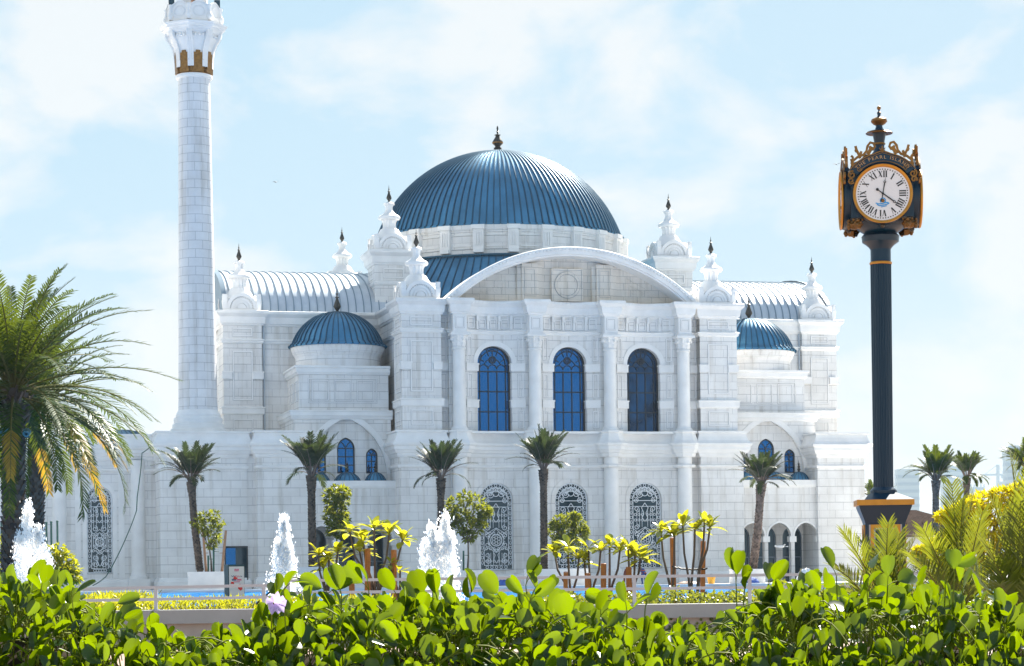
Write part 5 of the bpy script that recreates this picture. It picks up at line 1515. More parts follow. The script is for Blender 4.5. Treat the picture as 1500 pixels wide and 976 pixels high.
# --- slim transplanted palms in front of the mosque
def slim_palm(px, pyb, pxn, pyn, d, r, nf, L, label, seed, spread=(8, 34), extra=(), mat='bark', group='slim palms in front of the mosque', leafm='palm_young', bare=0.30):
    random.seed(seed)
    base, neck = P(px, pyb, d), P(pxn, pyn, d)
    t = empty('slim_palm', base); tag(t, label, 'palm tree', group)
    mid = base.lerp(neck, 0.5) + Vector(((neck.x - base.x) * 0.12, 0, 0))
    b = MB(); palm_trunk(b, [Vector((0, 0, 0)), mid - base, neck - base], r, r * 0.92, swell=0.1)
    b.build('trunk', M[mat], t)
    c = neck - base
    b = MB()
    for k in range(int(nf * 1.35)):
        az = k * 2.39996 + rnd(-.5, .5)
        tilt = radians(spread[0] * 0.6 + (spread[1] - spread[0]) * 0.66 * sqrt((k + 0.5) / (nf * 1.35)) + rnd(-7, 7))
        l = L * rnd(0.78, 1.12)
        frond(b, c + Vector((cos(az), sin(az), 0)) * r * 0.5, az, pi / 2 - tilt, l, radians(rnd(6, 50) if random.random() < 0.75 else rnd(50, 85)), 42, l * 0.22, 0.05, bare, r0=0.03, sweep_=0.62, hang=rnd(0.05, 0.3))
    for k in range(6):                                   # older leaves hanging out of the tuft
        frond(b, c + Vector((0, 0, 0.1)), rnd(0, 2 * pi), radians(rnd(25, 60)), L * rnd(0.55, 0.95), radians(rnd(70, 120)), 30, L * 0.2, 0.045, bare * 0.9, r0=0.028, sweep_=0.6, hang=0.35)
    for az, elev, l, dr in extra:
        frond(b, c + Vector((0, 0, 0.2)), radians(az), radians(elev), l, radians(dr), 30, l * 0.2, 0.055, 0.28, r0=0.035, hang=0.1)
    b.build('crown', [M['bark_light'], M[leafm]], t)
    return t
slim_palm(293, 838, 280, 708, 147, 0.23, 26, 2.7, 'slim palm leaning left, beside the blue glass door and the lit sign', 21, (5, 38), ((182, 52, 2.9, 70), (172, 45, 2.7, 80)))
slim_palm(458, 845, 456, 700, 147, 0.25, 30, 3.1, 'slim palm with a tied fan-shaped crown beside the left loggia', 22, (8, 30), ((170, 62, 3.2, 20), (165, 58, 3.1, 25), (10, 62, 3.3, 12)))
slim_palm(645, 860, 646, 703, 147, 0.23, 30, 2.6, 'slim palm with a dark rounded crown behind the middle fountain jet', 23, (5, 40), ((8, 42, 2.6, 50), (178, 50, 2.5, 40)))
slim_palm(797, 840, 796, 690, 147, 0.23, 26, 2.7, 'slim palm in front of the middle of the facade, between two grille windows', 24, (4, 36), ((178, 40, 2.6, 60), (4, 45, 2.6, 55)))
slim_palm(1103, 836, 1115, 712, 147, 0.26, 26, 2.4, 'slim palm with a pale rough trunk in front of the right loggia arches', 25, (5, 42), ((0, 38, 2.5, 95), (170, 48, 2.5, 60), (12, 30, 2.0, 80)), mat='bark_light')
slim_palm(1370, 815, 1371, 706, 140, 0.20, 22, 2.2, 'far palm with a brown trunk before the tiled house roof, by the clock', 26, (5, 48), ((178, 52, 2.5, 85), (185, 45, 2.3, 95), (3, 30, 2.0, 110)), mat='bark_light', group='palms beyond the clock', leafm='palm_leaf')
slim_palm(1415, 815, 1416, 702, 150, 0.19, 24, 2.0, 'far palm with an upright tuft standing above the yellow tree', 27, (5, 40), (), group='palms beyond the clock', leafm='palm_leaf')
slim_palm(1508, 815, 1506, 690, 150, 0.19, 22, 2.4, 'far palm cut off by the right edge of the photo', 28, (10, 60), ((180, 50, 2.2, 70),), group='palms beyond the clock', leafm='palm_leaf')
slim_palm(1283, 815, 1281, 735, 190, 0.22, 18, 2.0, 'small far palm mostly hidden behind the clock post', 29, (10, 55), ((180, 55, 1.8, 70),), group='palms beyond the clock', leafm='palm_leaf')

# --- white planter boxes and young trees
def planter(x0, x1, ytop, d, label, depth=2.2, zb=0.62):
    a, c = P(x0, ytop, d), P(x1, ytop, d)
    t = empty('planter_box', ((a.x + c.x) / 2, d + depth / 2, zb)); tag(t, label, 'planter', 'white planter boxes on the terrace')
    w, h = (c.x - a.x) / 2, a.z - zb
    b = MB(); dd = depth / 2
    b.prism([(-w, -dd), (w, -dd), (w, dd), (-w, dd)], 0, h - 0.1, top=False)
    for q in ([(-w - .03, -dd - .03), (w + .03, -dd - .03), (w + .03, -dd + .15), (-w - .03, -dd + .15)], [(-w - .03, dd - .15), (w + .03, dd - .15), (w + .03, dd + .03), (-w - .03, dd + .03)],
              [(-w - .03, -dd + .15), (-w + .15, -dd + .15), (-w + .15, dd - .15), (-w - .03, dd - .15)], [(w - .15, -dd + .15), (w + .03, -dd + .15), (w + .03, dd - .15), (w - .15, dd - .15)]): b.prism(q, h - 0.1, h)
    b.build('box', M['white_paint'], t)
    b = MB(); b.face([(-w, -dd, h - 0.06), (w, -dd, h - 0.06), (w, dd, h - 0.06), (-w, dd, h - 0.06)]); b.build('soil', M['soil'], t)
planter(275, 331, 838, 146, 'white planter box with leaning palm and staked sapling, left of the sign')
planter(428, 545, 831, 146, 'long white planter box in front of the left loggia')
planter(664, 711, 836, 146, 'white planter box under the yellow-green tree beside the middle fountain')
planter(768, 863, 834, 146, 'white planter box under the round dark bush before the facade')
planter(1073, 1121, 834, 146, 'white planter box under the pale-trunked palm at the right loggia')

def crown_leaves(b, clumps, per, size, m=0, flat=1.0, shell=0.55):
    for c, r in clumps:
        for k in range(per):
            d = rdir(); q = Vector((d.x, d.y, d.z * flat)) * r * (shell + (1 - shell) * random.random() ** 0.5)
            p = Vector(c) + q
            dirn = (d * 0.8 + rdir() * 0.8 + Vector((0, 0, -0.1))).normalized()
            blade(b, p, dirn, (Vector((0, 0, 1)) + rdir() * 0.7), size * rnd(0.7, 1.3), size * rnd(0.42, 0.6), 0.2, m)
def young_tree(px, pyb, d, crown, label, seed, per=110, size=0.26, leafm='tree_leaf', r=0.07, flat=0.8, name='young_tree', cat='tree', group='young trees on the terrace', stems=1):
    """crown: list of (px, py, radius in px) clumps"""
    random.seed(seed)
    base = P(px, pyb, d)
    t = empty(name, base); tag(t, label, cat, group)
    pm = d / FPX
    cl = []
    for x, y, rr in crown:
        q = P(x, y, d) - base; q.y += rnd(-0.8, 0.8) * rr * pm
        cl.append((q, rr * pm))
    b = MB(); top = sum((c for c, _ in cl), Vector()) / len(cl)
    fork = Vector((top.x * 0.7, 0, max(0.3, min(c.z for c, _ in cl) * 0.8)))
    b.tube([(0, 0, 0), fork * 0.5 + Vector((0.03, 0, 0)), fork], [r, r * 0.8, r * 0.65], 7)
    for c, rr in cl:
        m_ = fork.lerp(c, 0.5) + Vector((0, 0, -0.1 * rr))
        b.tube([fork, m_, c], [r * 0.5, r * 0.3, r * 0.12], 5)
        for k in range(3):
            b.tube([m_, c + rdir() * rr * 0.7], [r * 0.2, r * 0.07], 4)
    b.build('trunk', M['twig'], t)
    b = MB(); crown_leaves(b, cl, per, size, flat=flat); b.build('crown', M[leafm], t)
    return t
young_tree(310, 838, 147, [(292, 765, 8), (300, 758, 8), (312, 756, 9), (320, 765, 8), (305, 772, 10), (315, 778, 9), (298, 780, 6), (318, 790, 6), (310, 798, 6), (287, 768, 6)], 'sparse staked sapling in the planter beside the leaning palm', 31, 55, 0.30)
young_tree(491, 838, 147, [(494, 722, 12), (486, 728, 11), (500, 735, 12), (488, 745, 13), (497, 752, 12), (484, 760, 9), (495, 768, 11), (488, 775, 9), (503, 722, 8), (497, 780, 7), (502, 760, 8)], 'narrow bright green tree rising in front of the left loggia', 32, 120, 0.34)
young_tree(685, 836, 147, [(668, 738, 11), (682, 730, 11), (697, 734, 11), (707, 745, 10), (660, 750, 10), (675, 752, 12), (692, 755, 12), (683, 768, 11), (670, 775, 9), (697, 773, 10), (688, 786, 8), (664, 762, 8), (712, 752, 7), (705, 764, 7)], 'airy yellow-green tree in front of the left grille window', 33, 75, 0.34)
young_tree(832, 836, 147, [(820, 765, 12), (835, 762, 12), (848, 770, 11), (815, 778, 12), (832, 778, 14), (850, 783, 11), (820, 790, 11), (838, 793, 12), (828, 800, 8), (812, 770, 7), (856, 778, 6), (843, 757, 6)], 'round dense dark green bush tree in front of the middle grille window', 34, 190, 0.24)
for (x0, y0, x1, y1, lab) in ((297, 775, 302, 838, 'pale wood stake leaning left of the staked sapling'), (331, 777, 325, 838, 'pale wood stake leaning right of the staked sapling')):
    a, c = P(x1, y1, 146.9), P(x0, y0, 146.9)
    b = MB(); b.tube([a - a, (c - a) * 0.5, c - a], [0.09, 0.085, 0.08], 6, cap=True); b.box(-0.12, 0.12, -0.12, 0.12, 1.2, 1.24)
    o = b.build('tree_stake', M['stake_pale'], None, loc=a); tag(o, lab, 'stake', 'pale stakes of the sapling')
for k, (x, y0, y1, lab) in enumerate(((305, 814, 838, 'short green stake left beside the sapling stem'), (313, 800, 838, 'taller green stake against the sapling stem'), (679, 807, 838, 'green stake beside the airy yellow-green tree'))):
    a, c = P(x, y1, 146.8), P(x, y0, 146.8)
    b = MB(); b.tube([(0, 0, 0), c - a], [0.07, 0.065], 6, cap=True); b.tube([(0.0, 0, (c - a).z * 0.8), (0.35, 0.1, (c - a).z * 0.78)], 0.02, 4)
    o = b.build('green_stake', M['green_pole'], None, loc=a); tag(o, lab, 'stake', 'green stakes')
for x, y0, y1, lab in ((69, 765, 860, 'shortest dark pole behind the left fountain'), (76, 764, 860, 'middle dark pole behind the left fountain'), (85, 763, 860, 'rightmost dark pole behind the left fountain'), (3, 764, 860, 'dark pole at the left edge of the photo')):
    a, c = P(x, y1, 146), P(x, y0, 146)
    b = MB(); b.lathe(0, 0, [(0.12, 0), (0.12, 0.15), (0.07, 0.2), (0.065, (c - a).z - 0.1), (0.08, (c - a).z - 0.08), (0.08, (c - a).z), (0.01, (c - a).z + 0.03)], 8)
    o = b.build('thin_pole', M['green_pole'], None, 40, loc=a); tag(o, lab, 'pole', 'dark poles at the left')
young_tree(82, 866, 80, [(70, 815, 14), (82, 808, 14), (92, 820, 14), (78, 832, 15), (95, 838, 13), (104, 832, 10), (88, 846, 12), (70, 845, 12), (108, 846, 8)], 'lime-yellow bush glowing behind the left fountain', 35, 120, 0.2, 'lime_leaf', 0.05, name='bush', cat='bush', group=None)
young_tree(6, 866, 84, [(2, 800, 14), (10, 815, 13), (4, 830, 13), (14, 842, 10)], 'lime-yellow bush at the left edge behind the big palm', 36, 120, 0.2, 'lime_leaf', 0.05, name='bush', cat='bush', group=None)

# --- yellow flowering tree and young palms at the right
young_tree(1452, 905, 42, [(1400, 752, 22), (1385, 757, 15), (1420, 742, 20), (1445, 732, 22), (1470, 725, 20), (1495, 718, 20), (1515, 725, 24), (1410, 772, 22), (1435, 762, 26), (1465, 752, 26), (1495, 748, 26), (1385, 790, 18), (1405, 800, 22), (1372, 800, 14), (1440, 795, 26), (1475, 785, 26), (1350, 808, 12), (1360, 822, 14), (1390, 825, 18), (1510, 775, 24), (1425, 830, 22), (1462, 825, 24)],
           'broad tree covered with yellow blossom behind the young palms', 41, 330, 0.10, 'yellow_leaf', 0.09, 0.45, 'yellow_tree', 'tree', None)
random.seed(3)
def young_palm(px, py, d, fr, label, seed, n=10, L=1.1):
    random.seed(seed)
    base = P(px, py, d); base.z = 0.9
    t = empty('young_palm', base); tag(t, label, 'palm', 'young palms beside the clock')
    b = MB()
    for tx, ty, bend in fr:                              # fronds whose tips the photo shows
        tip = P(tx, ty, d + rnd(-0.5, 0.3)) - base
        az = atan2(tip.y, tip.x); h = sqrt(tip.x ** 2 + tip.y ** 2)
        l = tip.length * 1.06; e = atan2(tip.z, h)
        frond(b, (0, 0, 0), az, e + radians(bend * 0.5), l, radians(bend), 38, 0.40, 0.018, 0.1, r0=0.016, sweep_=0.85)
    for k in range(n):
        az = k * 2.39996
        frond(b, (0, 0, 0), az, radians(rnd(35, 80)), L * rnd(0.7, 1.1), radians(rnd(15, 50)), 30, 0.36, 0.018, 0.1, r0=0.016, sweep_=0.8)
    b.build('fronds', [M['rachis'], M['fan_leaf']], t)
    b = MB(); palm_trunk(b, [(0, 0, -0.9), (0, 0, -0.4), (0, 0, 0.05)], 0.13, 0.12); b.build('stem', M['bark'], t)
young_palm(1300, 905, 24, [(1236, 788, 25), (1262, 800, 20), (1302, 775, 18), (1318, 790, 15), (1225, 838, 30), (1340, 800, 22)], 'small young palm in front of the clock pedestal', 51, 6, 0.75)
young_palm(1408, 908, 22, [(1394, 722, 14), (1352, 785, 28), (1428, 735, 14), (1412, 745, 10), (1375, 790, 25), (1335, 822, 35), (1440, 760, 20)], 'young palm with tall upright fronds between the clock and the yellow tree', 52, 7, 0.85)
young_palm(1492, 908, 20, [(1480, 690, 10), (1452, 745, 22), (1512, 700, 14), (1468, 770, 18), (1495, 745, 10), (1440, 800, 30), (1525, 760, 20), (1455, 830, 40)], 'young palm with long fronds at the right edge of the photo', 53, 8, 0.95)

# ------------------------------------------------------------------ curb wall, railings, planting behind them
b = MB()
zc0 = EYE - 50 / FPX * 50
b.prism([(-40, 50.0), (40, 50.0), (40, 50.6), (-40, 50.6)], zc0 - 0.30, zc0)
wall = b.build('planter_wall', M['cap']); tag(wall, 'long low garden wall with a grey concrete coping below the railing', 'wall')
b = MB(); b.prism([(-40, 50.12), (40, 50.12), (40, 50.5), (-40, 50.5)], 0, zc0 - 0.30, top=False); b.build('wall_face', M['wall_beige'], wall)
b = MB(); b.face([(-40, 50.6, zc0 - 0.06), (40, 50.6, zc0 - 0.06), (40, 59.2, zc0 - 0.06), (-40, 59.2, zc0 - 0.06)]); struct(b.build('planting_soil', M['soil']))
def rail(name, label, x0, z0, x1, z1, posts, gap=0.27):
    t = empty(name, (x0, 50.3, zc0)); tag(t, label, 'railing')
    zr = lambda x: z0 + (z1 - z0) * (x - x0) / (x1 - x0)
    for dz_ in (0.0, -gap):
        b = MB(); A = Vector((0, 0, z0 - zc0 + dz_)); B = Vector((x1 - x0, 0, z1 - zc0 + dz_))
        d = (B - A)
        b.obox((A + B) / 2, d / 2, (0, 0.03, 0), (0, 0, 0.032)); b.build('rail', M['rail'], t)
    for px in posts:
        x = P(px, 850, 50.3).x
        b = MB(); b.box(x - x0 - 0.04, x - x0 + 0.04, -0.025, 0.025, 0, zr(x) - zc0 - 0.034); b.box(x - x0 - 0.08, x - x0 + 0.08, -0.07, 0.07, 0.002, 0.014)
        b.build('post', M['rail'], t)
rail('railing', 'grey two-bar railing on the coping, middle and right, before the pool', P(404, 849, 50.3).x, 1.465, 21.0, 1.465, (422, 591, 760, 929, 1098, 1267, 1436))
rail('railing', 'grey two-bar railing sloping down at the left, before the sign', -16, 1.29, P(402, 858, 50.3).x, 1.37, (-100, 64, 228, 386), 0.26)

random.seed(61)
b = MB()
for k in range(3800):                                    # clipped lime ground cover, left
    x = rnd(-13.5, -2.8); y = rnd(50.7, 53.2)
    p = Vector((x, y, zc0 - 0.05 + rnd(0, 0.24)))
    blade(b, p, (rdir() * 0.8 + Vector((0, 0, 0.9))), rdir(), rnd(0.1, 0.2), rnd(0.03, 0.05), 0.2)
for k in range(1600):
    x = rnd(-10.4, -8.8); y = rnd(53, 57.5)
    blade(b, (x, y, zc0 - 0.05 + rnd(0, 0.34)), (rdir() * 0.8 + Vector((0, 0, 0.9))), rdir(), rnd(0.1, 0.2), rnd(0.03, 0.05), 0.2)
o = b.build('ground_cover', M['lime_leaf']); struct(o, 'stuff'); o['label'] = 'low lime-green ground cover behind the left railing'
b = MB()
for k in range(2600):                                    # loose variegated creeper, right
    x = rnd(0.2, 8.0); y = rnd(50.7, 53.5)
    hgt = 0.1 + 0.22 * (0.5 + 0.5 * sin(x * 2.3)) * (0.5 + 0.5 * sin(x * 5.1 + 1)) + 0.16 * max(0, (x - 3) / 4)
    p = Vector((x, y, zc0 - 0.05 + rnd(0, hgt + 0.08)))
    blade(b, p, (rdir() + Vector((0, 0, 0.35))), rdir(), rnd(0.07, 0.15), rnd(0.05, 0.1), 0.2)
for k in range(260):
    x = rnd(0.2, 8.0); y = rnd(50.7, 53.5); p = Vector((x, y, zc0 - 0.05))
    b.tube([p, p + Vector((rnd(-.1, .1), 0, 0.15)), p + Vector((rnd(-.2, .2), 0, rnd(0.15, 0.35)))], 0.006, 3, m=1)
o = b.build('creeper', [M['ivy_leaf'], M['hedge_stem']]); struct(o, 'stuff'); o['label'] = 'loose variegated creeper behind the right part of the railing'
b = MB()
for k in range(420):                                     # ivy hanging on the wall face
    x = rnd(3.2, 5.2); z = rnd(0.0, zc0 - 0.3)
    if random.random() < 0.35 + 0.4 * sin(x * 9) ** 2: continue
    blade(b, (x, 50.1 - rnd(0, 0.04), z), Vector((rnd(-1, 1), -0.3, rnd(-1, 0.5))), Vector((0, -1, 0.3)), 0.09, 0.08, 0.1)
o = b.build('wall_ivy', M['ivy_leaf']); struct(o, 'stuff'); o['label'] = 'dark ivy climbing the beige wall under the coping'

# --- frangipani shrubs with orange stakes, just behind the wall
def frangipani(bx, by, tips, label, seed, d=56.0, nl=11, L=0.36, k_=1.4, leafm='plumeria_leaf'):
    random.seed(seed)
    base = P(bx, by, d); base.z = zc0 - 0.08
    t = empty('frangipani', base); tag(t, label, 'shrub', 'frangipani shrubs behind the railing')
    st = MB(); lf = MB()
    fork = None
    for k, (tx, ty) in enumerate(tips):
        tip = P(tx, ty, d + rnd(-0.4, 0.4)) - base
        f = Vector((tip.x * 0.25, tip.y * 0.2, tip.z * rnd(0.25, 0.45)))
        m_ = f.lerp(tip, 0.5) + Vector((tip.x * 0.18, 0, -0.03))
        st.tube([(rnd(-.02, .02), 0, 0), f, m_, tip], [0.036, 0.032, 0.027, 0.024], 6)
        for j in range(int(nl * 1.3)):
            az = j * 2.39996 + rnd(-.3, .3); e = radians(rnd(-15, 70))
            dirn = Vector((cos(az) * cos(e), sin(az) * cos(e), sin(e)))
            l = L * k_ * rnd(0.6, 1.1); w = l * rnd(0.34, 0.48)
            s = dirn.cross(Vector((0, 0, 1))).normalized(); u = s.cross(dirn)
            p0 = tip + dirn * 0.03 + Vector((0, 0, rnd(-.07, .02)))
            vs, fs = [], []
            for i, wt in enumerate((0.12, 0.6, 0.95, 1.0, 0.7, 0.06)):
                tt = i / 5; c = p0 + dirn * l * tt + Vector((0, 0, -0.22 * l * tt * tt))
                vs += [c + s * w * 0.5 * wt + u * w * 0.14 * wt, c, c - s * w * 0.5 * wt + u * w * 0.14 * wt]
            for i in range(5):
                a = i * 3; fs += [(a, a + 1, a + 4, a + 3), (a + 1, a + 2, a + 5, a + 4)]
            raw(lf, vs, fs)
    st.build('branches', M['twig'], t, 60); lf.build('leaves', M[leafm], t, 80)
frangipani(478, 862, [(466, 812), (482, 818), (495, 808), (474, 832)], 'dark frangipani shrub at the foot of the left loggia palm', 71, 56, 12, 0.3)
frangipani(550, 866, [(512, 778), (532, 792), (548, 774), (570, 782), (590, 790), (527, 808)], 'tall frangipani shrub with narrow yellowing leaves, left of the middle fountain', 72, 56, 11, 0.36)
frangipani(585, 866, [(586, 836), (572, 826)], 'low frangipani sprout beside the right orange stake at the left loggia', 73, 56, 6, 0.25)
frangipani(836, 872, [(812, 808), (832, 802), (848, 818)], 'frangipani shrub under the round dark bush', 74, 56, 10, 0.32)
frangipani(866, 872, [(862, 802), (880, 806), (856, 822)], 'frangipani shrub just right of the round dark bush', 75, 56, 10, 0.32)
frangipani(893, 872, [(893, 800), (908, 806)], 'frangipani shrub before the left half of the right grille window', 76, 56, 11, 0.32)
frangipani(926, 872, [(920, 803), (938, 818), (930, 812)], 'frangipani shrub below the right grille window with broad bright leaves', 77, 56, 11, 0.36)
frangipani(985, 878, [(968, 776), (988, 784)], 'tall frangipani tied to an orange stake, left of its pair', 78, 55.5, 12, 0.36)
frangipani(1012, 878, [(1000, 770), (1018, 776)], 'tall bare-stemmed frangipani in the middle between two orange stakes', 79, 55.5, 11, 0.36)
frangipani(1020, 876, [(1032, 766), (1040, 772)], 'tall frangipani with a thin top, right of its pair', 80, 55.5, 8, 0.32)
for x, y0, y1, lab in ((538, 804, 868, 'orange stake left in the frangipani by the left loggia'), (577, 806, 868, 'orange stake right in the frangipani by the left loggia'), (516, 846, 880, 'short orange stake at the left end of the frangipani row'),
                       (828, 838, 876, 'short orange stake under the round dark bush'), (861, 840, 876, 'short orange stake right of the round dark bush'), (884, 826, 876, 'orange stake before the left edge of the right grille window'),
                       (922, 831, 876, 'orange stake before the middle of the right grille window'), (987, 788, 878, 'tall orange stake on the left of the tied pair'), (1029, 793, 878, 'tall orange stake on the right of the tied pair')):
    a, c = P(x, y1, 55.8), P(x, y0, 55.8)
    a.z = min(a.z, zc0 - 0.06); h = c.z - a.z
    b = MB(); b.box(-0.05, 0.05, -0.05, 0.05, 0, h - 0.015); b.prism([(-.05, -.05), (.05, -.05), (.05, .05), (-.05, .05)], h - 0.012, h - 0.002, top=False)
    b.grid([[(-.05, -.05, h - .002), (.05, -.05, h - .002), (.05, .05, h - .002), (-.05, .05, h - .002)], [(-.035, -.035, h + .008), (.035, -.035, h + .008), (.035, .035, h + .008), (-.035, .035, h + .008)]], closed=True)
    b.face([(-.035, -.035, h + .008), (.035, -.035, h + .008), (.035, .035, h + .008), (-.035, .035, h + .008)])
    o = b.build('wooden_stake', M['stake'], None, loc=a, rot=(0, rnd(-.03, .03), rnd(0, 1))); tag(o, lab, 'stake', 'orange wooden stakes')
a, c = P(984, 830, 55.7), P(1036, 833, 55.7)
b = MB(); b.tube([Vector((0, 0, 0)) + (c - a) * t + Vector((0, -0.06, -0.05 * sin(pi * t) + 0.012 * sin(40 * t))) for t in [i / 16 for i in range(17)]], 0.022, 6)
o = b.build('strap', M['rope'], None, 60, loc=a); tag(o, 'black strap tying the frangipani between two tall orange stakes', 'strap')

# ------------------------------------------------------------------ fountains
m_spray, nt, bs = new_mat('white_spray')
bs.inputs['Base Color'].default_value = (0.97, 0.96, 0.94, 1); bs.inputs['Roughness'].default_value = 0.25
tl = nt.nodes.new('ShaderNodeBsdfTranslucent'); tl.inputs['Color'].default_value = (1.0, 0.985, 0.96, 1)
mx = nt.nodes.new('ShaderNodeMixShader'); mx.inputs[0].default_value = 0.8
nt.links.new(bs.outputs[0], mx.inputs[1]); nt.links.new(tl.outputs[0], mx.inputs[2]); nt.links.new(mx.outputs[0], nt.nodes['Material Output'].inputs['Surface'])
def drop(b, p, r, stretch=1.0, ax=None):
    vs = [Vector((1, 0, 0)), Vector((0, 1, 0)), Vector((-1, 0, 0)), Vector((0, -1, 0)), Vector((0, 0, 1)), Vector((0, 0, -1))]
    raw(b, [Vector(p) + Vector((v.x * r, v.y * r, v.z * r * stretch)) for v in vs], [(0, 1, 4), (1, 2, 4), (2, 3, 4), (3, 0, 4), (1, 0, 5), (2, 1, 5), (3, 2, 5), (0, 3, 5)])
def fountain(px, tops, label, seed, d=72.0, n_drop=3400, loose=1.0):
    """flecks of broken water thrown up and falling back, thick in the middle and loose at the rim"""
    random.seed(seed)
    base = P(px, 880, d); base.z = 0.56
    t = empty('fountain_jet', base); tag(t, label, 'fountain', 'fountain jets in the pool')
    b = MB(); dr = MB()
    def fleck(m, p, r, st):
        a = rdir(); c = a.cross(rdir()).normalized(); up = Vector((a.x * 0.4, a.y * 0.4, 1)).normalized()
        q = [Vector(p) + c * r * 0.9, Vector(p) + up * r * st, Vector(p) - c * r, Vector(p) - up * r * st * 0.8]
        raw(m, q, [(0, 1, 2), (0, 2, 3)])
    for (tx, ty, w, share) in tops:
        top = P(tx, ty, d) - base; H_ = top.z
        lump = [(rnd(0, 2 * pi), rnd(0.15, 0.8), rnd(0, 1)) for _ in range(12)]
        for k in range(int(n_drop * share)):
            core = random.random() < 0.55
            az = rnd(0, 2 * pi)
            jx = random.gauss(0, 0.07)
            sp = w * (abs(random.gauss(0, 0.34)) if core else abs(random.gauss(0.4, 0.55)) * loose ** 0.5)
            hh = H_ * max(0.1, 1 - 0.42 * (sp / w) ** 1.2)
            q = random.random()
            z = hh * (1 - q ** 1.7)
            off = sp * (0.42 + 0.8 * q)
            wob = 0.02 * sin(z * 7 + seed) + 0.025 * sin(z * 13 + 3 * az)
            p = Vector((top.x * (1 - 0.12 * q) + cos(az) * off + wob + jx, sin(az) * off, max(0.0, z * (1 - 0.12 * random.random()) + random.gauss(0, 0.04))))
            if core: fleck(b, p, rnd(0.012, 0.042), rnd(1.0, 2.4))
            else: fleck(dr, p, rnd(0.007, 0.03), rnd(1, 2.0))
    for k in range(700):
        az = rnd(0, 2 * pi); r = abs(random.gauss(0, 0.4)); fleck(dr, (r * cos(az), r * sin(az), abs(random.gauss(0, 0.18))), rnd(0.02, 0.05), 1)
    b.build('water_column', m_spray, t); dr.build('spray', m_spray, t)
fountain(48, [(40, 728, 0.42, 1.0), (56, 765, 0.46, 1.0), (28, 775, 0.4, 0.7), (68, 795, 0.34, 0.5)], 'ragged white fountain jet at the left in front of the palms', 91, loose=1.6)
fountain(415, [(416, 749, 0.36, 1.5), (408, 785, 0.42, 0.9), (424, 795, 0.42, 0.8)], 'slim pointed white fountain jet right of the sign', 92)
fountain(646, [(652, 747, 0.34, 1.2), (632, 763, 0.34, 1.2), (660, 775, 0.36, 0.8), (622, 788, 0.3, 0.6), (642, 780, 0.4, 0.8)], 'twin-peaked white fountain jet in the middle of the pool', 93, loose=1.3)

# ------------------------------------------------------------------ sign, people, odds and ends by the pool
sp = P(331, 890, 57.5)
sign = empty('info_sign', (sp.x + 0.22, 57.5, zc0 - 0.06), radians(27)); tag(sign, 'upright white notice board with red picture in a dark frame behind the railing', 'sign')
W_, D_, H_ = 0.43, 0.30, 1.93 - zc0
b = MB(); b.box(-W_ / 2, W_ / 2, -D_ / 2, D_ / 2, 0, H_); b.build('cabinet', plain_cache('dark_teal', (0.02, 0.07, 0.09)), sign)
mp = lambda s, d: (s, -D_ / 2 + d)
b = MB(); mbox(b, mp, -0.195, 0.205, 0.05, H_ - 0.05, 0.001, -0.008); b.build('white_panel', M['white'], sign)
PINK, BLU, RED = plain_cache('sign_pink', (0.70, 0.04, 0.20)), plain_cache('sign_blue', (0.02, 0.07, 0.22)), plain_cache('sign_red', (0.75, 0.03, 0.03))
b = MB(); z = H_ - 0.14                                   # small illegible rows of lettering, and the red picture
for i in range(5): mbox(b, mp, -0.05 + 0.025 * i, -0.05 + 0.025 * i + 0.012, z - 0.03, z + 0.03, 0, -0.011)
for i in range(3): mbox(b, mp, -0.048 + 0.04 * i, -0.015 + 0.04 * i, z + (-0.03 if i % 2 else 0.018), z + (-0.018 if i % 2 else 0.03), 0, -0.0125)
ribbon(b, mp, [(-0.0 + 0.016 * i, H_ - 0.295 + 0.014 * sin(i * 2.2)) for i in range(6)], 0.014, -0.011, 0.003)
for i in range(5): mbox(b, mp, 0.015 + 0.024 * i, 0.033 + 0.024 * i, H_ - 0.405 + 0.004 * (i % 2), H_ - 0.365, 0, -0.011)
for i in range(9): mbox(b, mp, -0.08 + 0.019 * i, -0.066 + 0.019 * i, H_ - 0.445, H_ - 0.425, 0, -0.011)
b.build('pink_lettering', PINK, sign)
b = MB()
ribbon(b, mp, [(-0.14 + 0.017 * i, H_ - 0.295 + 0.013 * sin(i * 2.0) + (0.01 if i % 4 == 0 else 0)) for i in range(9)], 0.014, -0.011, 0.003)
ribbon(b, mp, [(0.10 + 0.015 * i, H_ - 0.297 + 0.01 * sin(i * 2.5)) for i in range(4)], 0.014, -0.011, 0.003)
for i in range(5): mbox(b, mp, -0.125 + 0.025 * i, -0.105 + 0.025 * i, H_ - 0.405, H_ - 0.362 - 0.004 * (i % 2), 0, -0.011)
for i in range(2): ribbon(b, mp, [(-0.1 + 0.02 * j, 0.2 - 0.06 * i + 0.008 * sin(j * 2.3)) for j in range(9)], 0.012, -0.011, 0.003)
b.build('blue_lettering', BLU, sign)
b = MB()
for pts in ([(-0.09, 0.72), (-0.02, 0.70), (0.03, 0.73), (0.02, 0.755), (-0.02, 0.76), (-0.03, 0.80), (-0.07, 0.77)], [(0.03, 0.48), (0.1, 0.42), (0.16, 0.46), (0.15, 0.52), (0.09, 0.6), (0.06, 0.56)], [(-0.16, 0.60), (-0.06, 0.59), (-0.08, 0.64), (-0.14, 0.65)]):
    z0_ = H_ - 1.08
    b.face([(*mp(x, -0.0115), y + z0_) for x, y in pts])
b.build('red_picture', RED, sign)

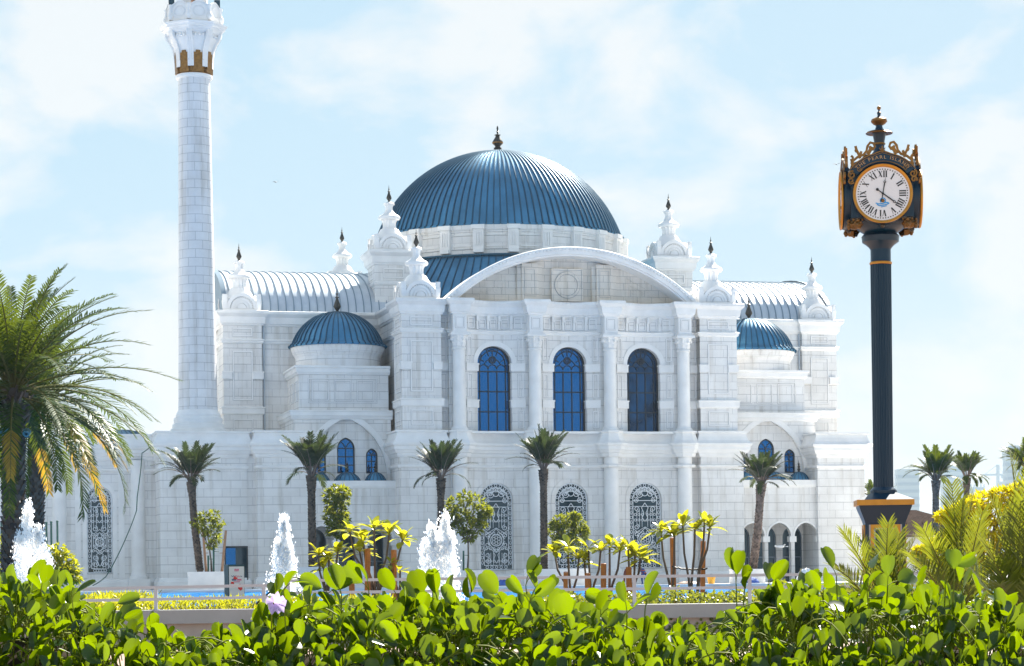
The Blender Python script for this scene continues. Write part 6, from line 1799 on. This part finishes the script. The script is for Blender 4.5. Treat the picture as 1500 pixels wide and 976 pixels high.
def figure(label, px, py_feet, d, joints, edges, radii, mat_of, mats, rz=0.0):
    """one continuous skinned body from a jointed skeleton"""
    base = P(px, py_feet, d)
    me = bpy.data.meshes.new('skeleton'); me.from_pydata(joints, edges, [])
    ob = bpy.data.objects.new('skeleton', me); col.objects.link(ob)
    sk = ob.modifiers.new('skin', 'SKIN'); ss = ob.modifiers.new('sub', 'SUBSURF'); ss.levels = 2; ss.render_levels = 2
    lay = me.skin_vertices[0].data if me.skin_vertices else None
    if lay is None:
        bpy.context.view_layer.update(); lay = me.skin_vertices[0].data
    for i, r in enumerate(radii): lay[i].radius = (r, r)
    lay[0].use_root = True
    bpy.context.view_layer.update()
    m2 = bpy.data.meshes.new_from_object(ob.evaluated_get(bpy.context.evaluated_depsgraph_get()))
    bpy.data.objects.remove(ob)
    m2.materials.clear()
    for mt in mats: m2.materials.append(mt)
    for p in m2.polygons:
        p.material_index = mat_of(p.center); p.use_smooth = True
    o = bpy.data.objects.new('person', m2); col.objects.link(o); o.location = base; o.rotation_euler = (0, 0, rz)
    tag(o, label, 'person', 'workers on the terrace')
    return o
# bent-over worker; x is forwards
J = [(0, 0, 0.86), (0.18, 0, 1.0), (0.36, 0, 1.1), (0.42, 0, 1.14), (0.50, 0, 1.2), (0.56, 0, 1.24),
     (0, 0.1, 0.82), (0.05, 0.12, 0.45), (0, 0.12, 0.07), (0.16, 0.12, 0.04), (0, -0.1, 0.82), (0.03, -0.13, 0.45), (-0.06, -0.13, 0.07), (0.1, -0.13, 0.04),
     (0.36, 0.18, 1.08), (0.42, 0.22, 0.82), (0.52, 0.2, 0.60), (0.55, 0.19, 0.52), (0.36, -0.18, 1.08), (0.42, -0.22, 0.82), (0.54, -0.18, 0.60), (0.57, -0.17, 0.52)]
E_ = [(0, 1), (1, 2), (2, 3), (3, 4), (4, 5), (0, 6), (6, 7), (7, 8), (8, 9), (0, 10), (10, 11), (11, 12), (12, 13), (2, 14), (14, 15), (15, 16), (16, 17), (2, 18), (18, 19), (19, 20), (20, 21)]
R_ = [0.15, 0.15, 0.16, 0.07, 0.10, 0.09, 0.10, 0.075, 0.055, 0.045, 0.10, 0.075, 0.055, 0.045, 0.075, 0.05, 0.04, 0.035, 0.075, 0.05, 0.04, 0.035]
def mat_a(c): return 0 if c.x > 0.44 and c.z > 1.06 else (2 if c.z < 0.84 and c.x < 0.3 else (0 if c.z < 0.6 else 1))
def mat_b(c):
    if c.x > 0.44 and c.z > 1.06: return 0
    if 0.80 < c.z < 0.90 and c.x < 0.2: return 3
    if 0.98 < c.z < 1.04: return 3
    return 2 if c.z < 0.84 and c.x < 0.3 else (0 if c.z < 0.6 else 1)
figure('worker in a rust-red shirt bending forward on the terrace, by the right grille window', 917, 857, 162, J, E_, R_, mat_a, [M['skin'], M['cloth_red'], M['cloth_red']], radians(-70))
figure('worker in blue clothes with orange bands stooping on the terrace edge', 943, 857, 160, J, E_, [r * 0.98 for r in R_], mat_b, [M['skin'], M['cloth_blue'], M['cloth_blue'], M['hivis']], radians(-120))
def heap(px, py, d, w, h, label, name, mat, seed, cat, mat2=None):
    random.seed(seed)
    p = P(px, py, d)
    b = MB(); rows = []
    for i in range(9):
        th = (pi / 2) * i / 8
        rows.append([(w * cos(th) * (1 + 0.22 * sin(3 * a + seed) + 0.12 * sin(7 * a)) * cos(a), w * 0.7 * cos(th) * (1 + 0.2 * cos(2 * a + seed)) * sin(a), h * sin(th) * (1 + 0.14 * sin(5 * a + i))) for a in [2 * pi * k / 22 for k in range(22)]])
    b.grid(rows, closed=True, mfun=(lambda i, j: 1 if j in (8, 9, 10, 11) else 0) if mat2 else None)
    o = b.build(name, [mat] + ([mat2] if mat2 else []), None, 60, loc=p); tag(o, label, cat)
heap(737, 858, 143.5, 0.42, 0.42, 'crumpled blue and red heap in place of a crouching worker on the pool edge, left of the middle railing post', 'worker_stand_in', M['cloth_blue'], 2, 'bundle', M['cloth_red'])  # plain heap put in where a crouching worker was made out
heap(1098, 854, 143.5, 0.55, 0.34, 'dark blue tarpaulin heap on the pool edge under the right planter', 'tarpaulin', M['cloth_blue'], 3, 'tarpaulin')
heap(1182, 853, 143.6, 0.62, 0.8, 'white sheet heaped up beside the right loggia steps', 'white_sheet', M['white'], 4, 'sheet')
heap(1010, 857, 143.4, 0.7, 0.22, 'low pile of brown sand on the pool edge behind the orange stakes', 'sand_pile', plain_cache('sand_pile', (0.36, 0.24, 0.18)), 5, 'sand pile')
p = P(1042, 856, 143.5)
t = empty('bucket', p); tag(t, 'bright yellow bucket on the pool edge right of the orange stakes', 'bucket')
b = MB(); b.lathe(0, 0, [(0.01, 0), (0.2, 0), (0.26, 0.42), (0.28, 0.42), (0.28, 0.46), (0.25, 0.46), (0.2, 0.08)], 20); b.build('pail', M['yellow_plastic'], t, 40)
b = MB(); b.tube([(0.27 * cos(a), 0.0, 0.44 + 0.2 * sin(a)) for a in [pi * i / 10 for i in range(11)]], 0.014, 5); b.build('handle', M['black'], t, 60)
b = MB()
pts = [P(x, y, 51.5 + 0.1 * i) for i, (x, y) in enumerate(((368, 892), (385, 876), (403, 862), (415, 852), (424, 847), (434, 846), (444, 848), (452, 855)))]
b.tube([q - pts[0] for q in pts], 0.022, 6); o = b.build('hose', M['rope'], None, 60, loc=pts[0]); tag(o, 'black hose looped over the end of the railing', 'hose')
b = MB()
pts = [P(x, y, 163.6 - 0.9 * i) for i, (x, y) in enumerate(((242, 640), (225, 650), (208, 664), (206, 690), (201, 728), (200, 748), (190, 775), (172, 815), (155, 845), (136, 858)))]
pp = []
for a, c in zip(pts[:-1], pts[1:]):
    for i in range(4): pp.append(a.lerp(c, i / 4) + Vector((0, 0, -0.05 * sin(pi * i / 4))))
b.tube([q - pts[0] for q in pp + [pts[-1]]], 0.035, 6); o = b.build('cable', M['green_pole'], None, 60, loc=pts[0]); tag(o, 'dark cable hanging from the minaret base down to the terrace', 'cable')
b = MB(); p = P(1143, 801, 166.0)
b.ball((0, 0, 0), 0.12, 6, sx=2.6, sz=0.8); b.ball((-0.35, 0, 0.05), 0.08, 6); b.face([(0.1, 0, 0.05), (0.3, -0.25, 0.2), (0.38, -0.3, 0.14), (0.28, 0, 0.02)]); b.face([(0.3, 0, 0.0), (0.58, 0.02, 0.05), (0.58, -0.02, -0.03)])
o = b.build('bird', M['white'], None, 60, loc=p); tag(o, 'white bird gliding past the right loggia arches', 'bird')
def small_bird(px, py, d, k, label):
    b = MB(); b.ball((0, 0, 0), 0.05 * k, 5, sx=2.4)
    for e in (-1, 1): b.face([(0.03 * k, 0, 0.02 * k), (0.1 * k, e * 0.25 * k, 0.12 * k), (-0.02 * k, e * 0.42 * k, 0.06 * k), (-0.06 * k, 0, 0.0)])
    b.face([(-0.1 * k, 0, 0), (-0.2 * k, 0.04 * k, 0.02 * k), (-0.2 * k, -0.04 * k, 0.02 * k)])
    o = b.build('bird', M['black'], None, 60, loc=P(px, py, d), rot=(0, 0, 1.0)); tag(o, label, 'bird')
small_bird(404, 267, 220, 1.0, 'tiny dark bird high in the sky between minaret and dome')
small_bird(1225, 241, 200, 0.9, 'tiny dark bird in the sky just left of the street clock')

# ------------------------------------------------------------------ far right: house, towers, crane
def house():
    d = 210.0
    a = P(1318, 783, d); t = empty('house', (a.x + 6, d + 6, 0)); tag(t, 'low house with a brown tiled hip roof behind the clock', 'house')
    ez = a.z; rz_ = P(1332, 747, d + 5).z
    b = MB(); b.box(-9, 2.6, -5, 5, 0, ez - 0.25); b.build('wall', plain_cache('house_wall', (0.55, 0.56, 0.58)), t)
    b = MB(); e = [(-10, -6), (3.4, -6), (3.4, 6), (-10, 6)]
    r0, r1 = (-6.0, 0, rz_), (-3.4, 0, rz_)
    E3 = [(x, y, ez) for x, y in e]
    b.face([E3[0], E3[1], r1, r0]); b.face([E3[1], E3[2], r1]); b.face([E3[2], E3[3], r0, r1]); b.face([E3[3], E3[0], r0])
    for k in range(12):
        x = -6 + k * 0.75; b.box(x, x + 0.1, -4.6 - (k % 2) * 0.5, -4.5 - (k % 2) * 0.5, ez + 0.7 + 0.15 * (k % 2), ez + 0.95 + 0.15 * (k % 2))
    b.build('roof', M['roof_tile'], t)
    b = MB(); b.sweep([(x, y) for x, y in e], [(-0.1, ez - 0.24), (0.02, ez - 0.24), (0.06, ez - 0.02), (-0.1, ez + 0.02)], closed=True); b.build('gutter', M['bark'], t)
house()
def tower(x0, x1, ytop, d, label, seed, taper=0.0, crown=None):
    random.seed(seed)
    a, c = P(x0, ytop, d), P(x1, ytop, d)
    w, h = (c.x - a.x) / 2, a.z
    t = empty('tower_building', ((a.x + c.x) / 2, d, 0)); tag(t, label, 'tower building', 'hazy towers on the horizon')
    b = MB(); wt = w * (1 - taper)
    rows = [[(-w, -w * .7, 0), (w, -w * .7, 0), (w, w * .7, 0), (-w, w * .7, 0)], [(-wt, -wt * .7, h), (wt, -wt * .7, h), (wt, wt * .7, h), (-wt, wt * .7, h)]]
    b.grid(rows, closed=True); b.face(rows[1])
    if crown == 'box': b.box(-wt * 1.06, wt * 1.06, -wt * .78, wt * .78, h - 6, h - 1); b.box(-wt * .6, wt * .6, -wt * .4, wt * .4, h, h + 3)
    if crown == 'teeth':
        for k in range(6): x = -wt + 2 * wt * (k + 0.5) / 6; b.box(x - wt * .1, x + wt * .1, -wt * .7, wt * .7, h, h + 3)
    if crown == 'frame':
        for k in range(5): x = -wt + 2 * wt * k / 4; b.box(x - .5, x + .5, -wt * .7 - .4, -wt * .7, h * .3, h + 2)
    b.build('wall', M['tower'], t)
    b = MB(); n = max(4, int(h / 4.5))
    for k in range(1, n):
        z = h * k / n; ww = w + (wt - w) * k / n
        b.box(-ww * .92, ww * .92, -ww * .7 - 0.35, -ww * .7 - 0.05, z - h / n * .3, z + h / n * .12)
    for s in (-1, 1):
        for k in range(1, n):
            z = h * k / n; ww = w + (wt - w) * k / n
            x0_, x1_ = sorted((s * (ww + .05), s * (ww + .35))); b.box(x0_, x1_, -ww * .6, ww * .6, z - h / n * .3, z + h / n * .12)
    b.build('window_bands', M['hazed_glass'], t)
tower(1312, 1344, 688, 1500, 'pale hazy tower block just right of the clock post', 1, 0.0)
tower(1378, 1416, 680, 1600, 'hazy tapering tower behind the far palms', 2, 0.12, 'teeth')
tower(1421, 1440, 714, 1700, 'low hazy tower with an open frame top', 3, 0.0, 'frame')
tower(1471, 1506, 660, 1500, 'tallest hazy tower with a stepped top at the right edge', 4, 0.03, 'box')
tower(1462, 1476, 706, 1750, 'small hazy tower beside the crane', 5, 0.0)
t = empty('tower_crane', (P(1462, 720, 1650).x, 1650, 0)); tag(t, 'faint tower crane between the hazy towers', 'crane')
zt = P(1462, 697, 1650).z
b = MB(); b.box(-1, 1, -1, 1, 0, zt + 8); b.build('mast', M['tower'], t)
b = MB(); b.box(-11.5, 4.5, -0.6, 0.6, zt, zt + 1.4); b.tube([(0, 0, zt + 8), (-9, 0, zt + 1.4)], 0.2, 4); b.tube([(0, 0, zt + 8), (4, 0, zt + 1.4)], 0.2, 4); b.box(2.5, 4.5, -0.8, 0.8, zt - 2, zt); b.build('jib', M['tower'], t)

# ------------------------------------------------------------------ the creeper hedge in front of the camera
random.seed(101)
ENV = [(-900, 868), (-200, 862), (0, 852), (60, 850), (110, 868), (140, 892), (200, 902), (260, 920), (330, 922), (375, 900), (425, 884), (480, 868), (540, 872), (600, 874), (680, 882), (740, 874), (800, 880), (860, 890), (900, 898), (960, 914), (1020, 918), (1080, 896), (1130, 868), (1180, 864), (1240, 872), (1300, 860), (1360, 864), (1420, 874), (1480, 884), (1700, 884)]
def env(px):
    for (x0, y0), (x1, y1) in zip(ENV[:-1], ENV[1:]):
        if px <= x1: return y0 + (y1 - y0) * (px - x0) / (x1 - x0)
    return ENV[-1][1]
DF, DN = 9.5, 7.75
YR = 8.15
def bank(x, y):
    """height of the planted mass: a steep face towards the camera and a gently sloping top"""
    px = 750 + x / y * FPX
    zf = EYE - (env(px) + 30 - (HOR - 0.012 * (px - 750))) / FPX * 8.5
    if y >= YR: return zf - 0.03 * (y - YR)
    t = max(0, (YR - y) / (YR - DN))
    return zf + (1.15 - zf) * t ** 1.6
def creeper_leaf(b, p, d, nrm, L, W, fold, m=0):
    d = Vector(d).normalized(); s = d.cross(Vector(nrm))
    if s.length < 1e-3: s = d.cross(Vector((1, 0.2, 0)))
    s.normalize(); u = s.cross(d)
    vs, fs = [], []
    prof = ((0.0, 0.10), (0.12, 0.45), (0.3, 0.80), (0.52, 1.0), (0.74, 0.98), (0.9, 0.78), (0.99, 0.45))
    cup = rnd(-0.1, 0.25)
    cf, sf = cos(fold), sin(fold)
    for i, (t, w) in enumerate(prof):
        c = Vector(p) + d * L * (t if i < 6 else 0.955) - u * cup * L * t * t
        e = Vector(p) + d * L * t - u * cup * L * t * t
        ww = W * 0.5 * w
        q = (s * cf + u * sf) * ww; q2 = (-s * cf + u * sf) * ww
        vs += [e + q, e + q * 0.5 - u * W * 0.03, c, e + q2 * 0.5 - u * W * 0.03, e + q2]
    for i in range(len(prof) - 1):
        a = i * 5
        for j in range(4): fs.append((a + j, a + j + 1, a + 6 + j, a + 5 + j))
    raw(b, vs, fs, m)
b = MB()
def sprig(x, y, z, n=2, L=0.09, up=1.0, stem=0.12, lean=None):
    """a runner tip: curved stalk with a few leaves"""
    lean = lean or Vector((rnd(-.5, .5), rnd(-.4, .4), 0))
    foot = Vector((x, y, z - stem)) - lean * stem * 0.7
    top = Vector((x, y, z))
    b.tube([foot, foot.lerp(top, 0.5) - lean * 0.02, top], [0.0032, 0.0028, 0.0022], 4, m=1)
    for k in range(n):
        az = rnd(0, 2 * pi); e = radians(rnd(20, 85)) * up
        d = Vector((cos(az) * cos(e), sin(az) * cos(e) * 0.7, sin(e)))
        l = L * rnd(0.75, 1.15)
        pet = top + d * l * rnd(0.25, 0.6)
        b.tube([top, top.lerp(pet, 0.5) + Vector((0, 0, 0.004)), pet], 0.0018, 3, m=1)
        nr = Vector((rnd(-1, 1), -0.8 + rnd(-.3, 1.0), rnd(-.3, .6))) if random.random() < 0.62 else Vector((rnd(-.5, .5), rnd(-.6, .4), 1))
        creeper_leaf(b, pet, (d + Vector((0, 0, rnd(-0.7, 0.5)))), nr, l, l * rnd(0.62, 0.9), rnd(0.1, 0.85))
for k in range(5000):
    face = random.random() < 0.5
    y = rnd(DN - 0.12, YR) if face else YR + (DF + 0.2 - YR) * random.random() ** 1.2
    x = rnd(-2.0, 2.0) * y * 0.2475
    px = 750 + x / y * FPX
    gap = 1.0
    if 150 < px < 370: gap = 0.75 if face else 0.35
    if 885 < px < 1075: gap = 0.75 if face else 0.35
    if random.random() > gap: continue
    zb = bank(x, y)
    if face: z = rnd(1.14, zb + 0.02)
    else: z = zb - abs(random.gauss(0, 0.06)) + 0.02
    sprig(x, y, z, random.choice((1, 2, 2, 3)), rnd(0.05, 0.088), stem=rnd(0.05, 0.14), lean=Vector((rnd(-.6, .6), rnd(-.9, 0.1), 0)) if face else None)
for k in range(2600):                                     # runners
    y = rnd(DN - 0.1, DF); x = rnd(-2.0, 2.0) * y * 0.2475; z = rnd(1.12, bank(x, y)) if y < YR else bank(x, y) - rnd(0.0, 0.1)
    a = rnd(0, 2 * pi); l = rnd(0.1, 0.32); c = Vector((cos(a), sin(a) * 0.6, 0))
    b.tube([Vector((x, y, z)) + c * l * t + Vector((0, 0, 0.07 * sin(pi * t) - 0.04 * t)) for t in (0, .17, .33, .5, .67, .83, 1)], [0.0026] * 7, 4, m=1)
for px, py, n in ((633, 830, 1), (642, 870, 2), (690, 868, 2), (770, 838, 2), (792, 850, 2), (775, 862, 3), (735, 862, 2), (668, 872, 2), (415, 845, 2), (405, 860, 2), (480, 850, 2), (500, 852, 2), (170, 895, 2), (165, 875, 1), (1078, 835, 2), (1090, 850, 2), (1125, 838, 2), (1165, 842, 2), (1225, 825, 1), (1268, 812, 1), (1270, 848, 2), (1300, 838, 2), (1386, 822, 1), (1398, 825, 1), (1410, 845, 2), (945, 870, 2), (918, 878, 2), (905, 866, 2), (985, 898, 1), (880, 882, 2), (1445, 868, 2), (1340, 850, 2), (35, 848, 2), (60, 850, 2), (85, 852, 2), (105, 855, 2), (540, 845, 2), (440, 858, 2), (585, 862, 2), (620, 862, 2), (1205, 858, 2), (1480, 880, 2)):
    d = rnd(8.0, 8.9); q = P(px, py, d)
    sprig(q.x, q.y, q.z - 0.05, n, 0.088, 1.0, stem=max(0.08, q.z - bank(q.x, q.y) + 0.1), lean=Vector((rnd(-.15, .15), 0, 0)))
hedge = b.build('creeper_hedge', [M['hedge_leaf'], M['hedge_stem']], None, 80)
struct(hedge, 'stuff'); hedge['label'] = 'dense beach creeper with round bright green leaves filling the foreground'
b = MB(); rows = []
for j in range(19):
    y = DN + 0.02 + (DF + 0.15 - DN) * j / 18
    rows.append([(x, y + 0.12, (bank(x, y) if y > YR else 1.1 + (bank(x, y) - 1.1) * 0.9) - 0.13 - (0.5 if j in (0, 18) else 0)) for x in [-5.0 + 10.0 * i / 90 for i in range(91)]])
b.grid(rows); struct(b.build('shading_soil_bank', M['soil'], None, 80))  # soil bank shaped to block light and keep the hedge interior dark
b = MB(); b.box(-5.2, 5.2, 7.3, 7.5, 0, 1.0); b.box(-5.2, 5.2, 9.85, 10.0, 0, 1.15); b.box(-5.2, -5.02, 7.5, 9.85, 0, 1.1); b.box(5.02, 5.2, 7.5, 9.85, 0, 1.1)
o = b.build('planter_trough', M['wall_beige']); tag(o, 'raised beige planter holding the foreground creeper', 'planter')
fl = P(402, 884, 7.85)
t = empty('creeper_flower', fl, 0.3); tag(t, 'single lilac trumpet flower among the foreground creeper leaves', 'flower')
b = MB(); rows = []
for r, z in ((0.004, -0.045), (0.006, -0.02), (0.012, 0.0), (0.024, 0.012), (0.034, 0.016)):
    rows.append([(r * (1 + 0.12 * sin(5 * a) * (r > 0.02)) * cos(a), -(z + 0.02), r * (1 + 0.12 * sin(5 * a) * (r > 0.02)) * sin(a) + 0.006 * sin(10 * a) * (r > 0.02)) for a in [2 * pi * k / 40 for k in range(40)]])
b.grid(rows, closed=True); b.build('petals', M['petal'], t, 80)
b = MB(); b.tube([(0, 0.02, 0), (0, 0.05, -0.03), (0, 0.06, -0.09)], 0.003, 5); b.build('stalk', M['hedge_stem'], t, 60)

# ------------------------------------------------------------------ the hazy air
m_haze = bpy.data.materials.new('haze'); m_haze.use_nodes = True
hn = m_haze.node_tree; hn.nodes.clear()
ho = hn.nodes.new('ShaderNodeOutputMaterial'); hv = hn.nodes.new('ShaderNodeVolumePrincipled')
hv.inputs['Color'].default_value = (0.80, 0.90, 0.97, 1); hv.inputs['Density'].default_value = 0.0001; hv.inputs['Anisotropy'].default_value = 0.0
hn.links.new(hv.outputs[0], ho.inputs['Volume'])
b = MB(); b.box(-2600, 2600, -40, 6200, -1.6, 140)
hz = b.build('haze', m_haze); struct(hz, 'stuff'); hz['label'] = 'pale sea haze that fades the far towers'
